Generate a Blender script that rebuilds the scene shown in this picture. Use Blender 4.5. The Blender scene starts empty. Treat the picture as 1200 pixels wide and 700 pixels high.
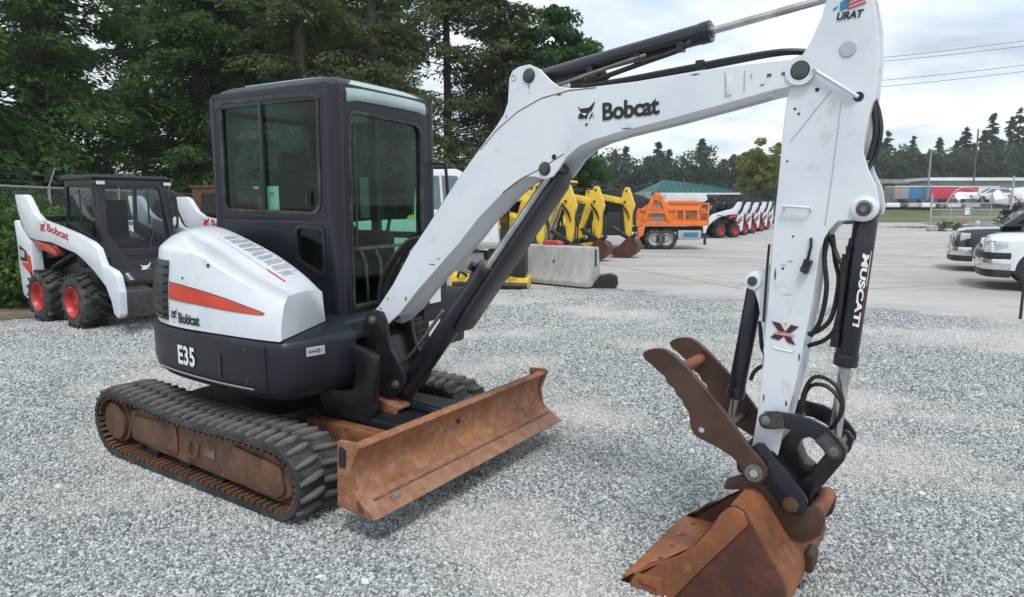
import bpy, bmesh, math, random
import numpy as np
from mathutils import Matrix, Vector
R = math.radians
sc = bpy.context.scene
# ---------------------------------------------------------------- camera, world, sun, exposure
PITCH = math.atan(110.0 / 790.0)
cam_data = bpy.data.cameras.new("camera")
cam = bpy.data.objects.new("camera", cam_data)
sc.collection.objects.link(cam)
cam.location = (0, 0, 1.66)
cam.rotation_euler = (math.pi / 2 - PITCH, 0, 0)
cam_data.sensor_width = 36
cam_data.lens = 790.0 / 1200.0 * 36
cam_data.clip_start = 0.05
cam_data.clip_end = 3000
sc.camera = cam
SUN_EL, SUN_AZ = 60.0, 176.0          # sun azimuth clockwise from +Y
world = bpy.data.worlds.new("World")
sc.world = world
world.use_nodes = True
wn, wl = world.node_tree.nodes, world.node_tree.links
wn.clear()
wo = wn.new("ShaderNodeOutputWorld")
sky = wn.new("ShaderNodeTexSky"); sky.sky_type = 'NISHITA'; sky.sun_disc = False
sky.sun_elevation = R(SUN_EL); sky.sun_rotation = R(SUN_AZ)
bg1 = wn.new("ShaderNodeBackground"); bg1.inputs[1].default_value = 0.13
wl.new(sky.outputs[0], bg1.inputs[0])
tc = wn.new("ShaderNodeTexCoord")
sep = wn.new("ShaderNodeSeparateXYZ"); wl.new(tc.outputs["Generated"], sep.inputs[0])
# project the direction on a cloud layer
zz = wn.new("ShaderNodeMath"); zz.operation = 'MAXIMUM'; wl.new(sep.outputs[2], zz.inputs[0]); zz.inputs[1].default_value = 0.0
za = wn.new("ShaderNodeMath"); za.operation = 'ADD'; wl.new(zz.outputs[0], za.inputs[0]); za.inputs[1].default_value = 0.16
dx = wn.new("ShaderNodeMath"); dx.operation = 'DIVIDE'; wl.new(sep.outputs[0], dx.inputs[0]); wl.new(za.outputs[0], dx.inputs[1])
dy = wn.new("ShaderNodeMath"); dy.operation = 'DIVIDE'; wl.new(sep.outputs[1], dy.inputs[0]); wl.new(za.outputs[0], dy.inputs[1])
cmb = wn.new("ShaderNodeCombineXYZ"); wl.new(dx.outputs[0], cmb.inputs[0]); wl.new(dy.outputs[0], cmb.inputs[1])
n1 = wn.new("ShaderNodeTexNoise"); n1.inputs["Scale"].default_value = 1.5; n1.inputs["Detail"].default_value = 9; n1.inputs["Roughness"].default_value = 0.55
n1.inputs["Distortion"].default_value = 0.25
wl.new(cmb.outputs[0], n1.inputs["Vector"])
r1 = wn.new("ShaderNodeValToRGB"); wl.new(n1.outputs[0], r1.inputs[0])
r1.color_ramp.elements[0].position = 0.30; r1.color_ramp.elements[0].color = (0.44, 0.52, 0.62, 1)
r1.color_ramp.elements[1].position = 0.62; r1.color_ramp.elements[1].color = (0.86, 0.89, 0.91, 1)
e_ = r1.color_ramp.elements.new(0.45); e_.color = (0.64, 0.70, 0.76, 1)
bg2 = wn.new("ShaderNodeBackground"); bg2.inputs[1].default_value = 0.80
wl.new(r1.outputs[0], bg2.inputs[0])
n2 = wn.new("ShaderNodeTexNoise"); n2.inputs["Scale"].default_value = 0.9; n2.inputs["Detail"].default_value = 7
wl.new(cmb.outputs[0], n2.inputs["Vector"])
r2 = wn.new("ShaderNodeMapRange"); r2.inputs[1].default_value = 0.36; r2.inputs[2].default_value = 0.52
r2.inputs[3].default_value = 0.55; r2.inputs[4].default_value = 1.0
wl.new(n2.outputs[0], r2.inputs[0])
mx = wn.new("ShaderNodeMixShader")
wl.new(r2.outputs[0], mx.inputs[0]); wl.new(bg1.outputs[0], mx.inputs[1]); wl.new(bg2.outputs[0], mx.inputs[2])
wl.new(mx.outputs[0], wo.inputs[0])
sun_d = bpy.data.lights.new("sun", 'SUN'); sun_d.energy = 1.3; sun_d.angle = R(14); sun_d.color = (1.0, 0.98, 0.95)
sun = bpy.data.objects.new("sun", sun_d); sc.collection.objects.link(sun)
az = R(SUN_AZ)
sdir = Vector((math.sin(az) * math.cos(R(SUN_EL)), math.cos(az) * math.cos(R(SUN_EL)), math.sin(R(SUN_EL))))
sun.rotation_euler = (-sdir).to_track_quat('-Z', 'Y').to_euler()
sun.location = sdir * 50
sc.view_settings.view_transform = 'Standard'; sc.view_settings.look = 'None'
sc.view_settings.exposure = 0.79; sc.view_settings.gamma = 1.0; sc.view_settings.use_curve_mapping = False

# ---------------------------------------------------------------- materials
MATS = {}
def mat(name, col, rough=0.5, metal=0.0, col2=None, nscale=6.0, ndetail=6.0, lo=0.4, hi=0.6, bump=0.0, bscale=60.0,
        coat=0.0, col3=None, n3scale=2.0, lo3=0.55, hi3=0.7, streak=None, spec=0.5, rvar=0.0):
    m = bpy.data.materials.new(name); m.use_nodes = True
    nt = m.node_tree; n = nt.nodes; l = nt.links
    b = n["Principled BSDF"]
    b.inputs["Base Color"].default_value = (*col, 1); b.inputs["Roughness"].default_value = rough
    b.inputs["Metallic"].default_value = metal; b.inputs["Specular IOR Level"].default_value = spec
    if coat: b.inputs["Coat Weight"].default_value = coat; b.inputs["Coat Roughness"].default_value = 0.12
    t = n.new("ShaderNodeTexCoord"); vec = t.outputs["Object"]
    if streak:
        mp = n.new("ShaderNodeMapping"); mp.inputs["Scale"].default_value = streak; l.new(vec, mp.inputs[0]); vec = mp.outputs[0]
    cur = None
    if col2:
        nz = n.new("ShaderNodeTexNoise"); nz.inputs["Scale"].default_value = nscale; nz.inputs["Detail"].default_value = ndetail
        nz.inputs["Roughness"].default_value = 0.62
        l.new(vec, nz.inputs["Vector"])
        mr = n.new("ShaderNodeMapRange"); mr.inputs[1].default_value = lo; mr.inputs[2].default_value = hi; l.new(nz.outputs[0], mr.inputs[0])
        mi = n.new("ShaderNodeMix"); mi.data_type = 'RGBA'
        mi.inputs[6].default_value = (*col, 1); mi.inputs[7].default_value = (*col2, 1)
        l.new(mr.outputs[0], mi.inputs[0]); cur = mi.outputs[2]
        if rvar:
            m2 = n.new("ShaderNodeMapRange"); m2.inputs[1].default_value = 0.35; m2.inputs[2].default_value = 0.65
            m2.inputs[3].default_value = rough; m2.inputs[4].default_value = min(1, rough + rvar)
            l.new(nz.outputs[0], m2.inputs[0]); l.new(m2.outputs[0], b.inputs["Roughness"])
    if col3:
        nz = n.new("ShaderNodeTexNoise"); nz.inputs["Scale"].default_value = n3scale; nz.inputs["Detail"].default_value = 8
        nz.inputs["Roughness"].default_value = 0.7
        l.new(t.outputs["Object"], nz.inputs["Vector"])
        mr = n.new("ShaderNodeMapRange"); mr.inputs[1].default_value = lo3; mr.inputs[2].default_value = hi3; l.new(nz.outputs[0], mr.inputs[0])
        mi = n.new("ShaderNodeMix"); mi.data_type = 'RGBA'
        if cur: l.new(cur, mi.inputs[6])
        else: mi.inputs[6].default_value = (*col, 1)
        mi.inputs[7].default_value = (*col3, 1); l.new(mr.outputs[0], mi.inputs[0]); cur = mi.outputs[2]
    if cur: l.new(cur, b.inputs["Base Color"])
    if bump:
        nb = n.new("ShaderNodeTexNoise"); nb.inputs["Scale"].default_value = bscale; nb.inputs["Detail"].default_value = 5
        l.new(t.outputs["Object"], nb.inputs["Vector"])
        bp = n.new("ShaderNodeBump"); bp.inputs["Strength"].default_value = bump; bp.inputs["Distance"].default_value = 0.01
        l.new(nb.outputs[0], bp.inputs["Height"]); l.new(bp.outputs[0], b.inputs["Normal"])
    MATS[name] = m
    return m
mat("white_paint", (0.68, 0.715, 0.76), 0.32, col2=(0.57, 0.61, 0.67), nscale=3, lo=0.45, hi=0.75, coat=0.3, bump=0.015, bscale=30,
    col3=(0.36, 0.33, 0.29), n3scale=7, lo3=0.60, hi3=0.84)
mat("white_far", (0.74, 0.76, 0.78), 0.45, col2=(0.55, 0.56, 0.57), nscale=2.5, lo=0.45, hi=0.8)
mat("charcoal", (0.008, 0.009, 0.012), 0.42, col2=(0.016, 0.018, 0.021), nscale=4, lo=0.4, hi=0.7, bump=0.05, bscale=250,
    col3=(0.06, 0.06, 0.06), n3scale=7, lo3=0.62, hi3=0.85)
mat("cab_paint", (0.0065, 0.0085, 0.015), 0.40, col2=(0.009, 0.0115, 0.019), nscale=2, lo=0.4, hi=0.7, bump=0.03, bscale=300)
mat("cast_black", (0.009, 0.010, 0.013), 0.36, col2=(0.028, 0.028, 0.03), nscale=9, lo=0.5, hi=0.8, bump=0.08, bscale=90)
mat("barrel_black", (0.008, 0.010, 0.017), 0.28, col2=(0.022, 0.024, 0.028), nscale=8, lo=0.5, hi=0.8, coat=0.2)
mat("dark_brown", (0.075, 0.038, 0.022), 0.62, metal=0.2, col2=(0.035, 0.024, 0.02), nscale=7, lo=0.35, hi=0.65, bump=0.12, bscale=40,
    col3=(0.20, 0.085, 0.04), n3scale=11, lo3=0.55, hi3=0.8)
mat("thumb_steel", (0.058, 0.030, 0.021), 0.5, metal=0.25, col2=(0.095, 0.05, 0.034), nscale=4, lo=0.35, hi=0.65, bump=0.10, bscale=50,
    col3=(0.025, 0.018, 0.016), n3scale=9, lo3=0.5, hi3=0.75)
mat("rust", (0.31, 0.125, 0.055), 0.75, col2=(0.19, 0.072, 0.032), nscale=7, ndetail=10, lo=0.35, hi=0.7, bump=0.35, bscale=45,
    col3=(0.34, 0.21, 0.15), n3scale=16, lo3=0.48, hi3=0.72)
mat("rust_worn", (0.34, 0.185, 0.115), 0.6, metal=0.25, col2=(0.22, 0.10, 0.055), nscale=14, lo=0.4, hi=0.7, bump=0.25, bscale=50)
mat("rust_streak", (0.24, 0.088, 0.042), 0.66, col2=(0.115, 0.045, 0.026), nscale=5, ndetail=10, lo=0.35, hi=0.65, bump=0.3, bscale=60,
    streak=(1, 6, 1.2), col3=(0.33, 0.165, 0.10), n3scale=9, lo3=0.5, hi3=0.7)
mat("bucket_rust", (0.32, 0.11, 0.038), 0.6, metal=0.1, col2=(0.10, 0.036, 0.02), nscale=4, ndetail=10, lo=0.38, hi=0.62, bump=0.3, bscale=38,
    col3=(0.34, 0.15, 0.075), n3scale=8, lo3=0.52, hi3=0.72, rvar=0.2)
mat("bucket_dark", (0.115, 0.036, 0.018), 0.55, metal=0.1, col2=(0.06, 0.025, 0.018), nscale=5, ndetail=10, lo=0.35, hi=0.62, bump=0.25, bscale=38,
    col3=(0.20, 0.075, 0.035), n3scale=7, lo3=0.5, hi3=0.75)
mat("frame_brown", (0.155, 0.070, 0.032), 0.7, col2=(0.055, 0.032, 0.022), nscale=4, ndetail=10, lo=0.35, hi=0.68, bump=0.3, bscale=40,
    streak=(3, 1, 1), col3=(0.21, 0.14, 0.095), n3scale=12, lo3=0.55, hi3=0.78)
mat("rubber", (0.045, 0.044, 0.042), 0.8, col2=(0.15, 0.145, 0.135), nscale=9, ndetail=10, lo=0.36, hi=0.66, bump=0.35, bscale=70, spec=0.3)
mat("rubber_side", (0.02, 0.02, 0.02), 0.62, col2=(0.075, 0.07, 0.065), nscale=8, lo=0.45, hi=0.7, bump=0.15, bscale=60)
mat("tyre", (0.022, 0.022, 0.022), 0.75, col2=(0.10, 0.095, 0.088), nscale=7, ndetail=8, lo=0.45, hi=0.7, bump=0.2, bscale=50)
mat("hose", (0.012, 0.012, 0.013), 0.5)
mat("chrome", (0.62, 0.62, 0.62), 0.22, metal=0.9, col2=(0.45, 0.44, 0.42), nscale=12)
mat("steel", (0.30, 0.29, 0.27), 0.42, metal=0.8, col2=(0.16, 0.13, 0.11), nscale=22, lo=0.4, hi=0.7, bump=0.1, bscale=80)
mat("dark_steel", (0.12, 0.12, 0.12), 0.4, metal=0.7, col2=(0.06, 0.055, 0.05), nscale=18, lo=0.4, hi=0.7, bump=0.1, bscale=80)
mat("galvanised", (0.42, 0.44, 0.45), 0.5, metal=0.5)
mat("red_stripe", (0.62, 0.05, 0.02), 0.35, col2=(0.5, 0.035, 0.016), nscale=5, coat=0.3)
mat("orange_red", (0.68, 0.11, 0.035), 0.4)
mat("rim_red", (0.50, 0.035, 0.03), 0.4, col2=(0.36, 0.03, 0.028), nscale=6, lo=0.4, hi=0.7)
mat("decal_black", (0.012, 0.012, 0.014), 0.4)
mat("decal_white", (0.78, 0.78, 0.78), 0.4)
mat("decal_grey", (0.45, 0.48, 0.52), 0.4)
mat("decal_maroon", (0.085, 0.014, 0.012), 0.4)
mat("decal_pink", (0.55, 0.27, 0.24), 0.4)
mat("decal_red", (0.45, 0.03, 0.04), 0.4)
mat("line_grey", (0.42, 0.44, 0.47), 0.5)
mat("yellow_paint", (0.80, 0.55, 0.05), 0.42, col2=(0.60, 0.38, 0.04), nscale=4, lo=0.45, hi=0.75, col3=(0.22, 0.16, 0.07), n3scale=9, lo3=0.62, hi3=0.8)
mat("orange_paint", (0.78, 0.19, 0.035), 0.42, col2=(0.62, 0.15, 0.04), nscale=2, lo=0.45, hi=0.75, col3=(0.30, 0.11, 0.05), n3scale=6, lo3=0.6, hi3=0.85)
mat("black_far", (0.018, 0.018, 0.020), 0.5)
mat("grey_far", (0.20, 0.21, 0.22), 0.55)
mat("concrete", (0.40, 0.39, 0.37), 0.85, col2=(0.27, 0.265, 0.25), nscale=2.2, ndetail=12, lo=0.4, hi=0.68, bump=0.25, bscale=30, streak=(3.0, 3.0, 0.7),
    col3=(0.17, 0.165, 0.15), n3scale=4, lo3=0.6, hi3=0.85)
mat("teal_roof", (0.006, 0.105, 0.092), 0.7, col2=(0.008, 0.085, 0.078), nscale=0.8)
mat("wall_grey", (0.30, 0.31, 0.31), 0.8, col2=(0.24, 0.25, 0.25), nscale=1)
mat("blue_paint", (0.03, 0.19, 0.34), 0.5)
mat("trailer_red", (0.52, 0.035, 0.055), 0.5)
mat("silver_paint", (0.40, 0.42, 0.44), 0.25, metal=0.5, coat=0.5)
mat("car_black", (0.008, 0.009, 0.011), 0.15, coat=1.0)
mat("car_white", (0.74, 0.76, 0.79), 0.22, coat=0.8)
mat("bumper_chrome", (0.72, 0.73, 0.74), 0.16, metal=0.85)
mat("lamp_lens", (0.62, 0.64, 0.66), 0.12, metal=0.3, coat=0.6)
mat("red_lens", (0.32, 0.02, 0.02), 0.2, coat=0.6)
mat("red_plastic", (0.60, 0.075, 0.075), 0.5, col2=(0.42, 0.05, 0.05), nscale=9)
mat("bark", (0.085, 0.068, 0.05), 0.95, col2=(0.045, 0.036, 0.028), nscale=4, streak=(3, 3, 0.5), bump=0.4, bscale=14)
mat("plastic_orange", (0.7, 0.16, 0.05), 0.5)
mat("seat_cloth", (0.012, 0.012, 0.014), 0.8)
mat("label_mint", (0.80, 0.78, 0.78), 0.4)
mat("yellow_line", (0.50, 0.36, 0.17), 0.85, col2=(0.38, 0.32, 0.24), nscale=3, lo=0.35, hi=0.65)
mat("wire", (0.10, 0.11, 0.12), 0.6)
mat("wrap_white", (0.66, 0.67, 0.70), 0.35, col2=(0.55, 0.56, 0.58), nscale=1.2)

def glass(name, tint, refl=1.0, rough=0.02):
    m = bpy.data.materials.new(name); m.use_nodes = True
    n = m.node_tree.nodes; l = m.node_tree.links; n.clear()
    o = n.new("ShaderNodeOutputMaterial"); t = n.new("ShaderNodeBsdfTransparent"); t.inputs[0].default_value = (*tint, 1)
    g = n.new("ShaderNodeBsdfGlossy"); g.inputs[1].default_value = rough; g.inputs[0].default_value = (refl, refl, refl, 1)
    f = n.new("ShaderNodeLayerWeight"); f.inputs[0].default_value = 0.5
    pw = n.new("ShaderNodeMath"); pw.operation = 'POWER'; pw.inputs[1].default_value = 4.0; l.new(f.outputs["Facing"], pw.inputs[0])
    fm = n.new("ShaderNodeMath"); fm.operation = 'MULTIPLY_ADD'; fm.inputs[1].default_value = 0.7; fm.inputs[2].default_value = 0.022; l.new(pw.outputs[0], fm.inputs[0])
    x = n.new("ShaderNodeMixShader"); l.new(fm.outputs[0], x.inputs[0]); l.new(t.outputs[0], x.inputs[1]); l.new(g.outputs[0], x.inputs[2])
    l.new(x.outputs[0], o.inputs[0]); MATS[name] = m
glass("cab_glass", (0.42, 0.70, 0.58))
glass("clear_glass", (0.88, 0.93, 0.92))
glass("dark_glass", (0.42, 0.48, 0.50))

def leafmat(name, c1, c2, c3):
    m = bpy.data.materials.new(name); m.use_nodes = True
    n = m.node_tree.nodes; l = m.node_tree.links
    b = n["Principled BSDF"]; b.inputs["Roughness"].default_value = 0.65; b.inputs["Specular IOR Level"].default_value = 0.25
    g = n.new("ShaderNodeNewGeometry"); r = n.new("ShaderNodeValToRGB")
    r.color_ramp.elements[0].color = (*c1, 1); r.color_ramp.elements[1].color = (*c3, 1)
    e = r.color_ramp.elements.new(0.5); e.color = (*c2, 1)
    t = n.new("ShaderNodeTexCoord"); nz = n.new("ShaderNodeTexNoise"); nz.inputs["Scale"].default_value = 0.7; nz.inputs["Detail"].default_value = 3
    l.new(t.outputs["Object"], nz.inputs["Vector"])
    a = n.new("ShaderNodeMath"); a.operation = 'MULTIPLY_ADD'; a.inputs[1].default_value = 0.5
    mr = n.new("ShaderNodeMapRange"); mr.inputs[1].default_value = 0.3; mr.inputs[2].default_value = 0.7; mr.inputs[4].default_value = 0.5
    l.new(nz.outputs[0], mr.inputs[0])
    l.new(g.outputs["Random Per Island"], a.inputs[0]); l.new(mr.outputs[0], a.inputs[2])
    l.new(a.outputs[0], r.inputs[0]); l.new(r.outputs[0], b.inputs["Base Color"])
    tr = n.new("ShaderNodeBsdfTranslucent"); l.new(r.outputs[0], tr.inputs[0])
    mx_ = n.new("ShaderNodeMixShader"); mx_.inputs[0].default_value = 0.5
    o = n["Material Output"]; l.new(b.outputs[0], mx_.inputs[1]); l.new(tr.outputs[0], mx_.inputs[2]); l.new(mx_.outputs[0], o.inputs[0])
    MATS[name] = m
leafmat("leaf_conifer", (0.026, 0.060, 0.018), (0.075, 0.145, 0.038), (0.14, 0.23, 0.065))
leafmat("leaf_cedar", (0.045, 0.072, 0.026), (0.11, 0.15, 0.055), (0.20, 0.25, 0.11))
leafmat("leaf_broad", (0.02, 0.055, 0.018), (0.045, 0.11, 0.03), (0.10, 0.19, 0.055))
leafmat("leaf_far_haze", (0.04, 0.065, 0.045), (0.07, 0.105, 0.065), (0.11, 0.15, 0.09))  # paler, greyer greens: distance haze put into the leaf colour
leafmat("leaf_yellow", (0.12, 0.16, 0.04), (0.20, 0.24, 0.06), (0.32, 0.35, 0.10))
leafmat("leaf_hedge", (0.04, 0.09, 0.02), (0.09, 0.17, 0.04), (0.20, 0.30, 0.08))
leafmat("leaf_red", (0.035, 0.008, 0.012), (0.07, 0.016, 0.02), (0.12, 0.03, 0.035))

# ---------------------------------------------------------------- mesh helper
class G:
    def __init__(s): s.v = []; s.f = []
    def add(s, vs, fs):
        o = len(s.v); s.v += [tuple(p) for p in vs]; s.f += [tuple(i + o for i in f) for f in fs]; return s
    def box(s, c, d, rot=None):
        hx, hy, hz = d[0] / 2, d[1] / 2, d[2] / 2
        p = [Vector((x, y, z)) for z in (-hz, hz) for y in (-hy, hy) for x in (-hx, hx)]
        if rot is not None: p = [rot @ q for q in p]
        p = [q + Vector(c) for q in p]
        return s.add(p, [(0, 2, 3, 1), (4, 5, 7, 6), (0, 1, 5, 4), (2, 6, 7, 3), (0, 4, 6, 2), (1, 3, 7, 5)])
    def prism(s, poly, y0, y1, ax='y'):
        n = len(poly)
        if ax == 'y': f = lambda a, b, t: (a, t, b)
        elif ax == 'x': f = lambda a, b, t: (t, a, b)
        else: f = lambda a, b, t: (a, b, t)
        vs = [f(a, b, y0) for a, b in poly] + [f(a, b, y1) for a, b in poly]
        return s.add(vs, [tuple(range(n)), tuple(range(2 * n - 1, n - 1, -1))] + [(i, i + n, (i + 1) % n + n, (i + 1) % n) for i in range(n)])
    def cyl(s, p0, p1, r0, r1=None, n=20, cap=True):
        r1 = r0 if r1 is None else r1
        p0, p1 = Vector(p0), Vector(p1); d = (p1 - p0).normalized()
        a = d.orthogonal().normalized(); b = d.cross(a)
        vs = []
        for p, r in ((p0, r0), (p1, r1)):
            vs += [p + (a * math.cos(2 * math.pi * i / n) + b * math.sin(2 * math.pi * i / n)) * r for i in range(n)]
        fs = [(i, (i + 1) % n, (i + 1) % n + n, i + n) for i in range(n)]
        if cap: fs += [tuple(range(n - 1, -1, -1)), tuple(range(n, 2 * n))]
        return s.add(vs, fs)
    def tube(s, pts, r, n=8, smooth=0):
        pts = [Vector(p) for p in pts]
        if smooth: pts = crom(pts, smooth)
        rs = r if isinstance(r, (list, tuple)) else [r] * len(pts)
        if len(rs) != len(pts): rs = [rs[0] + (rs[-1] - rs[0]) * i / (len(pts) - 1) for i in range(len(pts))]
        vs = []; a = None
        for i, p in enumerate(pts):
            d = (pts[min(i + 1, len(pts) - 1)] - pts[max(i - 1, 0)]).normalized()
            if a is None: a = d.orthogonal().normalized()
            a = (a - d * a.dot(d)).normalized(); b = d.cross(a)
            vs += [p + (a * math.cos(2 * math.pi * k / n) + b * math.sin(2 * math.pi * k / n)) * rs[i] for k in range(n)]
        fs = [(i * n + k, i * n + (k + 1) % n, (i + 1) * n + (k + 1) % n, (i + 1) * n + k) for i in range(len(pts) - 1) for k in range(n)]
        fs += [tuple(range(n - 1, -1, -1)), tuple(range((len(pts) - 1) * n, len(pts) * n))]
        return s.add(vs, fs)
    def loft(s, rings, closed=True, caps=True):
        n = len(rings[0]); vs = [p for r in rings for p in r]; fs = []
        m = n if closed else n - 1
        for i in range(len(rings) - 1):
            for k in range(m): fs.append((i * n + k, i * n + (k + 1) % n, (i + 1) * n + (k + 1) % n, (i + 1) * n + k))
        if caps: fs += [tuple(range(n - 1, -1, -1)), tuple(range((len(rings) - 1) * n, len(rings) * n))]
        return s.add(vs, fs)
    def lathe(s, prof, o, axis, n=28):
        o = Vector(o); d = Vector(axis).normalized(); a = d.orthogonal().normalized(); b = d.cross(a)
        rings = [[o + d * h + (a * math.cos(2 * math.pi * k / n) + b * math.sin(2 * math.pi * k / n)) * r for k in range(n)] for r, h in prof]
        return s.loft(rings, True, False)
    def ringplate(s, outer, inner, y0, y1, ax='y'):
        n = len(outer)
        if ax == 'y': f = lambda a, b, t: (a, t, b)
        elif ax == 'x': f = lambda a, b, t: (t, a, b)
        else: f = lambda a, b, t: (a, b, t)
        vs = [f(*p, y0) for p in outer] + [f(*p, y0) for p in inner] + [f(*p, y1) for p in outer] + [f(*p, y1) for p in inner]
        fs = []
        for i in range(n):
            j = (i + 1) % n
            fs += [(i, j, n + j, n + i), (2 * n + j, 2 * n + i, 3 * n + i, 3 * n + j), (j, i, 2 * n + i, 2 * n + j), (n + i, n + j, 3 * n + j, 3 * n + i)]
        return s.add(vs, fs)
    def poly(s, pts): return s.add(pts, [tuple(range(len(pts)))])
    def xform(s, M): s.v = [tuple(M @ Vector(p)) for p in s.v]; return s

def crom(P, k=5, closed=False):
    P = [Vector(p) for p in P]; out = []; n = len(P)
    for i in range(n if closed else n - 1):
        if closed: p0, p1, p2, p3 = P[i - 1], P[i], P[(i + 1) % n], P[(i + 2) % n]
        else: p0, p1, p2, p3 = P[max(i - 1, 0)], P[i], P[i + 1], P[min(i + 2, n - 1)]
        for j in range(k):
            t = j / k
            out.append(0.5 * ((2 * p1) + (p2 - p0) * t + (2 * p0 - 5 * p1 + 4 * p2 - p3) * t * t + (3 * p1 - p0 - 3 * p2 + p3) * t ** 3))
    if not closed: out.append(P[-1])
    return out
def rp(corners, r, k=5):
    """rounded polygon: 2d corners, radius (number or list), k+1 points per corner"""
    n = len(corners); out = []
    rs = r if isinstance(r, (list, tuple)) else [r] * n
    for i in range(n):
        p = Vector(corners[i]); a = Vector(corners[i - 1]); b = Vector(corners[(i + 1) % n])
        da, db = (a - p), (b - p); la, lb = da.length, db.length; da.normalize(); db.normalize()
        ang = max(da.angle(db), 0.05); t = min(rs[i] / math.tan(ang / 2), la * 0.48, lb * 0.48)
        s0, s1 = p + da * t, p + db * t
        for j in range(k + 1):
            u = j / k; out.append(tuple(s0 * (1 - u) ** 2 + p * 2 * u * (1 - u) + s1 * u * u))
    return out
def circ(c, r, n=20, a0=0): return [(c[0] + r * math.cos(a0 + 2 * math.pi * i / n), c[1] + r * math.sin(a0 + 2 * math.pi * i / n)) for i in range(n)]

def obj(name, g, m, parent=None, bevel=0.0, seg=2, sharp=38, basis=None, smooth=True):
    me = bpy.data.meshes.new(name)
    bm = bmesh.new()
    vs = [bm.verts.new(p) for p in g.v]
    for f in g.f:
        try: bm.faces.new([vs[i] for i in f])
        except ValueError: pass
    bmesh.ops.recalc_face_normals(bm, faces=bm.faces[:])
    if bevel:
        es = [e for e in bm.edges if len(e.link_faces) == 2 and e.calc_face_angle(0) > R(30)]
        bmesh.ops.bevel(bm, geom=es, offset=bevel, segments=seg, profile=0.6, affect='EDGES', clamp_overlap=True)
    bm.to_mesh(me); bm.free()
    if smooth:
        me.polygons.foreach_set("use_smooth", [True] * len(me.polygons)); me.set_sharp_from_angle(angle=R(sharp))
    if m: me.materials.append(MATS[m])
    o = bpy.data.objects.new(name, me); sc.collection.objects.link(o)
    if parent is not None: o.parent = parent
    if basis is not None: o.matrix_basis = basis
    return o
def tag(o, label=None, cat=None, group=None, kind=None):
    if label: o["label"] = label
    if cat: o["category"] = cat
    if group: o["group"] = group
    if kind: o["kind"] = kind
    return o
def empty(name, loc=(0, 0, 0), rz=0, label=None, cat=None, group=None):
    o = bpy.data.objects.new(name, None); sc.collection.objects.link(o); o.location = loc; o.rotation_euler = (0, 0, rz)
    o.empty_display_size = 0.2
    return tag(o, label, cat, group)
def kids(o): return [c for c in sc.objects if c.parent == o]
def copy_tree(o, parent=None):
    c = o.copy(); sc.collection.objects.link(c); c.parent = parent
    for ch in kids_map(o): copy_tree(ch, c)
    return c
def kids_map(o): return list(o.children)
def frame(x, y, yaw): return Matrix.Translation((x, y, 0)) @ Matrix.Rotation(-yaw, 4, 'Z')

def text_pts(s, w, h, shear=0.0, bold=0.0, spacing=1.0):
    """flat lettering as (verts2d, faces) scaled to exactly w x h"""
    cu = bpy.data.curves.new("lettering", 'FONT'); cu.body = s; cu.offset = bold; cu.space_character = spacing; cu.resolution_u = 3
    o = bpy.data.objects.new("lettering", cu); sc.collection.objects.link(o)
    bpy.context.view_layer.update()
    me = bpy.data.meshes.new_from_object(o.evaluated_get(bpy.context.evaluated_depsgraph_get()))
    V = [(v.co.x, v.co.y) for v in me.vertices]; F = [tuple(p.vertices) for p in me.polygons]
    bpy.data.objects.remove(o); bpy.data.curves.remove(cu); bpy.data.meshes.remove(me)
    x0 = min(v[0] for v in V); x1 = max(v[0] for v in V); y0 = min(v[1] for v in V); y1 = max(v[1] for v in V)
    return [((a - x0) / (x1 - x0) * w + shear * (b - y0) / (y1 - y0) * h, (b - y0) / (y1 - y0) * h) for a, b in V], F
def lettering(name, s, fn, w, h, m, parent, **k):
    V, F = text_pts(s, w, h, **k); g = G(); g.add([fn(a, b) for a, b in V], F)
    return obj(name, g, m, parent, smooth=False)
HEAD = [[(-1, .96), (-.67, .67), (-.27, .70), (.27, .70), (.58, .89), (.8, 1.12), (1, 1.27), (.94, .98), (.71, .58), (.58, .31), (.36, .31), (.22, .09), (.11, -.18), (.02, -.46), (-.22, -.31), (-.63, -.36), (-.94, -.29), (-.98, -.09), (-.85, .13), (-.63, .29), (-.8, .54), (-.94, .76)],
        [(.71, .20), (.78, .02), (.62, -.22), (.45, -.38), (.29, -.52), (.36, -.28), (.56, .02)],
        [(.76, -.28), (.84, -.18), (.90, -.28), (.82, -.36)],
        [(-.16, -.97), (-.02, -.86), (.16, -.88), (.16, -1.0), (.0, -1.10), (-.14, -1.08)]]
EYE = [(-.58, .22), (.07, .14), (-.16, -.08)]
def emblem(name, fn, s, m, parent):
    g = G()
    for p in HEAD: g.poly([fn(a * s, b * s) for a, b in p])
    o = obj(name, g, m, parent, smooth=False)
    if m == "decal_black":
        v = [Vector(fn(a * s, b * s)) for a, b in EYE]; nr = (v[1] - v[0]).cross(v[2] - v[0]).normalized() * 0.0012
        if nr.y > 0: nr = -nr
        g2 = G(); g2.poly([p + nr for p in v]); obj("eye_patch", g2, "decal_white", parent, smooth=False)
    return o
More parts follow.
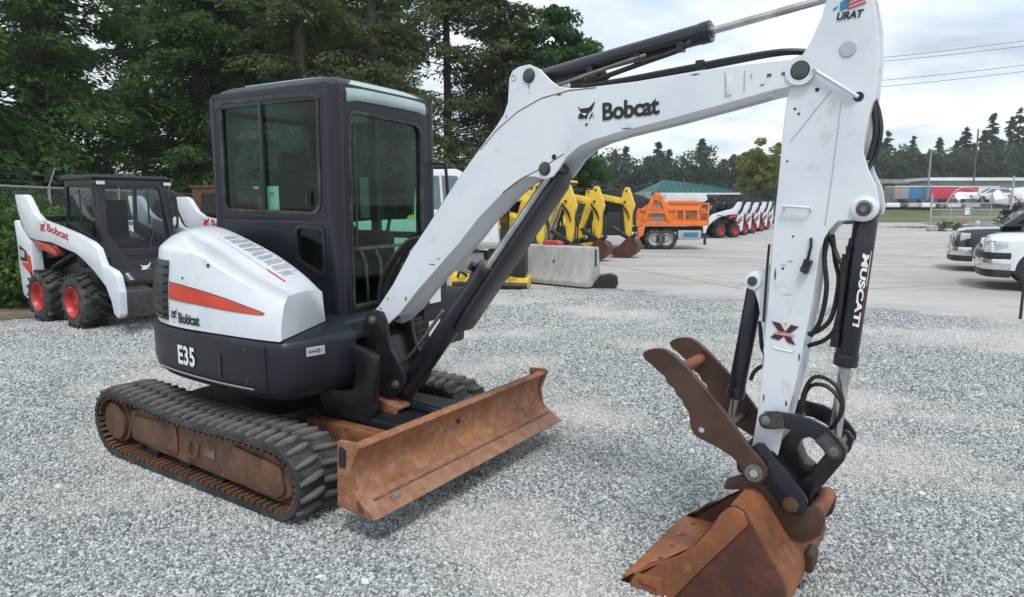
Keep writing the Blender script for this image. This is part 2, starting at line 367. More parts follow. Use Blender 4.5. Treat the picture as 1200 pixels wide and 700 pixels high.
# ---------------------------------------------------------------- ground
def sheet(name, pts, z, m, sub=0):
    g = G(); g.poly([(x, y, z) for x, y in pts])
    o = obj(name, g, m, smooth=False); tag(o, kind='structure'); return o
def ground_mat(name, kind):
    m = bpy.data.materials.new(name); m.use_nodes = True
    n = m.node_tree.nodes; l = m.node_tree.links; b = n["Principled BSDF"]; b.inputs["Roughness"].default_value = 0.92
    b.inputs["Specular IOR Level"].default_value = 0.2
    t = n.new("ShaderNodeTexCoord")
    def noise(scale, det=6, rough=0.6):
        z = n.new("ShaderNodeTexNoise"); z.inputs["Scale"].default_value = scale; z.inputs["Detail"].default_value = det
        z.inputs["Roughness"].default_value = rough; l.new(t.outputs["Object"], z.inputs["Vector"]); return z.outputs[0]
    def ramp(src, stops):
        r = n.new("ShaderNodeValToRGB"); l.new(src, r.inputs[0]); els = r.color_ramp.elements
        els[0].position, els[0].color = stops[0][0], (*stops[0][1], 1); els[1].position, els[1].color = stops[-1][0], (*stops[-1][1], 1)
        for p, c in stops[1:-1]: e = els.new(p); e.color = (*c, 1)
        return r.outputs[0]
    def mix(f, a, bb, mode='MIX'):
        x = n.new("ShaderNodeMix"); x.data_type = 'RGBA'; x.blend_type = mode
        if isinstance(f, float): x.inputs[0].default_value = f
        else: l.new(f, x.inputs[0])
        for s_, i in ((a, 6), (bb, 7)):
            if isinstance(s_, tuple): x.inputs[i].default_value = (*s_, 1)
            else: l.new(s_, x.inputs[i])
        return x.outputs[2]
    def mr(src, a, bb, c=0.0, d=1.0):
        x = n.new("ShaderNodeMapRange"); l.new(src, x.inputs[0]); x.inputs[1].default_value = a; x.inputs[2].default_value = bb
        x.inputs[3].default_value = c; x.inputs[4].default_value = d; return x.outputs[0]
    if kind == 'gravel':
        vo = n.new("ShaderNodeTexVoronoi"); vo.inputs["Scale"].default_value = 50; l.new(t.outputs["Object"], vo.inputs["Vector"])
        vd = n.new("ShaderNodeTexVoronoi"); vd.feature = 'DISTANCE_TO_EDGE'; vd.inputs["Scale"].default_value = 50; l.new(t.outputs["Object"], vd.inputs["Vector"])
        sep_ = n.new("ShaderNodeSeparateColor"); l.new(vo.outputs["Color"], sep_.inputs[0])
        c = ramp(sep_.outputs[0], GRAVEL_RAMP)
        dark = mr(vd.outputs[0], 0.0, 0.16, 0.45, 1.0)
        cc = n.new("ShaderNodeCombineColor"); [l.new(dark, cc.inputs[i]) for i in range(3)]
        c = mix(1.0, c, cc.outputs[0], 'MULTIPLY')
        dust = mr(noise(0.55, 8, 0.65), 0.48, 0.62, 0, 0.75)
        c = mix(dust, c, (0.54, 0.525, 0.48))
        dirt = mr(noise(0.35, 8, 0.7), 0.54, 0.72, 0, 0.55)
        c = mix(dirt, c, (0.17, 0.155, 0.125))
        l.new(c, b.inputs["Base Color"])
        bp = n.new("ShaderNodeBump"); bp.inputs["Strength"].default_value = 0.9; bp.inputs["Distance"].default_value = 0.012
        l.new(vd.outputs[0], bp.inputs["Height"]); l.new(bp.outputs[0], b.inputs["Normal"])
    if kind == 'asphalt':
        c = ramp(noise(0.25, 10, 0.65), [(0.35, (0.36, 0.355, 0.34)), (0.5, (0.44, 0.43, 0.41)), (0.66, (0.50, 0.485, 0.46))])
        mp = n.new("ShaderNodeMapping"); mp.inputs["Scale"].default_value = (0.12, 1.4, 1); mp.inputs["Rotation"].default_value = (0, 0, 0.25); l.new(t.outputs["Object"], mp.inputs[0])
        z = n.new("ShaderNodeTexNoise"); z.inputs["Scale"].default_value = 0.9; z.inputs["Detail"].default_value = 8; l.new(mp.outputs[0], z.inputs["Vector"])
        c = mix(mr(z.outputs[0], 0.45, 0.7, 0, 0.4), c, (0.22, 0.22, 0.225))
        c = mix(mr(noise(60, 3), 0.3, 0.7, 0, 0.25), c, (0.2, 0.2, 0.2))
        ve = n.new("ShaderNodeTexVoronoi"); ve.feature = 'DISTANCE_TO_EDGE'; ve.inputs["Scale"].default_value = 0.16
        wv_ = n.new("ShaderNodeTexNoise"); wv_.inputs["Scale"].default_value = 0.8; wv_.inputs["Detail"].default_value = 6; l.new(t.outputs["Object"], wv_.inputs["Vector"])
        ad = n.new("ShaderNodeVectorMath"); ad.operation = 'MULTIPLY_ADD'; ad.inputs[1].default_value = (1.6, 1.6, 0); l.new(wv_.outputs["Color"], ad.inputs[0]); l.new(t.outputs["Object"], ad.inputs[2]); l.new(ad.outputs[0], ve.inputs["Vector"])
        c = mix(mr(ve.outputs[0], 0.0, 0.006, 0.55, 0.0), c, (0.16, 0.155, 0.15))
        c = mix(mr(noise(0.5, 5, 0.5), 0.62, 0.74, 0, 0.55), c, (0.17, 0.165, 0.16))
        l.new(c, b.inputs["Base Color"])
    if kind == 'grass':
        c = ramp(noise(0.06, 8, 0.7), [(0.35, (0.07, 0.10, 0.035)), (0.5, (0.11, 0.13, 0.05)), (0.62, (0.19, 0.165, 0.09))])
        c = mix(mr(noise(6, 6), 0.35, 0.65, 0, 0.5), c, (0.05, 0.07, 0.025))
        l.new(c, b.inputs["Base Color"])
    if kind == 'dirt':
        c = ramp(noise(1.6, 10, 0.7), [(0.35, (0.075, 0.06, 0.045)), (0.5, (0.15, 0.125, 0.09)), (0.64, (0.24, 0.215, 0.17))])
        l.new(c, b.inputs["Base Color"])
        bp = n.new("ShaderNodeBump"); bp.inputs["Strength"].default_value = 0.7; bp.inputs["Distance"].default_value = 0.02
        l.new(noise(30, 8), bp.inputs["Height"]); l.new(bp.outputs[0], b.inputs["Normal"])
    MATS[name] = m
GRAVEL_RAMP = [(0.0, (0.12, 0.13, 0.135)), (0.15, (0.19, 0.205, 0.21)), (0.42, (0.31, 0.33, 0.335)), (0.75, (0.46, 0.48, 0.48)), (1.0, (0.62, 0.63, 0.61))]
for k in ('gravel', 'asphalt', 'grass', 'dirt'): ground_mat(k, k)
sheet("ground", [(-900, -60), (900, -60), (900, 1600), (-900, 1600)], -0.012, "grass")
sheet("asphalt_lot", [(-14, 23), (-6, 17.2), (0, 14.0), (1.66, 12.6), (5.68, 10.7), (7.5, 9.4), (16, 4), (60, 4), (60, 40), (31, 47), (36.5, 60.5), (30, 62), (8, 63), (-14, 60)], -0.004, "asphalt")
rnd = random.Random(4)
def ragged(pts, step=0.25, amp=0.10):
    out = []
    for i in range(len(pts) - 1):
        a, b = Vector(pts[i]), Vector(pts[i + 1]); n = max(1, int((b - a).length / step)); nr = Vector((-(b - a).y, (b - a).x)).normalized()
        for j in range(n): out.append(tuple(a + (b - a) * j / n + nr * rnd.uniform(-amp, amp)))
    out.append(tuple(pts[-1])); return out
edge = ragged([(-14, 24), (-6, 17.5), (0, 14.35), (1.66, 13.0), (3.6, 11.95), (5.68, 11.1), (7.5, 9.8), (16, 4.2)])
sheet("gravel_yard", [(-14, -3), (16, -3)] + edge[::-1], 0.004, "gravel")
sheet("dirt_strip", [(-16, 6)] + ragged([(-9.6, 6.0), (-8.6, 8.2), (-7.6, 9.5), (-5.2, 10.2), (-6.5, 12), (-8, 16), (-9.5, 22)], 0.2, 0.12) + [(-16, 22)], 0.009, "dirt")
def strip(name, pts, w, z, m):
    g = G(); a, b = [], []
    for i, p in enumerate(pts):
        p = Vector(p); d = (Vector(pts[min(i + 1, len(pts) - 1)]) - Vector(pts[max(i - 1, 0)])).normalized(); nr = Vector((-d.y, d.x)) * w / 2
        a.append(p + nr); b.append(p - nr)
    for i in range(len(pts) - 1): g.add([(*a[i], z), (*a[i + 1], z), (*b[i + 1], z), (*b[i], z)], [(0, 1, 2, 3)])
    return tag(obj(name, g, m, smooth=False), kind='structure')
strip("painted_line", [(2.0, 21.0), (2.26, 20.0), (3.6, 16.3), (4.6, 13.4)], 0.12, 0.001, "yellow_line")
strip("painted_line", [(4.9, 12.95), (7.18, 13.4), (11.35, 14.86), (20, 18)], 0.10, 0.001, "yellow_line")
strip("painted_line", [(3.2, 22.6), (6.5, 21.2), (11, 19.0)], 0.10, 0.001, "yellow_line")
g = G(); g.add([(30, 80, -0.02), (400, 80, -0.02), (400, 90, 1.0), (30, 90, 1.0), (30, 900, 1.2), (400, 900, 1.2)], [(0, 1, 2, 3), (3, 2, 5, 4)]); tag(obj("grass_bank", g, "grass", smooth=False), kind='structure')
strip("concrete_apron", [(12, 62.5), (24, 62.0), (60, 62.8)], 3.0, 0.001, "concrete")

# loose stones lying on the gravel yard: geometry nodes scatter of a small crushed stone
def stone_mat():
    m = bpy.data.materials.new("crushed_stone"); m.use_nodes = True
    n = m.node_tree.nodes; l = m.node_tree.links; b = n["Principled BSDF"]; b.inputs["Roughness"].default_value = 0.85
    b.inputs["Specular IOR Level"].default_value = 0.3
    oi = n.new("ShaderNodeObjectInfo"); r = n.new("ShaderNodeValToRGB"); l.new(oi.outputs["Random"], r.inputs[0])
    els = r.color_ramp.elements; st = GRAVEL_RAMP
    els[0].position, els[0].color = st[0][0], (*st[0][1], 1); els[1].position, els[1].color = st[-1][0], (*st[-1][1], 1)
    for p, c in st[1:-1]: e = els.new(p); e.color = (*c, 1)
    g = n.new("ShaderNodeNewGeometry"); nz = n.new("ShaderNodeTexNoise"); nz.inputs["Scale"].default_value = 0.55; nz.inputs["Detail"].default_value = 8
    l.new(g.outputs["Position"], nz.inputs["Vector"]); mr = n.new("ShaderNodeMapRange"); mr.inputs[1].default_value = 0.48; mr.inputs[2].default_value = 0.62; mr.inputs[4].default_value = 0.7
    l.new(nz.outputs[0], mr.inputs[0])
    x = n.new("ShaderNodeMix"); x.data_type = 'RGBA'; l.new(mr.outputs[0], x.inputs[0]); l.new(r.outputs[0], x.inputs[6]); x.inputs[7].default_value = (0.56, 0.545, 0.50, 1)
    l.new(x.outputs[2], b.inputs["Base Color"]); MATS["crushed_stone"] = m; return m
SM = stone_mat()
def scatter(name, pts, dens, size, seed):
    o = obj(name, G().poly([(x, y, 0.006) for x, y in pts]), None, smooth=False); tag(o, kind='stuff')
    ng = bpy.data.node_groups.new(name, 'GeometryNodeTree')
    ng.interface.new_socket(name="Geometry", in_out='INPUT', socket_type='NodeSocketGeometry')
    ng.interface.new_socket(name="Geometry", in_out='OUTPUT', socket_type='NodeSocketGeometry')
    N = ng.nodes; L = ng.links
    gi = N.new("NodeGroupInput"); go = N.new("NodeGroupOutput")
    d = N.new("GeometryNodeDistributePointsOnFaces"); d.inputs["Density"].default_value = dens; d.inputs["Seed"].default_value = seed
    L.new(gi.outputs[0], d.inputs["Mesh"])
    ico = N.new("GeometryNodeMeshIcoSphere"); ico.inputs["Radius"].default_value = 1.0; ico.inputs["Subdivisions"].default_value = 1
    sp = N.new("GeometryNodeSetPosition"); L.new(ico.outputs[0], sp.inputs[0])
    pos = N.new("GeometryNodeInputPosition"); nz = N.new("ShaderNodeTexNoise"); nz.inputs["Scale"].default_value = 1.7; L.new(pos.outputs[0], nz.inputs["Vector"])
    sub = N.new("ShaderNodeVectorMath"); sub.operation = 'SUBTRACT'; L.new(nz.outputs["Color"], sub.inputs[0]); sub.inputs[1].default_value = (0.5, 0.5, 0.5)
    scl = N.new("ShaderNodeVectorMath"); scl.operation = 'SCALE'; L.new(sub.outputs[0], scl.inputs[0]); scl.inputs["Scale"].default_value = 1.6
    L.new(scl.outputs[0], sp.inputs["Offset"])
    sm = N.new("GeometryNodeSetMaterial"); sm.inputs["Material"].default_value = SM; L.new(sp.outputs[0], sm.inputs[0])
    ss = N.new("GeometryNodeSetShadeSmooth"); ss.inputs["Shade Smooth"].default_value = False; L.new(sm.outputs[0], ss.inputs[0])
    ip = N.new("GeometryNodeInstanceOnPoints"); L.new(d.outputs["Points"], ip.inputs["Points"]); L.new(ss.outputs[0], ip.inputs["Instance"])
    rr = N.new("FunctionNodeRandomValue"); rr.data_type = 'FLOAT_VECTOR'; rr.inputs[1].default_value = (6.28, 6.28, 6.28); L.new(rr.outputs[0], ip.inputs["Rotation"])
    rs = N.new("FunctionNodeRandomValue"); rs.data_type = 'FLOAT_VECTOR'; rs.inputs[0].default_value = (size * 0.45,) * 3; rs.inputs[1].default_value = (size * 1.15, size * 1.15, size * 0.95)
    rs.inputs["Seed"].default_value = 5; L.new(rs.outputs[0], ip.inputs["Scale"])
    L.new(ip.outputs[0], go.inputs[0])
    md = o.modifiers.new("scatter", 'NODES'); md.node_group = ng
    return o
scatter("loose_gravel", [(-2.6, 1.7), (2.6, 1.7), (4.2, 4.6), (-4.2, 4.6)], 6400, 0.0090, 1)
scatter("loose_gravel", [(-4.2, 4.6), (4.2, 4.6), (7.4, 8.2), (6.9, 9.5), (-7.0, 8.2)], 3300, 0.011, 2)
scatter("loose_gravel", [(-7.0, 8.2), (6.9, 9.5), (5.3, 10.6), (3.0, 11.7), (0.4, 13.2), (-6.4, 10.2)], 1300, 0.0145, 3)

scatter("larger_stones", [(-3.5, 1.8), (3.5, 1.8), (6.6, 9.0), (-7.5, 9.4)], 22, 0.024, 7)
scatter("larger_stones", [(-8.6, 8.3), (-4.5, 8.0), (-5.0, 10.0), (-7.6, 9.6)], 60, 0.022, 9)
# ---------------------------------------------------------------- vegetation
def leaf_mesh(name, C, D, N, ln, wd, m, parent, bend=0.0):
    """C centres, D directions, N normals (n x 3 arrays), length & width arrays -> one mesh of pointed quads"""
    n = len(C); S = np.cross(D, N); S /= np.linalg.norm(S, axis=1)[:, None] + 1e-9
    ln = np.broadcast_to(ln, n)[:, None]; wd = np.broadcast_to(wd, n)[:, None]
    V = np.empty((n, 4, 3)); V[:, 0] = C - D * ln * 0.5; V[:, 1] = C + S * wd * 0.5 - N * wd * 0.12; V[:, 2] = C + D * ln * 0.5; V[:, 3] = C - S * wd * 0.5 - N * wd * 0.12
    me = bpy.data.meshes.new(name)
    me.vertices.add(n * 4); me.vertices.foreach_set("co", V.reshape(-1))
    me.loops.add(n * 4); me.loops.foreach_set("vertex_index", np.arange(n * 4, dtype=np.int32))
    me.polygons.add(n); me.polygons.foreach_set("loop_start", np.arange(0, n * 4, 4, dtype=np.int32)); me.polygons.foreach_set("loop_total", np.full(n, 4, dtype=np.int32))
    me.update(); me.validate(); me.materials.append(MATS[m])
    o = bpy.data.objects.new(name, me); sc.collection.objects.link(o); o.parent = parent
    return o
def unit(a): return a / (np.linalg.norm(a, axis=-1, keepdims=True) + 1e-9)
def conifer(x, y, h, rad, label, seed, z0=1.0, n_limb=70, per=420, ls=0.20, m="leaf_conifer", group=None, droop=0.35, tr=0.22, name="conifer_tree", dz=None, shape=1.0):
    rg = np.random.default_rng(seed)
    root = empty(name, (x, y, 0), rg.uniform(0, 6), label, "tree", group)
    g = G(); g.tube([(0, 0, -0.1), (0.05, 0.02, h * 0.35), (-0.03, 0.05, h * 0.7), (0, 0, h)], [tr, tr * 0.75, tr * 0.42, 0.02], 9, smooth=4)
    obj("trunk", g, "bark", root)
    gl = G(); Cs, Ds, Ns, Ls = [], [], [], []
    for i in range(n_limb):
        t = rg.random() ** 0.9; z = z0 + (h - z0) * t
        L = rad * (1 - t ** shape * 0.95) * rg.uniform(0.6, 1.12); a = rg.uniform(0, 2 * math.pi)
        u = np.array([math.cos(a), math.sin(a), 0.0]); side = np.array([-u[1], u[0], 0.0])
        dr = droop * rg.uniform(0.5, 1.4); sw = rg.normal(0, 0.12)
        s = np.linspace(0, 1, 6)[:, None]
        P = np.array([0, 0, z]) + u * L * s + side * L * sw * s ** 2 + np.array([0, 0, 1]) * L * (0.22 * s - dr * s ** 2)
        gl.tube([tuple(p) for p in P], [max(0.012, tr * 0.2 * (L / rad)), 0.006], 4)
        k = int(per * (0.25 + L / rad) * 0.8)
        q = rg.random(k) ** 0.8
        base = np.array([0, 0, z]) + u * L * q[:, None] + side * L * sw * (q ** 2)[:, None] + np.array([0, 0, 1]) * (L * (0.22 * q - dr * q ** 2))[:, None]
        w = L * 0.36 * np.sin(np.pi * (0.15 + 0.8 * q)); off = rg.normal(0, 1, k)
        off = np.clip(off, -1.7, 1.7) * w * 0.6
        c = base + side * off[:, None] + np.array([0, 0, 1]) * (-np.abs(off) * 0.35 - rg.random(k) ** 1.6 * 0.42 * L * 0.35)[:, None] + rg.normal(0, 0.05, (k, 3))
        d = unit(u * 0.9 + side * np.sign(off)[:, None] * rg.uniform(0.2, 1.1, k)[:, None] + np.array([0, 0, -1]) * rg.uniform(0.0, 0.9, k)[:, None] + rg.normal(0, 0.25, (k, 3)))
        nn = unit(np.cross(d, rg.normal(0, 1, (k, 3))) * 0.6 + np.array([0, 0, 1.0]))
        Cs.append(c); Ds.append(d); Ns.append(nn); Ls.append(ls * rg.uniform(0.5, 1.5, k))
    tag(obj("limbs", gl, "bark", root), kind="stuff")
    L_ = np.concatenate(Ls)
    leaf_mesh("crown", np.concatenate(Cs), np.concatenate(Ds), np.concatenate(Ns), L_, L_ * rg.uniform(0.22, 0.42, len(L_)), m, root)
    return root
def broadleaf(x, y, h, cz, rx, rz, label, seed, n=9000, ls=0.16, m="leaf_broad", group=None, tr=0.16, name="broadleaf_tree", clumps=60, cat="tree", trunk=True, spread=0.24):
    rg = np.random.default_rng(seed); root = empty(name, (x, y, 0), 0, label, cat, group)
    cd = unit(rg.normal(0, 1, (clumps, 3))); rr = rg.random(clumps) ** 0.45
    cc = cd * rr[:, None] * np.array([rx, rx, rz]) * 0.86 + np.array([0, 0, cz]); cc += rg.normal(0, 0.08 * rx, cc.shape)
    cr = rg.uniform(0.7, 1.35, clumps) * spread * (rx * rx * rz) ** (1 / 3)
    if trunk:
        g = G(); g.tube([(0, 0, -0.1), (0.03, 0, cz * 0.35), (-0.04, 0.03, cz * 0.7), (0, 0, cz + rz * 0.5)], [tr, tr * 0.8, tr * 0.6, tr * 0.15], 9, smooth=3)
        obj("trunk", g, "bark", root)
        gl = G()
        for c in cc[:min(clumps, 34)]:
            b = np.array([0, 0, max(cz - rz * 0.75, cz * 0.45) + (c[2] - cz + rz) * 0.25]); mid = b * 0.5 + c * 0.5 + np.array([0, 0, 0.12 * rz])
            gl.tube([tuple(b), tuple(mid), tuple(c)], [tr * 0.3, tr * 0.08], 5, smooth=3)
        tag(obj("limbs", gl, "bark", root), kind="stuff")
    idx = rg.integers(0, clumps, n); d0 = unit(rg.normal(0, 1, (n, 3)))
    c = cc[idx] + d0 * (cr[idx] * rg.random(n) ** 0.35)[:, None] * np.array([1, 1, 0.72]); c[:, 2] = np.maximum(c[:, 2], 0.02)
    d = unit(rg.normal(0, 1, (n, 3)) + np.array([0, 0, -0.35])); nn = unit(d0 * 0.7 + rg.normal(0, 0.6, (n, 3)) + np.array([0, 0, 0.4]))
    L_ = ls * rg.uniform(0.6, 1.4, n)
    leaf_mesh("crown" if trunk else "foliage", c, d, nn, L_, L_ * 0.62, m, root)
    return root
# ---------------------------------------------------------------- the compact excavator
MT, MU, MB = frame(-1.47, 4.55, 0.583), frame(-1.47, 4.55, 0.52), frame(-0.776, 4.152, 0.62)
UB, BB = MT.inverted() @ MU, MT.inverted() @ MB
exc = empty("compact_excavator", label="white and charcoal compact excavator with rusty blade and bucket, standing in front on the gravel", cat="excavator")
exc.matrix_basis = MT
# --- tracks
TR, TF, RR_, RF_ = (-0.815, 0.24), (0.845, 0.215), 0.215, 0.205
def track_path(n=220):
    pts = []
    def arc(c, r, a0, a1, k): return [(c[0] + r * math.cos(a), c[1] + r * math.sin(a)) for a in np.linspace(a0, a1, k)]
    pts += arc(TF, RF_, R(88), R(-90), 30)
    pts += [(x, 0.012 + 0.012 * (1 - 0) * 0) for x in np.linspace(0.80, -0.78, 40)]
    pts += arc(TR, RR_, R(-90), R(-272), 30)
    for t in np.linspace(0.02, 0.98, 40): pts.append((-0.80 + 1.64 * t, (TR[1] + RR_) * (1 - t) + (TF[1] + RF_) * t - 0.018 * math.sin(math.pi * t) + 0.008 * math.sin(3 * math.pi * t)))
    P = [Vector(p) for p in pts]; L = [0]
    for i in range(len(P)): L.append(L[-1] + (P[(i + 1) % len(P)] - P[i]).length)
    out = []; j = 0
    for k in range(n):
        s = L[-1] * k / n
        while L[j + 1] < s: j += 1
        t = (s - L[j]) / max(L[j + 1] - L[j], 1e-6); out.append(P[j].lerp(P[(j + 1) % len(P)], t))
    return out
TP = track_path()
def path_at(u):
    f = (u % 1) * len(TP); i = int(f); t = f - i; p = TP[i].lerp(TP[(i + 1) % len(TP)], t)
    d = (TP[(i + 2) % len(TP)] - TP[i - 1]).normalized(); return p, d, Vector((-d.y, d.x))
def lug_mesh(sgn):
    g = G()      # local: x along the belt, y across, z outward
    rings = []
    for y, dx, h, w in ((0.0, 0.0, 0.018, 0.019), (0.05, 0.006, 0.024, 0.021), (0.11, 0.016, 0.024, 0.018), (0.155, 0.022, 0.016, 0.014)):
        rings.append([(dx - w, sgn * y, -0.004), (dx + w, sgn * y, -0.004), (dx + w * 0.62, sgn * y, h), (dx - w * 0.62, sgn * y, h)])
    g.loft(rings); o = obj("tread_lug", g, "rubber", None, bevel=0.004, seg=1, sharp=50); return o
lugp = [lug_mesh(-1), lug_mesh(1)]
for yc, first in ((-0.715, True), (0.64, False)):
    hw = 0.16
    g = G(); rings = []
    for k in range(0, len(TP), 2):
        p, d, nn = path_at(k / len(TP)); 
        sec = [(-hw, 0.0), (-hw, 0.030), (-hw * 0.9, 0.036), (0, 0.034), (hw * 0.9, 0.036), (hw, 0.030), (hw, 0.0), (0, -0.002)]
        rings.append([(p.x - nn.x * (b - 0.036) * -1 * -1 if False else p.x + nn.x * (b - 0.036), yc + a, p.y + nn.y * (b - 0.036)) for a, b in sec])
    rings.append(rings[0]); g.loft(rings, True, False)
    belt = obj("rubber_track", g, "rubber_side", exc, sharp=60)
    g = G()
    for k in range(88):
        p, d, nn = path_at(k / 88); q = p - nn * 0.048
        M3 = Matrix(((d.x, 0, nn.x), (0, 1, 0), (d.y, 0, nn.y)))
        g.box((q.x, yc, q.y), (0.020, hw * 1.9, 0.02), M3)
    tag(obj("drive_bar", g, "frame_brown", belt, smooth=False), kind="stuff")
    NL = 54
    for side in (0, 1):
        for k in range(NL):
            p, d, nn = path_at((k + 0.5 * side) / NL)
            if not first and p.y < 0.1 and p.x < 0.9: continue
            o = lugp[side].copy() if not (first and k == 0) else lugp[side]
            if o is not lugp[side]: sc.collection.objects.link(o)
            o.parent = belt
            o.matrix_basis = Matrix(((d.x, 0, nn.x, p.x), (0, 1, 0, yc), (d.y, 0, nn.y, p.y), (0, 0, 0, 1)))
    s = -1 if first else 1
    y0, y1 = (yc - 0.105, yc + 0.10)
    g = G(); g.prism(rp([(-0.67, 0.335), (-0.5, 0.375), (0.25, 0.372), (0.78, 0.335), (0.93, 0.27), (0.92, 0.145), (0.82, 0.085), (0.5, 0.10), (-0.35, 0.125), (-0.67, 0.145)], 0.04, 3), y0, y1)
    fr = obj("track_frame", g, "frame_brown", exc, bevel=0.012)
    g = G(); g.prism(rp([(0.44, 0.335), (0.86, 0.295), (0.88, 0.15), (0.80, 0.11), (0.46, 0.13)], 0.03, 3), y0 - 0.022, y0 - 0.002); obj("cover_plate", g, "frame_brown", fr, bevel=0.008)
    g = G(); g.prism(rp([(-0.62, 0.32), (-0.12, 0.345), (-0.12, 0.16), (-0.62, 0.17)], 0.03, 3), y0 - 0.014, y0 - 0.002); obj("cover_plate", g, "frame_brown", fr, bevel=0.006)
    g = G(); g.prism([(0.16, 0.25), (0.25, 0.25), (0.25, 0.20), (0.16, 0.21)], y0 - 0.006, y0 - 0.002); obj("maker_plate", g, "steel", fr)
    g = G(); g.tube([(0.02, y0 - 0.01, 0.27), (0.02, y0 - 0.03, 0.2), (0.10, y0 - 0.03, 0.195), (0.10, y0 - 0.01, 0.27)], 0.009, 6, smooth=3); obj("tow_loop", g, "frame_brown", fr)
    g = G(); g.box((0.02, y0 - 0.004, 0.40), (0.12, 0.06, 0.035)); obj("track_guide", g, "cast_black", fr)
    g = G(); g.cyl((TR[0] - 0.03, y0 + 0.01, TR[1]), (TR[0] - 0.03, y1, TR[1]), 0.15, n=28); g.cyl((TR[0] - 0.03, y0 - 0.02, TR[1]), (TR[0] - 0.03, y0 + 0.02, TR[1]), 0.125, n=28)
    dr = obj("drive_motor", g, "frame_brown", exc, bevel=0.01)
    g = G(); n = 15
    pr = [(TR[0] + (0.172 if i % 2 else 0.150) * math.cos(2 * math.pi * i / 30), TR[1] + (0.172 if i % 2 else 0.150) * math.sin(2 * math.pi * i / 30)) for i in range(30)]
    g.prism(pr, yc - 0.02, yc + 0.02); obj("drive_sprocket", g, "dark_steel", exc)
    g = G(); g.cyl((TF[0], yc - 0.07, TF[1]), (TF[0], yc + 0.07, TF[1]), 0.158, n=32); obj("idler_wheel", g, "frame_brown", exc, bevel=0.01)
    for xr in (-0.45, -0.1, 0.25, 0.6):
        g = G(); g.cyl((xr, yc - 0.09, 0.115), (xr, yc + 0.09, 0.115), 0.062, n=16); obj("track_roller", g, "cast_black", exc)
g = G(); g.prism(rp([(-0.5, -0.55), (0.5, -0.55), (0.5, 0.5), (-0.5, 0.5)], 0.12, 3), 0.20, 0.43, 'z'); obj("car_body", g, "cast_black", exc, bevel=0.02)
g = G(); g.cyl((0, 0.0, 0.42), (0, 0.0, 0.60), 0.38, n=40); obj("slew_ring", g, "cast_black", exc)
# --- blade
bl = empty("dozer_blade"); bl.parent = exc; bl.scale = (1, 1, 0.86); bl.location = (0, 0, 0.024)
sec = [(1.49, 0.172), (1.41, 0.235), (1.365, 0.31), (1.345, 0.40), (1.355, 0.48), (1.40, 0.545), (1.385, 0.562), (1.345, 0.56), (1.31, 0.52), (1.285, 0.42), (1.275, 0.28), (1.285, 0.175)]
sec = sec[:1] + [tuple(p) for p in crom([(a, b, 0) for a, b in sec[1:6]], 4)] + sec[6:]
sec = [(p[0], p[1]) for p in sec]
g = G(); g.prism(sec, -0.79, 0.97); o = obj("mouldboard", g, "rust", bl, bevel=0.004, seg=1, sharp=30)
g = G(); g.prism([(1.515, 0.160), (1.522, 0.170), (1.40, 0.262), (1.388, 0.255), (1.40, 0.165)], -0.812, 0.992); obj("cutting_edge", g, "rust_worn", bl, bevel=0.004, seg=1)
g = G()
for k in range(17):
    y = -0.7 + k * 0.1; g.box((1.436 + 0.004, y, 0.2365), (0.012, 0.09, 0.008), Matrix.Rotation(0.65, 3, 'Y'))
obj("weld_bead", g, "rust_streak", bl)
ep = rp([(1.255, 0.172), (1.47, 0.165), (1.375, 0.29), (1.36, 0.42), (1.415, 0.56), (1.40, 0.582), (1.27, 0.575)], 0.02, 3)
for y in (-0.812, 0.97):
    g = G(); g.prism(ep, y, y + 0.022); o = obj("end_plate", g, "rust", bl, bevel=0.004)
    g = G(); g.prism(rp([(1.278, 0.42), (1.325, 0.42), (1.335, 0.53), (1.285, 0.545)], 0.01, 2), y - 0.003, y - 0.001); obj("lifting_slot", g, "decal_black", o)
g = G(); g.cyl((1.30, 0.05, 0.43), (1.352, 0.05, 0.43), 0.016, n=12); obj("bolt", g, "decal_black", bl)
g = G(); g.box((1.462, -0.62, 0.212), (0.03, 0.07, 0.012), Matrix.Rotation(0.65, 3, 'Y')); obj("wear_patch", g, "steel", bl)
for y in (-0.32, 0.38):
    g = G(); g.prism([(0.35, 0.40), (1.29, 0.42), (1.29, 0.30), (0.35, 0.22)], y - 0.045, y + 0.045); obj("push_arm", g, "rust_streak", bl, bevel=0.01)
g = G(); g.prism([(0.40, 0.46), (1.28, 0.46), (1.28, 0.40), (0.40, 0.38)], -0.26, 0.32); obj("blade_deck", g, "cast_black", bl, bevel=0.01)
g = G(); g.prism([(0.62, 0.60), (1.02, 0.505), (1.02, 0.485), (0.62, 0.58)], -0.12, 0.08); g.prism([(0.62, 0.59), (1.02, 0.495), (1.0, 0.42), (0.66, 0.50)], -0.12, -0.10); obj("cylinder_guard", g, "rust_streak", bl, bevel=0.004)
g = G(); g.cyl((0.45, 0.03, 0.52), (1.27, 0.03, 0.47), 0.04); obj("blade_cylinder", g, "barrel_black", bl)

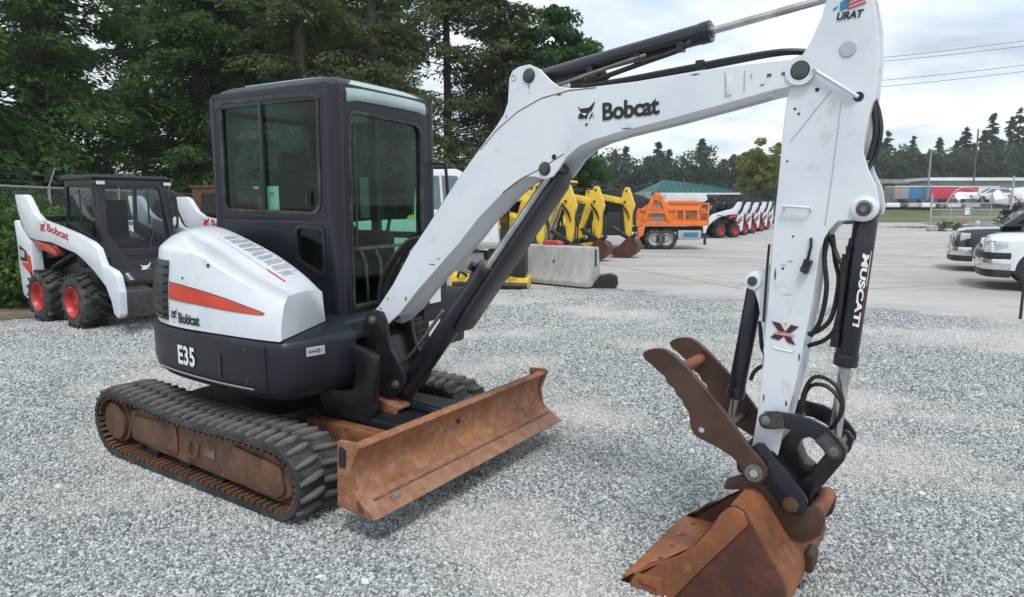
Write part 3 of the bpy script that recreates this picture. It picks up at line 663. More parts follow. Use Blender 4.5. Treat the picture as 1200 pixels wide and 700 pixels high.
# --- upper structure in its own slewed frame
def up(name, g, m, parent=None, **k): return obj(name, g, m, parent or exc, **({} if parent else {'basis': UB}), **k)
PLAN = [(-1.06, 0.32), (-1.03, 0.0), (-0.93, -0.30), (-0.74, -0.55), (-0.50, -0.69), (-0.20, -0.755), (0.20, -0.79), (0.52, -0.785)]
PLANS = [tuple(p[:2]) for p in crom([(a, b, 0) for a, b in PLAN], 4)]
def plan_y(x, off=0.0):
    for (a, b), (c, d) in zip(PLANS, PLANS[1:] + [(0.9, -0.76)]):
        if a <= x <= c: return b + (d - b) * (x - a) / (c - a) - off
    return PLAN[-1][1] - off
def cwring(z, ins):
    near = [(a, b) for a, b in [tuple(p[:2]) for p in crom([(a, b, 0) for a, b in PLAN], 4)]] + [(0.70, -0.772), (0.735, -0.745), (0.80, -0.50), (0.81, -0.30), (0.55, -0.12), (0.5, 0.9), (0.2, 1.12), (-0.5, 1.12), (-0.85, 0.92), (-1.0, 0.65)]
    c = Vector((-0.1, 0.2)); out = []
    for p in near:
        v = Vector(p) - c; out.append(tuple(c + v * (1 - ins / v.length)) + (z,))
    return out
g = G(); g.loft([cwring(0.575, 0.16), cwring(0.60, 0.05), cwring(0.64, 0.012), cwring(0.70, 0.0), cwring(0.885, 0.0), cwring(0.915, 0.006), cwring(0.93, 0.03)])
cw = up("counterweight", g, "cab_paint", sharp=45)
tag(cw, label="charcoal tail counterweight with a white model number")
def cwf(x0, z0, off=0.008): return lambda a, b: (x0 + a, plan_y(x0 + a, off), z0 + b)
lettering("model_lettering", "E35", cwf(-0.19, 0.71), 0.185, 0.118, "decal_white", cw, bold=0.03, spacing=1.06)
g = G(); g.box((0.235, plan_y(0.235, 0.004), 0.75), (0.010, 0.010, 0.13)); obj("cover_seam", g, "dark_steel", cw)
g = G(); g.tube([(x, plan_y(x, 0.0), 0.648 + 0.012 * (0.4 - x)) for x in np.linspace(-0.45, 0.5, 14)], 0.006, 6); obj("rubbing_strip", g, "grey_far", cw)
g = G()
Q = [(0.752, -0.64), (0.773, -0.545)]
g.add([(0.767, -0.645, 0.835), (0.795, -0.535, 0.835), (0.795, -0.535, 0.885), (0.767, -0.645, 0.885)], [(0, 1, 2, 3)])
pl = obj("serial_plate", g, "decal_grey", cw)
V_, F_ = text_pts("HA8B1", 0.09, 0.026)
lettering("plate_lettering", "44481", lambda a, b: (0.7715 + a * 0.247, -0.634 + a * 0.97, 0.847 + b), 0.085, 0.026, "decal_black", pl)
# hood: side wall, bevel band between two creases, top deck; the front end is cut obliquely
HC1 = [(-.95, -.22, 1.33), (-.85, -.36, 1.36), (-.70, -.50, 1.385), (-.5, -.63, 1.40), (-.3, -.69, 1.405), (-.1, -.73, 1.39), (.05, -.74, 1.365), (.24, -.742, 1.29), (.5, -.735, 1.20), (.685, -.72, 1.137)]
HC2 = [(-.93, -.10, 1.41), (-.83, -.2, 1.455), (-.70, -.32, 1.485), (-.52, -.42, 1.490), (-.37, -.48, 1.465), (-.2, -.50, 1.42), (-.02, -.51, 1.352), (.15, -.52, 1.285), (.34, -.52, 1.21), (.53, -.53, 1.150)]
HIN = [(-.95, .0, 1.44), (-.85, -.05, 1.48), (-.72, -.1, 1.50), (-.55, -.15, 1.505), (-.40, -.18, 1.485), (-.25, -.2, 1.45), (-.05, -.2, 1.385), (.10, -.2, 1.325), (.28, -.2, 1.235), (.43, -.2, 1.135)]
HYB = [-.24, -.40, -.55, -.675, -.735, -.765, -.77, -.775, -.778, -.765]
def crom_n(P, k):
    P = np.array(P, dtype=float); out = []
    for i in range(len(P) - 1):
        p0, p1, p2, p3 = P[max(i - 1, 0)], P[i], P[i + 1], P[min(i + 2, len(P) - 1)]
        for j in range(k):
            t = j / k; out.append(0.5 * ((2 * p1) + (p2 - p0) * t + (2 * p0 - 5 * p1 + 4 * p2 - p3) * t * t + (3 * p1 - p0 - 3 * p2 + p3) * t ** 3))
    out.append(P[-1]); return out
KH = 4
S1, S2, SI = crom_n(HC1, KH), crom_n(HC2, KH), crom_n(HIN, KH); SB = crom_n([(y, 0) for y in HYB], KH)
def hood_y(x, z, off=0.004):
    for i in range(len(S1) - 1):
        if S1[i][0] <= x <= S1[i + 1][0]:
            t = (x - S1[i][0]) / (S1[i + 1][0] - S1[i][0]); yb = SB[i][0] + (SB[i + 1][0] - SB[i][0]) * t
            ys, zs = (S1[i] + (S1[i + 1] - S1[i]) * t)[1:]
            return yb + (ys - yb) * max(0, min(1, (z - 0.93) / (zs - 0.93))) ** 2 - off
    return -0.75
def hring(i, dx=0.0, ins=0.0):
    c1, c2, ci, yb = S1[i], S2[i], SI[i], SB[i][0]; pts = [np.array((c1[0] + 0.01, yb, 0.932))]
    for t in (0.08, 0.3, 0.55, 0.78, 0.93, 0.985): pts.append(np.array((c1[0] + 0.01 * (1 - t), yb + (c1[1] - yb) * t ** 2, 0.932 + (c1[2] - 0.932) * t)))
    for t in (0.06, 0.2, 0.5, 0.8, 0.95): p = c1 + (c2 - c1) * t; p[2] += 0.018 * math.sin(math.pi * t) - 0.002; pts.append(p)
    for t in (0.04, 0.2, 0.5, 0.8, 0.96): p = c2 + (ci - c2) * t; p[2] += 0.012 * math.sin(math.pi * t); pts.append(p)
    pts += [ci + np.array((0, 0.012, -0.012)), np.array((ci[0] + 0.0, ci[1] + 0.03, 0.932))]
    if ins:
        c = np.mean(pts, axis=0); pts = [c + (p - c) * (1 - ins) for p in pts]
    return [tuple(p + np.array((dx, 0, 0))) for p in pts]
N_ = len(S1)
g = G(); g.loft([hring(0, -0.012, 0.05)] + [hring(i) for i in range(N_)] + [hring(N_ - 1, 0.010, 0.012), hring(N_ - 1, 0.016, 0.04)])
hood = up("engine_hood", g, "white_paint", sharp=50)
tag(hood, label="white engine hood with a red stripe, sloping down to the front")
g = G(); ue_ = [(-0.285, 1.198), (-0.15, 1.192), (0.0, 1.178), (0.15, 1.158), (0.30, 1.135), (0.45, 1.106), (0.56, 1.084), (0.585, 1.076)]
le_ = [(-0.285, 1.098), (-0.15, 1.093), (0.0, 1.088), (0.15, 1.080), (0.30, 1.073), (0.45, 1.069), (0.56, 1.067), (0.585, 1.072)]
def refine(e, k=4): return [(a[0] + (b[0] - a[0]) * j / k, a[1] + (b[1] - a[1]) * j / k) for a, b in zip(e, e[1:]) for j in range(k)] + [e[-1]]
ue, le = refine(ue_), refine(le_)
for i in range(len(ue) - 1):
    rows = []
    for q in (i, i + 1): rows.append([(ue[q][0], hood_y(ue[q][0], le[q][1] + (ue[q][1] - le[q][1]) * t, 0.004), le[q][1] + (ue[q][1] - le[q][1]) * t) for t in (0, 0.33, 0.67, 1)])
    g.add(rows[0] + rows[1], [(k, k + 1, k + 5, k + 4) for k in range(3)])
obj("red_stripe", g, "red_stripe", hood)
g = G(); g.tube([(a, hood_y(a, b, 0.0035), b) for a, b in ue], 0.0022, 4); g.tube([(a, hood_y(a, b, 0.0035), b) for a, b in le], 0.0016, 4); obj("stripe_outline", g, "decal_maroon", hood)
hf = lambda x0, z0: (lambda a, b: (x0 + a, hood_y(x0 + a, z0 + b, 0.005), z0 + b))
emblem("wildcat_emblem", hf(-0.222, 0.998), 0.038, "decal_black", hood)
lettering("maker_lettering", "Bobcat", hf(-0.168, 0.960), 0.215, 0.064, "decal_black", hood, bold=0.03, spacing=0.92)
def hood_top(s, u, off=0.004):
    s = min(s * KH, N_ - 1.001); i = int(s); t = s - i; a = S2[i] + (S2[i + 1] - S2[i]) * t; b = SI[i] + (SI[i + 1] - SI[i]) * t
    p = a + (b - a) * u; return (p[0], p[1], p[2] + 0.012 * math.sin(math.pi * u) + off)
g = G(); g.tube([hood_top(x, 0.30, 0.002) for x in np.linspace(4.9, 8.1, 14)], 0.0022, 4); obj("decal_line", g, "line_grey", hood)
g = G(); g.tube([hood_top(x, 0.30, 0.003) for x in np.linspace(7.5, 8.3, 6)], 0.0045, 4); obj("decal_line", g, "red_stripe", hood)
g = G(); g.tube([hood_top(x, 0.0, 0.001) for x in np.linspace(3.6, 8.6, 20)], 0.0018, 4); obj("hood_seam", g, "line_grey", hood)
rr_ = random.Random(3)
for k in range(9):
    s0 = 4.9 + k * 0.36; g = G()
    for q in range(4):
        w = rr_.uniform(0.25, 0.5); u0 = 0.42 + rr_.uniform(0, 0.04); sa = s0 + q * 0.07
        g.add([hood_top(sa, u0), hood_top(sa + 0.035, u0), hood_top(sa + 0.035, u0 + w), hood_top(sa, u0 + w)], [(0, 1, 2, 3)])
    tag(obj("safety_print", g, "line_grey", hood, smooth=False), kind="stuff")
g = G()
def gq(x, z, o): return (x, hood_y(x, z, o), z)
xs = np.linspace(-0.93, -0.30, 12); zs = np.linspace(0.962, 1.325, 6)
rings = [[gq(x, z, 0.006 + (0.012 if 0 < j < 5 and 0 < i < 11 else 0)) for j, z in enumerate(zs)] for i, x in enumerate(xs)]
g.loft(rings, False, False); grl = obj("rear_grille", g, "cast_black", hood)
for k in range(7):
    z0 = 0.985 + k * 0.05; g = G(); g.tube([gq(x, z0 + 0.02 * (x + 0.3) * -1, 0.018) for x in np.linspace(-0.88, -0.325, 9)], 0.008, 6); obj("louvre", g, "cab_paint", grl)

for x_, z_ in ((-0.12, 1.23), (0.35, 1.10), (-0.05, 1.01)):
    g = G(); p_ = gq(x_, z_, 0.0); g.cyl((p_[0], p_[1] + 0.004, p_[2]), (p_[0], p_[1] - 0.004, p_[2]), 0.007, n=10); obj("panel_bolt", g, "dark_steel", hood)
g = G(); p_ = gq(0.12, 1.315, 0.0); g.cyl((p_[0], p_[1] + 0.006, p_[2]), (p_[0], p_[1] - 0.006, p_[2]), 0.012, n=14); obj("hood_latch", g, "dark_steel", hood, bevel=0.002)
g = G(); g.tube([(0.60, plan_y(0.55, 0.001) + 0.0, z) for z in (0.64, 0.7, 0.8, 0.9)], 0.003, 5); obj("panel_gap", g, "decal_black", cw)
for x_, z_ in ((-0.42, 0.86), (-0.42, 0.69), (0.45, 0.87), (0.45, 0.69)):
    g = G(); y_ = plan_y(x_, 0.0); g.cyl((x_, y_ + 0.004, z_), (x_, y_ - 0.004, z_), 0.011, n=6); obj("bolt", g, "dark_steel", cw)
# --- cab
cab = empty("cab"); cab.parent = exc; cab.matrix_basis = UB
CY0, CY1, CX0, CX1 = 0.05, 1.12, -0.87, 0.36
def q4(a, b, c, d, r, k=5): return rp([a, b, c, d], r, k)
g = G()
g.ringplate(q4((-0.85, 1.555), (0.31, 1.555), (0.31, 2.44), (-0.83, 2.44), 0.02), q4((-0.745, 1.625), (0.205, 1.60), (0.215, 2.36), (-0.735, 2.375), [0.06, 0.10, 0.05, 0.05]), CY0, CY0 + 0.05)
g.ringplate(q4((-0.85, 0.78), (0.31, 0.78), (0.31, 1.558), (-0.85, 1.558), 0.01), q4((-0.03, 1.285), (0.225, 1.17), (0.225, 1.50), (-0.03, 1.51), 0.05), CY0 + 0.002, CY0 + 0.048)
side = obj("side_panel", g, "cab_paint", cab, bevel=0.008)
g = G(); g.ringplate(q4((-0.76, 1.61), (0.22, 1.585), (0.23, 2.375), (-0.75, 2.39), [0.07, 0.11, 0.06, 0.06]), q4((-0.735, 1.635), (0.195, 1.612), (0.205, 2.35), (-0.725, 2.365), [0.05, 0.09, 0.045, 0.045]), CY0 - 0.007, CY0 + 0.01)
wf = obj("side_window", g, "rubber_side", cab, bevel=0.004)
g = G(); g.prism(q4((-0.74, 1.63), (0.20, 1.605), (0.21, 2.355), (-0.73, 2.37), [0.05, 0.09, 0.045, 0.045]), CY0 + 0.014, CY0 + 0.020); g.f = g.f[:1]; obj("pane", g, "cab_glass", wf)
g = G(); g.box((-0.325, CY0 + 0.002, 1.99), (0.035, 0.022, 0.75)); obj("window_mullion", g, "cast_black", wf, bevel=0.004)
g = G(); g.box((0.10, CY0 - 0.012, 1.70), (0.02, 0.012, 0.10)); g.tube([(0.02, CY0 + 0.05, 1.86), (0.12, CY0 + 0.05, 1.87), (0.17, CY0 + 0.05, 1.82), (0.17, CY0 + 0.05, 1.66)], 0.008, 6, smooth=3); obj("window_latch", g, "cast_black", wf)
g = G(); g.ringplate(q4((-0.045, 1.275), (0.24, 1.15), (0.24, 1.515), (-0.045, 1.525), 0.055), q4((-0.02, 1.30), (0.215, 1.195), (0.215, 1.49), (-0.02, 1.50), 0.045), CY0 - 0.006, CY0 + 0.01)
wf2 = obj("lower_side_window", g, "cast_black", cab, bevel=0.004)
g = G(); g.prism(q4((-0.03, 1.29), (0.225, 1.18), (0.225, 1.50), (-0.03, 1.51), 0.045), CY0 + 0.012, CY0 + 0.018); g.f = g.f[:1]; obj("pane", g, "dark_glass", wf2)
# front face
g = G(); g.ringplate(q4((0.14, 0.80), (1.04, 0.80), (1.04, 2.44), (0.14, 2.44), 0.02), q4((0.175, 0.97), (0.955, 0.97), (0.955, 2.25), (0.175, 2.27), [0.03, 0.03, 0.09, 0.09]), CX1 - 0.05, CX1, 'x'); obj("front_panel", g, "cab_paint", cab, bevel=0.008)
g = G(); g.ringplate(q4((0.168, 0.96), (0.962, 0.96), (0.962, 2.258), (0.168, 2.278), [0.03, 0.03, 0.09, 0.09]), q4((0.188, 0.985), (0.942, 0.985), (0.942, 2.238), (0.188, 2.258), [0.02, 0.02, 0.08, 0.08]), CX1 - 0.02, CX1 + 0.006, 'x')
fw = obj("front_window", g, "rubber_side", cab, bevel=0.003)
g = G(); g.prism(q4((0.18, 0.975), (0.95, 0.975), (0.95, 2.245), (0.18, 2.265), [0.02, 0.02, 0.08, 0.08]), CX1 - 0.018, CX1 - 0.012, 'x'); g.f = g.f[:1]; obj("pane", g, "cab_glass", fw)
g = G(); g.box((CX1 - 0.015, 0.565, 1.365), (0.022, 0.77, 0.022)); obj("window_bar", g, "dark_steel", fw)
g = G(); g.tube([(CX1 + 0.015, 0.20, 1.35), (CX1 + 0.02, 0.205, 1.60), (CX1 + 0.018, 0.20, 1.95), (CX1 + 0.01, 0.22, 2.2)], 0.008, 6, smooth=3); obj("wiper_arm", g, "cast_black", fw)
# left side (door), rear, corner posts
g = G(); g.ringplate(q4((-0.84, 0.80), (0.31, 0.80), (0.31, 2.44), (-0.82, 2.44), 0.02), q4((-0.70, 1.62), (0.20, 1.05), (0.20, 2.34), (-0.68, 2.36), 0.07), CY1 - 0.05, CY1); obj("door_panel", g, "cab_paint", cab, bevel=0.008)
g = G(); g.prism(q4((-0.70, 1.62), (0.20, 1.05), (0.20, 2.34), (-0.68, 2.36), 0.07), CY1 - 0.03, CY1 - 0.024); g.f = g.f[:1]; obj("door_pane", g, "cab_glass", cab)
g = G(); g.box((-0.22, CY1 - 0.03, 1.7), (0.07, 0.05, 1.5)); g.box((-0.25, CY1 - 0.03, 1.42), (0.95, 0.05, 0.05)); obj("door_frame", g, "cab_paint", cab)
g = G(); g.ringplate(q4((0.09, 0.80), (1.08, 0.80), (1.08, 2.44), (0.09, 2.44), 0.02), q4((0.2, 1.66), (0.97, 1.66), (0.97, 2.3), (0.2, 2.3), 0.07), CX0, CX0 + 0.05, 'x'); obj("rear_panel", g, "cab_paint", cab)
g = G(); g.prism(q4((0.2, 1.66), (0.97, 1.66), (0.97, 2.3), (0.2, 2.3), 0.07), CX0 + 0.02, CX0 + 0.026, 'x'); g.f = g.f[:1]; obj("rear_pane", g, "cab_glass", cab)
for (cx, cy, sx, sy) in ((CX1 - 0.055, CY0 + 0.055, 0.06, 0.06), (CX1 - 0.055, CY1 - 0.055, 0.06, 0.06), (CX0 + 0.05, CY0 + 0.05, 0.055, 0.055), (CX0 + 0.05, CY1 - 0.05, 0.055, 0.055)):
    g = G(); ring = rp([(cx - sx, cy - sy), (cx + sx, cy - sy), (cx + sx, cy + sy), (cx - sx, cy + sy)], 0.055, 5); g.prism(ring, 0.785, 2.42, 'z'); obj("corner_post", g, "cab_paint", cab, sharp=50)
# roof: rounded shell with glossy panel rolling down over the front, sky reflection put into its pale colour
def roof_ring(z, ins, r): return [(a, b, z) for a, b in rp([(CX0 - 0.004 + ins, CY0 - 0.004 + ins), (CX1 + 0.006 - ins, CY0 - 0.004 + ins), (CX1 + 0.006 - ins, CY1 + 0.004 - ins), (CX0 - 0.004 + ins, CY1 + 0.004 - ins)], r, 6)]
g = G(); g.loft([roof_ring(2.33, 0.02, 0.06), roof_ring(2.335, 0.0, 0.09), roof_ring(2.38, 0.0, 0.09), roof_ring(2.415, 0.010, 0.10), roof_ring(2.445, 0.027, 0.10), roof_ring(2.468, 0.052, 0.10), roof_ring(2.485, 0.085, 0.09), roof_ring(2.497, 0.13, 0.08), roof_ring(2.505, 0.2, 0.06)])
roof = obj("roof", g, "cab_paint", cab, sharp=60)
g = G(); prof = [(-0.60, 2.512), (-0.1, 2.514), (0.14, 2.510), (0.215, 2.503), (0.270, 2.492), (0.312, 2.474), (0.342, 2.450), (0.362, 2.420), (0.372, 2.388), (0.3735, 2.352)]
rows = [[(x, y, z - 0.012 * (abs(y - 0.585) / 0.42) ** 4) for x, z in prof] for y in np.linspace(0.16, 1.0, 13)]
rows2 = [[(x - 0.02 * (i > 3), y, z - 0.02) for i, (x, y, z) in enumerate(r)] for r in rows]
g.loft([a + b[::-1] for a, b in zip(rows, rows2)]); m_ = mat("roof_sky_sheen", (0.36, 0.47, 0.45), 0.2, col2=(0.30, 0.40, 0.39), nscale=3, coat=0.6); obj("roof_panel", g, "roof_sky_sheen", roof, sharp=50)
g = G(); g.prism(rp([(0.09, 2.20), (0.13, 2.20), (0.13, 2.31), (0.09, 2.31)], 0.015, 3), CX1 - 0.002, CX1 + 0.004, 'x'); obj("lamp_recess", g, "cast_black", cab)
# grab rail and mirror stay at the far front post
g = G(); g.tube([(CX1 + 0.0, 1.09, 1.98), (CX1 + 0.07, 1.12, 1.98), (CX1 + 0.09, 1.14, 1.93), (CX1 + 0.09, 1.16, 1.62), (CX1 + 0.05, 1.15, 1.36), (CX1, 1.1, 1.33)], 0.013, 8, smooth=4); obj("grab_rail", g, "cast_black", cab)
# interior
seat = empty("operator_seat"); seat.parent = cab
g = G(); g.box((-0.33, 0.60, 1.16), (0.50, 0.50, 0.16)); obj("seat_cushion", g, "seat_cloth", seat, bevel=0.05)
g = G(); g.box((-0.60, 0.60, 1.55), (0.16, 0.48, 0.70), Matrix.Rotation(-0.15, 3, 'Y')); obj("seat_backrest", g, "seat_cloth", seat, bevel=0.06)
g = G(); g.box((-0.62, 0.60, 1.98), (0.10, 0.28, 0.16)); obj("headrest", g, "seat_cloth", seat, bevel=0.04)
g = G(); g.box((-0.25, 0.24, 1.28), (0.55, 0.16, 0.35)); g.box((-0.25, 0.96, 1.28), (0.55, 0.14, 0.35)); con = obj("control_console", g, "seat_cloth", cab, bevel=0.03)
for y in (0.24, 0.96):
    g = G(); g.tube([(0.0, y, 1.44), (0.05, y, 1.62)], 0.014, 8); g.cyl((0.05, y, 1.60), (0.065, y, 1.70), 0.025, 0.03, n=12); obj("joystick", g, "hose", con)
for y in (0.5, 0.66):
    g = G(); g.tube([(0.2, y, 0.90), (0.18, y, 1.25), (0.14, y, 1.32)], 0.012, 8); obj("travel_lever", g, "steel", cab)
g = G(); g.box((-0.25, 0.585, 0.83), (1.2, 1.02, 0.06)); g.box((-0.62, 0.585, 1.0), (0.40, 1.0, 0.4)); obj("cab_floor", g, "seat_cloth", cab)
g = G(); g.box((-0.30, CY0 + 0.045, 1.70), (0.135, 0.004, 0.175)); st = obj("window_notice", g, "label_mint", cab)
lettering("notice_lettering", "170", lambda a, b: (-0.325 + a, CY0 + 0.041, 1.715 + b), 0.05, 0.03, "decal_black", st)
g = G(); g.box((-0.43, 0.16, 1.66), (0.13, 0.05, 0.13)); obj("first_aid_pouch", g, "rim_red", cab, bevel=0.01)
g = G(); g.box((-0.05, CY1 - 0.055, 1.85), (0.002, 0.002, 0.002)); g.prism(rp([(-0.36, 1.55), (-0.27, 1.55), (-0.27, 1.88), (-0.36, 1.88)], 0.004, 1), CY1 - 0.062, CY1 - 0.058); obj("door_notice", g, "decal_grey", cab)

# --- deck, swing frame, hydraulics
g = G(); g.prism([(-0.9, -0.3), (0.55, -0.5), (0.60, 0.98), (-0.8, 1.05)], 0.60, 0.80, 'z'); up("deck_frame", g, "cast_black", bevel=0.02)
g = G(); g.ringplate(rp([(0.44, 0.92), (0.98, 0.80), (0.93, 0.40), (0.55, 0.40)], 0.07), rp([(0.60, 0.77), (0.83, 0.76), (0.82, 0.58), (0.62, 0.55)], 0.06), -0.33, -0.27)
g.prism(rp([(0.30, 0.93), (0.74, 0.90), (0.76, 0.86), (0.30, 0.82)], 0.01, 2), -0.34, 0.06); up("swing_frame", g, "cast_black", bevel=0.014)
g = G(); g.prism([(0.38, 0.90), (0.72, 0.905), (0.72, 0.885), (0.38, 0.86)], -0.36, -0.34); up("frame_edge", g, "dark_brown")
g = G(); g.prism(rp([(0.50, 0.80), (0.74, 0.80), (0.76, 0.46), (0.50, 0.46)], 0.04, 3), -0.20, 0.22); up("swing_post", g, "cast_black", bevel=0.02)
g = G(); g.cyl((0.58, -0.25, 0.70), (0.86, -0.25, 0.68), 0.03); g.cyl((0.58, -0.25, 0.61), (0.82, -0.25, 0.60), 0.026); up("swing_cylinder", g, "steel")
bp_ = [(0.66, 0.80), (0.74, 0.99), (0.80, 1.028), (0.865, 1.02), (0.895, 0.965), (0.905, 0.88), (0.925, 0.80), (0.985, 0.71), (1.03, 0.655), (1.035, 0.60), (0.985, 0.535), (0.91, 0.49), (0.86, 0.455), (0.72, 0.45), (0.70, 0.52), (0.80, 0.62), (0.79, 0.71), (0.73, 0.76)]
brk = empty("swing_bracket"); brk.parent = exc; brk.matrix_basis = UB
for y0, y1 in ((-0.135, -0.105), (0.105, 0.135)):
    g = G(); g.prism(rp(bp_, 0.03, 3), y0, y1); obj("ear_plate", g, "cast_black", brk, bevel=0.008)
g = G(); g.prism(rp([(0.66, 0.86), (0.78, 0.90), (0.86, 0.86), (0.90, 0.74), (0.96, 0.62), (0.90, 0.50), (0.72, 0.47)], 0.03, 3), -0.106, 0.106); obj("casting", g, "cast_black", brk, bevel=0.02)
for p in ((0.80, 0.965), (0.965, 0.585)):
    g = G(); g.cyl((p[0], -0.15, p[1]), (p[0], 0.15, p[1]), 0.026, n=20); g.cyl((p[0], -0.158, p[1]), (p[0], -0.15, p[1]), 0.014, n=12); obj("pin", g, "steel", brk, bevel=0.003)
# panels ahead of the cab with white stickers
pnl = empty("step_panel"); pnl.parent = exc; pnl.matrix_basis = UB
g = G(); g.box((0.52, 0.80, 0.83), (0.30, 0.52, 0.42)); obj("step_box", g, "cab_paint", pnl, bevel=0.03)
g = G(); g.box((0.60, 0.62, 1.03), (0.16, 0.40, 0.20)); obj("valve_cover", g, "cab_paint", pnl, bevel=0.02)
for z in (0.78, 1.02):
    g = G(); g.box((0.6725 if z < 0.9 else 0.6825, 0.66, z), (0.004, 0.13, 0.11)); obj("white_sticker", g, "decal_white", pnl)
g = G()
for i in range(6): g.box((0.70, 0.36, 0.60 + i * 0.05), (0.02, 0.26, 0.02), Matrix.Rotation(0.5, 3, 'Y'))
g.box((0.66, 0.36, 0.72), (0.04, 0.30, 0.34)); up("front_grille", g, "cast_black")
for i, (dy, dz) in enumerate(((-0.07, 0.02), (-0.04, 0.0), (0.0, 0.03), (0.04, 0.01))):
    g = G(); g.tube([(0.78, 0.10 + dy, 0.90), (0.745, 0.06 + dy, 1.06), (0.80, 0.03 + dy, 1.20 + dz), (0.90, 0.0 + dy * 0.8, 1.32 + dz), (1.02, -0.03 + dy * 0.6, 1.43 + dz * 0.5), (1.10, -0.03 + dy * 0.5, 1.47)], 0.013, 8, smooth=5); up("boom_hose", g, "hose")
for i in range(3):
    g = G(); g.tube([(0.60, 0.25 + 0.03 * i, 0.78), (0.80, 0.22, 0.60 + 0.03 * i), (1.0, 0.14, 0.64 + 0.03 * i), (1.12, 0.09, 0.86 + 0.02 * i), (1.22, 0.06, 1.0)], 0.012, 8, smooth=5); up("swing_hose", g, "hose")

# --- boom (frame of the boom plane; near plate at y = -0.10)
def bo(name, g, m, parent=None, **k): return obj(name, g, m, parent or exc, **({} if parent else {'basis': BB}), **k)
PB = [(-0.045, 0.955), (-0.02, 1.012), (0.03, 1.05), (0.152, 1.187), (0.304, 1.392), (0.427, 1.526), (0.657, 1.788), (0.822, 1.955), (0.918, 2.049), (0.972, 2.112), (0.998, 2.17), (1.006, 2.285), (1.025, 2.318), (1.066, 2.334), (1.127, 2.338), (1.19, 2.308), (1.255, 2.247), (1.30, 2.216), (1.36, 2.203), (1.443, 2.197), (1.693, 2.199), (1.961, 2.213), (2.19, 2.219), (2.38, 2.216), (2.421, 2.205), (2.442, 2.178), (2.437, 2.149), (2.417, 2.127), (2.385, 2.119), (2.336, 2.111), (2.268, 2.101), (2.125, 2.073), (1.851, 2.022), (1.60, 1.980), (1.488, 1.956), (1.411, 1.929), (1.346, 1.884), (1.304, 1.832), (1.272, 1.796), (1.22, 1.780), (1.165, 1.796), (1.114, 1.797), (1.046, 1.771), (0.971, 1.721), (0.802, 1.584), (0.683, 1.462), (0.359, 1.172), (0.21, 1.023), (0.107, 0.946), (0.04, 0.915), (-0.02, 0.918)]
boom = empty("boom"); boom.parent = exc; boom.matrix_basis = BB
for y0, y1 in ((-0.100, -0.088), (0.088, 0.100)):
    g = G(); g.prism(PB, y0, y1); obj("boom_plate", g, "white_paint", boom, bevel=0.003, seg=1)
top = [(0.04, 1.035), (0.152, 1.175), (0.304, 1.380), (0.427, 1.514), (0.657, 1.775), (0.822, 1.94), (0.93, 2.035), (1.06, 2.115), (1.20, 2.168), (1.36, 2.190), (1.50, 2.189), (1.693, 2.190), (1.961, 2.203), (2.19, 2.209), (2.24, 2.205)]
bot = [(2.24, 2.105), (2.125, 2.082), (1.851, 2.030), (1.60, 1.990), (1.45, 1.958), (1.33, 1.905), (1.20, 1.84), (1.08, 1.792), (0.965, 1.725), (0.802, 1.592), (0.683, 1.472), (0.359, 1.182), (0.21, 1.035), (0.15, 0.99), (0.06, 0.99)]
g = G(); g.prism(top + bot, -0.089, 0.089); obj("boom_core", g, "white_paint", boom, sharp=25)
g = G(); g.tube([(a, -0.0985, b + 0.003) for a, b in top[5:11]], 0.0035, 5); g.tube([(a, -0.0985, b - 0.004) for a, b in bot[5:9]], 0.0035, 5); obj("weld_line", g, "frame_brown", boom)
for p, r in (((1.127, 2.284), 0.028), ((1.222, 1.834), 0.027), ((2.386, 2.170), 0.032), ((0.0, 0.970), 0.026)):
    g = G(); g.cyl((p[0], -0.112, p[1]), (p[0], 0.112, p[1]), r, n=24); g.cyl((p[0], -0.104, p[1]), (p[0], -0.098, p[1]), r * 1.28, n=24); pn = obj("pivot_pin", g, "dark_steel", boom, bevel=0.003)
g = G(); g.lathe([(0.048, 0), (0.055, 0.004), (0.055, 0.008), (0.036, 0.008)], (2.386, -0.0995, 2.170), (0, -1, 0)); obj("pin_boss", g, "white_paint", boom)
g = G(); g.cyl((1.275, -0.1012, 1.889), (1.275, -0.099, 1.889), 0.013); obj("bore_hole", g, "decal_black", boom)
g = G(); g.lathe([(0.010, 0), (0.014, 0.003), (0.017, 0)], (1.035, -0.1005, 2.285), (0, -1, 0), 14); obj("bore_hole", g, "line_grey", boom)
for x0, z0, x1, z1 in ((2.095, 2.205, 2.10, 2.086), (2.174, 2.203, 2.175, 2.100)):
    g = G(); g.tube([(x0, -0.101, z0 - 0.01), (x1, -0.101, z1 + 0.01)], 0.0025, 5); obj("plate_seam", g, "line_grey", boom)
g = G(); g.box((2.115, -0.102, 2.14), (0.022, 0.006, 0.075)); obj("hose_clip", g, "white_paint", boom, bevel=0.002)
for x in (2.27, 2.325):
    g = G(); g.box((x, -0.1015, 2.165), (0.016, 0.003, 0.010)); obj("paint_chip", g, "dark_steel", boom)
ang = math.radians(3.5)
bf = lambda x0, z0, th=ang: (lambda a, b: (x0 + a * math.cos(th) - b * math.sin(th), -0.1035, z0 + a * math.sin(th) + b * math.cos(th)))
emblem("wildcat_emblem", bf(1.452, 2.074, 0.02), 0.045, "decal_black", boom)
lettering("maker_lettering", "Bobcat", bf(1.537, 2.040, 0.035), 0.278, 0.080, "decal_black", boom, bold=0.032, spacing=0.93)
rs_ = random.Random(11)
def scrape(parent, x, y, z, w, h, m="dark_steel"):
    n = 9; g = G(); g.poly([(x + w * math.cos(2 * math.pi * k / n) * rs_.uniform(0.5, 1.1), y, z + h * math.sin(2 * math.pi * k / n) * rs_.uniform(0.4, 1.1)) for k in range(n)]); return obj("paint_chip", g, m, parent, smooth=False)
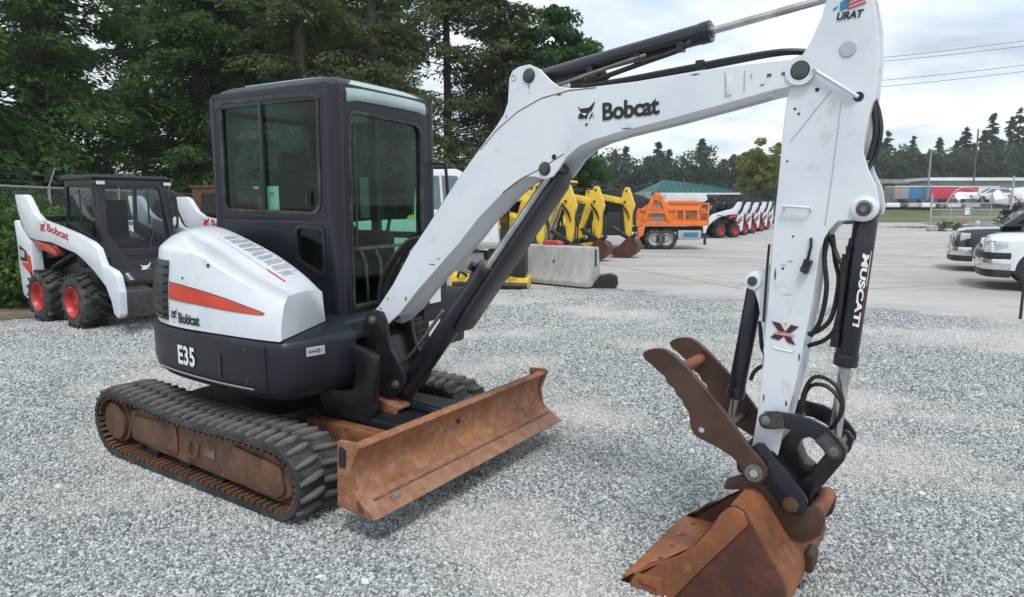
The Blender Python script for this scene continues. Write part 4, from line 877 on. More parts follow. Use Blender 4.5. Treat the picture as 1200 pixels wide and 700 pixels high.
for x, z, w, h, m in ((0.045, 1.035, 0.012, 0.007, "dark_steel"), (0.11, 1.10, 0.008, 0.010, "dark_steel"), (0.16, 1.11, 0.007, 0.004, "dark_steel"), (0.47, 1.325, 0.030, 0.005, "dark_steel"), (0.52, 1.36, 0.014, 0.006, "frame_brown"), (0.26, 1.115, 0.010, 0.018, "dark_steel"), (1.127, 2.235, 0.003, 0.022, "frame_brown"), (1.133, 2.20, 0.004, 0.004, "dark_steel"), (1.30, 2.178, 0.020, 0.004, "dark_steel"), (0.99, 2.10, 0.004, 0.010, "frame_brown"), (1.66, 1.999, 0.03, 0.003, "dark_steel"), (2.20, 2.17, 0.006, 0.012, "line_grey"), (2.245, 2.13, 0.010, 0.004, "dark_steel"), (1.97, 2.20, 0.03, 0.003, "frame_brown"), (0.86, 1.975, 0.01, 0.004, "frame_brown")): scrape(boom, x, -0.1012, z, w, h, m)
# hoses along the boom
g = G(); g.tube([(1.40, -0.05, 2.215), (1.6, -0.05, 2.222), (1.80, -0.05, 2.235), (1.96, -0.05, 2.245), (2.12, -0.05, 2.255), (2.30, -0.04, 2.262), (2.42, 0.0, 2.25)], 0.011, 8, smooth=5); obj("boom_top_hose", g, "hose", boom)
g = G(); g.tube([(1.40, 0.02, 2.215), (1.7, 0.02, 2.226), (2.0, 0.02, 2.25), (2.30, 0.02, 2.268), (2.45, 0.03, 2.24)], 0.011, 8, smooth=5); obj("boom_top_hose", g, "hose", boom)
g = G(); g.box((1.97, -0.05, 2.245), (0.035, 0.03, 0.04)); obj("hose_clamp", g, "cast_black", boom, bevel=0.004)
g = G(); g.tube([(0.25, -0.03, 1.35), (0.50, -0.03, 1.66), (0.74, -0.02, 1.92), (0.93, -0.02, 2.07)], 0.012, 8, smooth=5); g.tube([(0.25, 0.02, 1.36), (0.5, 0.02, 1.67), (0.74, 0.02, 1.93), (0.97, 0.02, 2.12)], 0.012, 8, smooth=5); obj("boom_back_hose", g, "hose", boom)

def cylinder(name, p0, p1, rb, rr, blen, y=0.0, eye=0.05, m="barrel_black", parent=None, label=None, cap=True):
    e = empty(name); e.parent = parent or exc; e.matrix_basis = BB if parent is None else Matrix()
    if label: e["label"] = label
    a = Vector((p0[0], y, p0[1])); b = Vector((p1[0], y, p1[1])); d = (b - a).normalized(); L = (b - a).length
    g = G(); g.cyl(a + d * eye * 0.6, a + d * (blen - 0.03), rb, n=32); g.cyl(a + d * (blen - 0.05), a + d * blen, rb * 1.07, n=32)
    g.cyl(a + Vector((0, -0.045, 0)), a + Vector((0, 0.045, 0)), eye, n=24); obj("barrel", g, m, e, bevel=0.004)
    g = G(); g.cyl(a + d * (blen - 0.01), b - d * 0.02, rr, n=20); obj("rod", g, "chrome", e)
    g = G(); g.cyl(a + d * blen, a + d * (blen + 0.008), rb * 0.62, n=24); obj("gland", g, "steel", e)
    g = G(); g.cyl(b + Vector((0, -0.04, 0)), b + Vector((0, 0.04, 0)), eye * 0.9, n=24); obj("rod_eye", g, m, e, bevel=0.004)
    return e, a, b, d
# arm cylinder
ac, a_, b_, d_ = cylinder("arm_cylinder", (1.127, 2.284), (2.545, 2.458), 0.043, 0.016, 0.875, 0, 0.045)
g = G(); g.tube([(1.33, -0.035, 2.222), (1.50, -0.045, 2.245), (1.72, -0.045, 2.290), (1.86, -0.045, 2.318), (1.90, -0.045, 2.335), (1.915, -0.03, 2.352)], 0.012, 8, smooth=5); obj("cylinder_hose", g, "hose", ac)
g = G(); g.tube([(1.25, -0.03, 2.235), (1.42, -0.055, 2.262), (1.60, -0.055, 2.296), (1.72, -0.05, 2.318)], 0.009, 8, smooth=5); obj("cylinder_pipe", g, "steel", ac)
for q in (1.44, 1.68, 1.88):
    g = G(); z = 2.284 + (q - 1.127) * 0.1227; g.box((q, -0.045, z - 0.045), (0.03, 0.03, 0.04)); obj("pipe_clamp", g, "cast_black", ac)
# boom cylinder with guard
bc, a_, b_, d_ = cylinder("boom_cylinder", (0.13, 0.50), (1.222, 1.834), 0.062, 0.028, 1.06, 0, 0.05)
g = G(); nrm = Vector((-d_.z, 0, d_.x))
P0, P1 = a_ + d_ * 0.92 - nrm * 0.085, b_ - nrm * 0.070 + d_ * 0.02
g.add([], [])
c0 = [P0 + nrm * 0.0, P0 + nrm * 0.05 - d_ * 0.10, P1 + nrm * 0.06, P1 + nrm * 0.0]
g.prism([(p.x, p.z) for p in (a_ + d_ * 0.62 - nrm * 0.072, a_ + d_ * 0.66 - nrm * 0.10, b_ - nrm * 0.088 - d_ * 0.05, b_ - nrm * 0.06 + d_ * 0.02, b_ - nrm * 0.052 - d_ * 0.1, a_ + d_ * 0.80 - nrm * 0.062)], -0.072, 0.072)
obj("rod_guard", g, "barrel_black", bc, bevel=0.004)
g = G(); q = a_ + d_ * 0.66 + nrm * 0.07; g.tube([q + Vector((0, -0.04, 0)), a_ + d_ * 0.3 + nrm * 0.085 + Vector((0, -0.04, 0)), a_ + d_ * 0.1 + nrm * 0.13 + Vector((0, -0.02, 0))], 0.010, 8, smooth=5); obj("cylinder_pipe", g, "steel", bc)
g = G(); q = a_ + d_ * 1.0 + nrm * 0.075; g.cyl(q - d_ * 0.02 + Vector((0, -0.03, 0)), q + d_ * 0.02 + Vector((0, -0.03, 0)), 0.02); obj("hose_fitting", g, "cast_black", bc)

# --- arm
arm = empty("dipper_arm"); arm.parent = exc; arm.matrix_basis = BB
PA = [(2.50, 2.475), (2.463, 2.440), (2.447, 2.36), (2.413, 2.275), (2.377, 2.217), (2.352, 2.15), (2.337, 2.075), (2.328, 1.928), (2.321, 1.738), (2.312, 1.564), (2.306, 1.303), (2.290, 0.805), (2.268, 0.60), (2.262, 0.54), (2.29, 0.50), (2.33, 0.495), (2.362, 0.53), (2.385, 0.66), (2.408, 0.81), (2.429, 0.916), (2.474, 1.268), (2.490, 1.468), (2.505, 1.53), (2.525, 1.568), (2.550, 1.596), (2.60, 1.601), (2.632, 1.596), (2.66, 1.602), (2.684, 1.625), (2.688, 1.655), (2.670, 1.730), (2.643, 1.786), (2.622, 1.849), (2.621, 1.911), (2.642, 2.062), (2.646, 2.2), (2.636, 2.314), (2.615, 2.42), (2.575, 2.485)]
for y0, y1 in ((-0.085, -0.074), (0.074, 0.085)):
    g = G(); g.prism(PA, y0, y1); obj("arm_plate", g, "white_paint", arm, bevel=0.003, seg=1)
core = [(2.44, 2.30), (2.39, 2.215), (2.362, 2.15), (2.347, 2.07), (2.338, 1.928), (2.331, 1.738), (2.322, 1.564), (2.316, 1.303), (2.300, 0.805), (2.28, 0.62), (2.37, 0.66), (2.398, 0.81), (2.419, 0.916), (2.464, 1.268), (2.480, 1.468), (2.496, 1.54), (2.535, 1.62), (2.56, 1.75), (2.60, 1.84), (2.61, 1.911), (2.632, 2.062), (2.636, 2.2), (2.626, 2.30)]
g = G(); g.prism(core, -0.075, 0.075); obj("arm_core", g, "white_paint", arm, sharp=25)
for pts in ([(2.496, 2.085), (2.43, 2.0), (2.362, 1.908)], [(2.534, 2.04), (2.52, 1.78), (2.505, 1.58)]):
    g = G(); g.tube([(a, -0.0855, b) for a, b in pts], 0.0022, 5); obj("plate_seam", g, "line_grey", arm)
g = G(); g.tube([(2.435, -0.115, 2.172), (2.445, -0.103, 2.160), (2.575, -0.098, 2.066), (2.590, -0.09, 2.055)], 0.0075, 8); obj("grease_pipe", g, "white_paint", arm)
g = G(); g.cyl((2.592, -0.0865, 2.056), (2.592, -0.0845, 2.056), 0.018); obj("bore_hole", g, "decal_black", arm)
for p, r in (((2.447, 2.095), 0.008), ((2.37, 2.03), 0.005), ((2.385, 2.01), 0.005), ((2.352, 1.83), 0.004), ((2.39, 1.535), 0.004), ((2.358, 1.405), 0.005)):
    g = G(); g.cyl((p[0], -0.0865, p[1]), (p[0], -0.0845, p[1]), r, n=10); obj("bolt_hole", g, "decal_black", arm)
g = G(); g.lathe([(0.0, 0.004), (0.027, 0.004), (0.030, 0.0)], (2.545, -0.0855, 2.232), (0, -1, 0), 24); obj("round_plug", g, "line_grey", arm)
g = G(); g.tube([(2.352, -0.085, 1.645), (2.352, -0.108, 1.655), (2.45, -0.108, 1.648), (2.45, -0.085, 1.638)], 0.006, 6); obj("hose_guide", g, "white_paint", arm)
g = G(); g.box((2.45, -0.10, 1.42), (0.030, 0.03, 0.05), Matrix.Rotation(0.3, 3, 'Y')); g.tube([(2.45, -0.09, 1.44), (2.462, -0.10, 1.50), (2.458, -0.09, 1.53)], 0.006, 6); g.tube([(2.45, -0.1, 1.41), (2.435, -0.105, 1.40)], 0.016, 8); obj("arm_fitting", g, "cast_black", arm)
for x, z, w, h, m in ((2.33, 1.38, 0.004, 0.03, "frame_brown"), (2.36, 1.42, 0.014, 0.004, "line_grey"), (2.385, 1.435, 0.012, 0.004, "decal_pink"), (2.30, 1.02, 0.003, 0.05, "dark_steel"), (2.31, 0.86, 0.004, 0.02, "dark_steel"), (2.33, 0.80, 0.02, 0.005, "frame_brown"), (2.40, 0.85, 0.006, 0.02, "dark_steel"), (2.44, 1.05, 0.004, 0.02, "dark_steel"), (2.38, 1.30, 0.03, 0.0016, "line_grey"), (2.46, 1.44, 0.010, 0.008, "dark_steel")): scrape(arm, x, -0.0862, z, w, h, m)
# actuator boss
g = G(); g.lathe([(0.018, 0.01), (0.034, 0.018), (0.046, 0.012), (0.048, 0.0)], (2.638, -0.085, 1.644), (0, -1, 0), 28); obj("pin_boss", g, "white_paint", arm)
g = G(); g.cyl((2.638, -0.108, 1.644), (2.638, 0.1, 1.644), 0.026, n=20); obj("pivot_pin", g, "dark_steel", arm, bevel=0.004)
g = G(); g.cyl((2.638, -0.112, 1.644), (2.638, -0.106, 1.644), 0.012, n=6); obj("bolt", g, "steel", arm)
g = G(); g.cyl((2.545, -0.1, 2.458), (2.545, 0.1, 2.458), 0.026, n=20); obj("pivot_pin", g, "dark_steel", arm)
# thumb mount
pm_ = rp([(2.308, 1.43), (2.262, 1.385), (2.235, 1.385), (2.200, 1.355), (2.205, 1.32), (2.245, 1.30), (2.262, 1.25), (2.28, 1.16), (2.308, 1.05)], 0.015, 3)
for y in (-0.062, 0.05):
    g = G(); g.prism(pm_, y, y + 0.012); obj("thumb_mount", g, "white_paint", arm, bevel=0.002, seg=1)
g = G(); g.lathe([(0.014, 0.004), (0.022, 0.012), (0.034, 0.010), (0.036, 0.0)], (2.236, -0.062, 1.343), (0, -1, 0), 24); obj("pin_boss", g, "white_paint", arm)
g = G(); g.cyl((2.236, -0.078, 1.343), (2.236, 0.07, 1.343), 0.018, n=16); obj("pivot_pin", g, "dark_steel", arm)
g = G(); g.tube([(2.300, -0.083, 1.50), (2.298, -0.088, 1.42), (2.296, -0.088, 1.30), (2.294, -0.088, 1.18)], 0.006, 6, smooth=3); obj("grease_hose", g, "hose", arm)
# decals on the arm
af = lambda x0, z0: (lambda a, b: (x0 + a, -0.0885, z0 + b))
g = G()
for p in ([(-.5, .42), (-.18, .36), (0.02, .06), (.2, .34), (.5, .30), (.2, .02), (-.22, .05)], [(-.52, -.22), (-.28, .02), (.16, -.03), (.42, -.42), (.12, -.34), (-.02, -.12), (-.2, -.30)]):
    g.poly([af(2.3795, 1.142)(a * 0.108, b * 0.108) for a, b in p])
obj("cross_emblem", g, "decal_maroon", arm, smooth=False)
g = G(); g.poly([(2.340, -0.0893, 1.143), (2.415, -0.0893, 1.138), (2.42, -0.0893, 1.129), (2.338, -0.0893, 1.134)]); g.poly([(2.376, -0.0893, 1.182), (2.383, -0.0893, 1.186), (2.389, -0.0893, 1.181), (2.382, -0.0893, 1.175)]); obj("emblem_bar", g, "decal_pink", arm, smooth=False)
g = G(); g.tube([(2.338, -0.0865, 1.10), (2.337, -0.0865, 1.082), (2.345, -0.0865, 1.074), (2.41, -0.0865, 1.068), (2.42, -0.0865, 1.075), (2.421, -0.0865, 1.092)], 0.0025, 5); obj("decal_outline", g, "decal_white", arm)
lettering("arm_lettering", "URAT", af(2.498, 2.338), 0.088, 0.028, "decal_black", arm, bold=0.045, shear=0.2)
fl = lambda a, b: (2.510 + a + b * 0.1, -0.0885, 2.370 + b)
g = G()
for k, (b0, b1) in enumerate(((0.0, 0.007), (0.014, 0.021), (0.027, 0.033))): g.add([fl(0.025 - 0.004 * k, b0), fl(0.083, b0 + 0.014), fl(0.085, b1 + 0.014), fl(0.025 - 0.004 * k, b1)], [(0, 1, 2, 3)])
g.add([fl(0.0, 0.050), fl(0.08, 0.056), fl(0.08, 0.078), fl(0.0, 0.072)], [(0, 1, 2, 3)])
obj("flag_stripe", g, "decal_red", arm, smooth=False)
g = G(); g.poly([fl(0.0, 0.0), fl(0.028, 0.010), fl(0.026, 0.032), fl(0.012, 0.040), fl(-0.004, 0.030)]); g.poly([fl(-0.028, 0.012), fl(-0.02, 0.006), fl(-0.010, 0.014), fl(-0.012, 0.022), fl(-0.020, 0.014)]); obj("flag_canton", g, "blue_paint", arm, smooth=False)

# --- bucket cylinder, thumb cylinder
kc, a_, b_, d_ = cylinder("bucket_cylinder", (2.636, 1.635), (2.575, 0.690), 0.043, 0.024, 0.615, 0.0, 0.046)
ax_ = d_; sd = Vector((1, 0, 0)) - d_ * d_.x; sd.normalize()
def kf(th0, s0): # lettering wraps round the barrel: a runs down the barrel, b round it
    def f(a, b):
        th = th0 - 0.6 + b / 0.0440; c = a_ + ax_ * (s0 + a); return c + (Vector((0, -1, 0)) * math.cos(th) + sd * math.sin(th)) * 0.0446
    return f
lettering("barrel_lettering", "MUSCAT!", kf(0.86, 0.16), 0.285, 0.026, "decal_white", kc, bold=0.04, shear=0.2)
g = G(); ff = kf(0.72, 0.15); n = 20
g.add([ff(0.30 * i / n, q) for i in range(n + 1) for q in (0.0365, 0.0395)], [(2 * i, 2 * i + 1, 2 * i + 3, 2 * i + 2) for i in range(9)]); obj("decal_outline", g, "decal_white", kc)
g = G(); g.add([ff(0.30 * i / n, q) for i in range(n + 1) for q in (0.036, 0.0385)], [(2 * i, 2 * i + 1, 2 * i + 3, 2 * i + 2) for i in range(9, 18)]); obj("decal_outline", g, "decal_red", kc)
for pts in ([(2.50, 0.0, 1.56), (2.498, -0.02, 1.45), (2.515, -0.03, 1.33), (2.50, -0.03, 1.20), (2.465, -0.02, 1.13)], [(2.515, 0.02, 1.54), (2.535, 0.0, 1.44), (2.556, -0.02, 1.36), (2.540, -0.02, 1.22), (2.50, -0.02, 1.16), (2.455, -0.02, 1.135)],
            [(2.592, -0.02, 1.53), (2.575, -0.04, 1.38), (2.57, -0.04, 1.26), (2.558, -0.03, 1.18)], [(2.51, 0.0, 1.53), (2.545, -0.03, 1.46), (2.572, -0.04, 1.40), (2.565, -0.04, 1.20), (2.52, 0.0, 1.12), (2.45, 0.02, 1.08)]):
    g = G(); g.tube(pts, 0.0095, 8, smooth=6); obj("cylinder_hose", g, "hose", kc)
g = G(); g.cyl((2.578, -0.04, 1.49), (2.590, -0.04, 1.49), 0.012); g.tube([(2.575, -0.04, 1.47), (2.57, -0.04, 1.25), (2.560, -0.04, 1.13)], 0.010, 8); g.cyl((2.562, -0.04, 1.16), (2.558, -0.04, 1.10), 0.016); obj("cylinder_pipe", g, "cast_black", kc)
for k, dz in enumerate((0.0, 0.03)):
    g = G(); g.tube([(2.448, -0.03 + 0.03 * k, 0.77), (2.452, -0.03 + 0.03 * k, 0.88 - dz * 0.3), (2.485, -0.03, 0.958 - dz), (2.54, -0.04, 0.965 - dz), (2.592, -0.05, 0.925 - dz), (2.605, -0.05, 0.85), (2.58, -0.04, 0.785), (2.545, 0.0, 0.735)], 0.0085, 8, smooth=6); obj("coupler_hose", g, "hose", kc)
g = G(); g.cyl((2.448, -0.03, 0.80), (2.447, -0.03, 0.755), 0.011, n=10); g.cyl((2.448, 0.0, 0.80), (2.447, 0.0, 0.755), 0.011, n=10); obj("hose_fitting", g, "steel", kc)
tcl, a_, b_, d_ = cylinder("thumb_cylinder", (2.236, 1.343), (2.150, 0.700), 0.036, 0.016, 0.53, 0.0, 0.035)
g = G(); g.tube([(2.262, -0.02, 1.17), (2.275, -0.02, 1.06), (2.295, 0.0, 1.02), (2.33, 0.02, 1.0)], 0.009, 8, smooth=5); obj("cylinder_hose", g, "hose", tcl)
g = G(); g.tube([(2.235, -0.02, 0.91), (2.25, -0.02, 0.95), (2.28, 0.0, 0.975), (2.33, 0.02, 0.985)], 0.009, 8, smooth=5); obj("cylinder_hose", g, "hose", tcl)
g = G(); g.tube([(0.3 + 2.325, 0.06, 2.06), (2.645, 0.06, 2.0), (2.655, 0.05, 1.93), (2.640, 0.04, 1.83), (2.60, 0.0, 1.77)], 0.010, 8, smooth=6); g.tube([(2.62, 0.03, 2.06), (2.635, 0.03, 1.99), (2.64, 0.03, 1.92), (2.625, 0.02, 1.83)], 0.010, 8, smooth=6); obj("arm_back_hose", g, "hose", arm)

# --- thumb
PT = [(1.798, 0.995), (1.812, 1.010), (1.832, 1.021), (1.868, 1.030), (1.905, 1.030), (1.940, 1.015), (1.975, 0.990), (2.003, 0.968), (2.083, 0.893), (2.181, 0.792), (2.283, 0.670), (2.345, 0.612), (2.362, 0.585), (2.362, 0.552), (2.345, 0.522), (2.312, 0.508), (2.283, 0.520), (2.262, 0.555), (2.245, 0.583), (2.215, 0.608), (2.143, 0.640), (2.085, 0.655), (2.055, 0.668), (2.036, 0.692), (2.028, 0.72), (2.026, 0.755), (2.018, 0.775), (1.999, 0.790), (1.990, 0.815), (1.966, 0.832), (1.952, 0.860), (1.922, 0.878), (1.908, 0.908), (1.872, 0.930), (1.84, 0.955), (1.812, 0.970)]
th = empty("hydraulic_thumb"); th.parent = exc; th.matrix_basis = BB
for y0 in (-0.178, 0.130):
    g = G(); g.prism([(a, b) for a, b in PT], y0, y0 + 0.024); obj("thumb_plate", g, "thumb_steel", th, bevel=0.003, seg=1)
for p, r, m in (((1.955, 0.935), 0.026, "bucket_rust"), ((2.165, 0.705), 0.020, "dark_steel")):
    g = G(); g.cyl((p[0], -0.156, p[1]), (p[0], 0.132, p[1]), r, n=20); obj("cross_tube", g, m, th)
g = G(); g.cyl((2.150, -0.040, 0.700), (2.150, 0.040, 0.700), 0.032, n=20); obj("rod_clevis", g, "thumb_steel", th)
g = G(); g.lathe([(0.0, 0.004), (0.022, 0.004), (0.024, 0.010), (0.036, 0.010), (0.038, 0.0)], (2.312, -0.1785, 0.560), (0, -1, 0), 24); pb = obj("pin_cap", g, "steel", th)
g = G(); g.cyl((2.312, -0.188, 0.560), (2.312, -0.181, 0.560), 0.018, n=6); obj("bolt", g, "bumper_chrome", pb)
g = G(); g.cyl((2.083, -0.1785, 0.699), (2.083, -0.153, 0.699), 0.012, n=16); obj("plate_hole", g, "line_grey", th)
# --- linkage and coupler
cp = empty("quick_coupler"); cp.parent = exc; cp.matrix_basis = BB
PC = [(2.285, 0.655), (2.310, 0.680), (2.335, 0.682), (2.360, 0.655), (2.440, 0.575), (2.500, 0.515), (2.518, 0.475), (2.510, 0.425), (2.475, 0.405), (2.420, 0.425), (2.352, 0.500), (2.300, 0.535), (2.27, 0.59)]
for y0 in (-0.152, 0.132):
    g = G(); g.prism(rp(PC, 0.012, 2), y0, y0 + 0.020); obj("coupler_plate", g, "barrel_black", cp, bevel=0.003)
g = G(); g.prism(rp([(2.29, 0.62), (2.36, 0.64), (2.46, 0.53), (2.49, 0.44), (2.43, 0.45), (2.33, 0.53)], 0.02, 2), -0.093, 0.093); obj("coupler_body", g, "cast_black", cp)
g = G(); g.lathe([(0.0, 0.012), (0.016, 0.012), (0.018, 0.006), (0.030, 0.006), (0.032, 0.0)], (2.455, -0.1525, 0.450), (0, -1, 0), 22); obj("pin_cap", g, "frame_brown", cp)
lettering("part_number", "9", lambda a, b: (2.405 + a, -0.1528, 0.525 + b), 0.012, 0.020, "dark_steel", cp)
g = G(); g.prism(rp([(2.21, 0.60), (2.255, 0.655), (2.30, 0.60), (2.29, 0.50), (2.22, 0.52)], 0.02, 3), -0.10, 0.10); obj("coupler_hook", g, "cast_black", cp)
PI_ = [(2.306, 0.765), (2.312, 0.792), (2.335, 0.812), (2.375, 0.820), (2.44, 0.820), (2.51, 0.812), (2.57, 0.787), (2.612, 0.752), (2.640, 0.715), (2.640, 0.688), (2.618, 0.665), (2.588, 0.664), (2.565, 0.680), (2.552, 0.705), (2.52, 0.733), (2.468, 0.752), (2.41, 0.755), (2.365, 0.742), (2.33, 0.738), (2.312, 0.746)]
lk = empty("guide_link"); lk.parent = exc; lk.matrix_basis = BB
for y0 in (-0.125, 0.107):
    g = G(); g.prism(PI_, y0, y0 + 0.018); obj("link_plate", g, "barrel_black", lk, bevel=0.004)
for p, q, r in (((2.335, 0.777), (2.405, 0.787), 0.030), ((2.598, 0.700), (2.545, 0.752), 0.030)):
    g = G(); d2 = (Vector(q) - Vector(p)).normalized(); n2 = Vector((-d2.y, d2.x)); pp = Vector(p)
    pts = [tuple(pp + (d2 * math.cos(t) + n2 * math.sin(t)) * r) for t in np.linspace(math.pi / 2, 3 * math.pi / 2, 10)] + [tuple(Vector(q) - n2 * r), tuple(Vector(q) + n2 * r)]
    g.prism(pts, -0.131, -0.125); obj("worn_pad", g, "dark_steel", lk, bevel=0.002)
for p in ((2.335, 0.777), (2.598, 0.700)):
    g = G(); g.cyl((p[0], -0.138, p[1]), (p[0], 0.135, p[1]), 0.019, n=20); obj("pivot_pin", g, "steel", lk, bevel=0.003)
bk_ = empty("bucket_link"); bk_.parent = exc; bk_.matrix_basis = BB
PL = [(2.575, 0.735), (2.615, 0.735), (2.640, 0.705), (2.630, 0.655), (2.575, 0.560), (2.525, 0.480), (2.515, 0.43), (2.46, 0.415), (2.43, 0.455), (2.455, 0.52), (2.505, 0.565), (2.53, 0.61), (2.555, 0.655), (2.56, 0.71)]
for y0 in (-0.085, 0.055):
    g = G(); g.prism(rp(PL, 0.015, 2), y0, y0 + 0.03); obj("link_plate", g, "cast_black", bk_, bevel=0.006)
g = G(); g.prism(rp([(2.395, 0.70), (2.425, 0.735), (2.50, 0.745), (2.515, 0.725), (2.46, 0.700), (2.445, 0.655), (2.47, 0.60), (2.52, 0.565), (2.49, 0.53), (2.42, 0.55), (2.37, 0.61)], 0.02, 3), -0.05, 0.05); obj("link_casting", g, "cast_black", bk_, bevel=0.01)
# --- bucket
bk = empty("digging_bucket"); bk.parent = exc; bk.matrix_basis = BB
BP = [(1.848, 0.006), (1.872, 0.055), (1.938, 0.122), (2.006, 0.160), (2.074, 0.209), (2.136, 0.263), (2.177, 0.322), (2.216, 0.387), (2.242, 0.437), (2.268, 0.466), (2.294, 0.480), (2.330, 0.470), (2.360, 0.430)]
shell = [(2.360, 0.430), (2.425, 0.33), (2.487, 0.240), (2.505, 0.165), (2.495, 0.09), (2.45, 0.035), (2.38, 0.010), (2.20, 0.008), (1.98, 0.008), (1.83, 0.008)]
shc = [tuple(p[:2]) for p in crom([(a, b, 0) for a, b in shell[:8]], 3)] + shell[8:]
W = 0.37
for y0 in (-W, W - 0.018):
    g = G(); g.prism(BP + shc[1:-1] + [(1.83, 0.008)], y0, y0 + 0.018); sp_ = obj("side_plate", g, "bucket_dark", bk, bevel=0.003, seg=1)
    yy = y0 - 0.012 if y0 < 0 else y0 + 0.018
    g = G(); g.prism(BP[:-1] + [(2.352, 0.425), (2.20, 0.215), (2.06, 0.012), (1.83, 0.010)], yy, yy + 0.012); obj("rim_plate", g, "bucket_rust", sp_, bevel=0.003, seg=1)
    y3 = yy - 0.014 if y0 < 0 else yy + 0.012
    g = G(); g.prism(rp([(1.865, 0.016), (1.893, 0.075), (2.012, 0.090), (2.022, 0.014), (2.01, 0.012)], 0.018, 3), y3, y3 + 0.014); sc_ = obj("side_cutter", g, "bucket_rust", sp_, bevel=0.003)
lettering("cast_lettering", "Werkful", lambda a, b: (1.905 + a, -W - 0.0275, 0.034 + b - a * 0.1), 0.085, 0.022, "bucket_dark", bk)
sh = [(2.275, 0.478), (2.31, 0.482)] + shc
g = G(); ins = []
for i, p in enumerate(sh):
    d2 = (Vector(sh[min(i + 1, len(sh) - 1)]) - Vector(sh[max(i - 1, 0)])).normalized(); ins.append(tuple(Vector(p) + Vector((d2.y, -d2.x)) * (0.013)))
g.loft([[(a, y, b) for a, b in sh + ins[::-1]] for y in np.linspace(-W + 0.017, W - 0.017, 9)]); obj("shell", g, "bucket_rust", bk, sharp=35)
g = G(); g.prism([(1.80, 0.006), (1.825, 0.030), (1.985, 0.036), (1.985, 0.010), (1.825, 0.006)], -W + 0.017, W - 0.017); ce = obj("cutting_edge", g, "bucket_rust", bk, bevel=0.003)
for k in range(4):
    for xx in (1.90,):
        y = -0.14 + k * 0.14; g = G(); g.cyl((xx, y, 0.026), (xx, y, 0.034), 0.012, n=12); obj("bolt_hole", g, "decal_black", ce)
PE = [(2.165, 0.455), (2.195, 0.495), (2.24, 0.515), (2.334, 0.508), (2.39, 0.43), (2.45, 0.335), (2.50, 0.305), (2.548, 0.318), (2.572, 0.370), (2.578, 0.425), (2.560, 0.455), (2.53, 0.44), (2.53, 0.30), (2.47, 0.22), (2.38, 0.32), (2.30, 0.42)]
PE = [(2.165, 0.430), (2.185, 0.485), (2.24, 0.515), (2.334, 0.508), (2.42, 0.45), (2.50, 0.44), (2.560, 0.452), (2.582, 0.415), (2.572, 0.345), (2.54, 0.31), (2.505, 0.285), (2.475, 0.285), (2.40, 0.355), (2.31, 0.428), (2.24, 0.452)]
for y0 in (-0.128, 0.104):
    g = G(); g.prism(rp(PE, 0.015, 2), y0, y0 + 0.024); obj("bucket_ear", g, "thumb_steel", bk, bevel=0.004)
g = G(); g.cyl((2.545, -0.118, 0.42), (2.545, 0.118, 0.42), 0.034, n=20); obj("ear_tube", g, "bucket_rust", bk)
g = G(); g.prism(rp([(2.50, 0.22), (2.535, 0.20), (2.535, 0.13), (2.508, 0.12)], 0.01, 3), -0.05, 0.05); obj("lifting_eye", g, "dark_brown", bk, bevel=0.004)
# ---------------------------------------------------------------- skid steer loader
def wheel_parts(root, c, r, w, rimm, lugs=18, rim_r=0.55, side=-1, name="wheel", deep=0.06, tag_label=None):
    """wheel facing local -y (side=-1) or +y; tyre with tread bars, dished rim"""
    x, y, z = c; e = empty(name); e.parent = root
    s = side
    prof = [(r * rim_r, 0.02 * s), (r * rim_r * 1.05, 0.0), (r * 0.80, -0.012 * s * -1), (r * 0.93, 0.02 * -s * -1), (r * 0.97, 0.06 * -s * 1 if False else -0.05 * s), (r * 0.975, -w * 0.5 * s), (r * 0.96, -(w - 0.05) * s), (r * 0.85, -(w - 0.005) * s), (r * rim_r, -w * s)]
    prof = [(r * rim_r, -0.02 * s), (r * (rim_r + 0.05), 0.004 * s), (r * 0.78, 0.008 * s), (r * 0.90, -0.012 * s), (r * 0.955, -0.05 * s), (r * 0.965, -w * 0.5 * s), (r * 0.955, -(w - 0.05) * s), (r * 0.88, -(w - 0.01) * s), (r * rim_r, -w * s)]
    g = G(); g.lathe(prof, (x, y, z), (0, 1, 0), 36); t = obj("tyre", g, "tyre", e, sharp=50)
    g = G()
    for k in range(lugs * 2):
        a = 2 * math.pi * k / (lugs * 2); half = k % 2
        for j in range(3):
            y0 = -s * (0.01 + (w * 0.5) * (half) + j * w * 0.5 / 3); y1 = -s * (0.01 + (w * 0.5) * half + (j + 1) * w * 0.5 / 3 - 0.004)
            q = (j if half == 0 else 2 - j) * 0.09; aa = a + q
            M3 = Matrix.Rotation(-aa, 3, 'Y'); c0 = Vector((x, y + (y0 + y1) / 2, z)) + M3 @ Vector((r * 0.975, 0, 0))
            g.box(c0, (0.05, abs(y1 - y0) + 0.01, r * 0.085), M3)
    tag(obj("tread_bars", g, "tyre", t, smooth=False), kind="stuff")
    g = G(); R0 = r * rim_r
    g.lathe([(R0 * 1.04, 0.006 * s), (R0 * 1.0, 0.010 * s), (R0 * 0.93, -0.01 * s), (R0 * 0.86, -deep * s), (R0 * 0.55, -deep * 1.15 * s), (R0 * 0.42, -deep * 0.75 * s), (R0 * 0.2, -deep * 0.7 * s), (0.001, -deep * 0.7 * s)], (x, y, z), (0, 1, 0), 28)
    rm = obj("rim", g, rimm, e, sharp=40)
    g = G()
    for k in range(8):
        a = 2 * math.pi * k / 8; p = Vector((x + math.cos(a) * R0 * 0.32, y - deep * 0.74 * s, z + math.sin(a) * R0 * 0.32)); g.cyl(p, p + Vector((0, 0.012 * s, 0)), 0.010, n=6)
    tag(obj("wheel_nuts", g, "dark_steel", rm), kind="stuff")
    return e
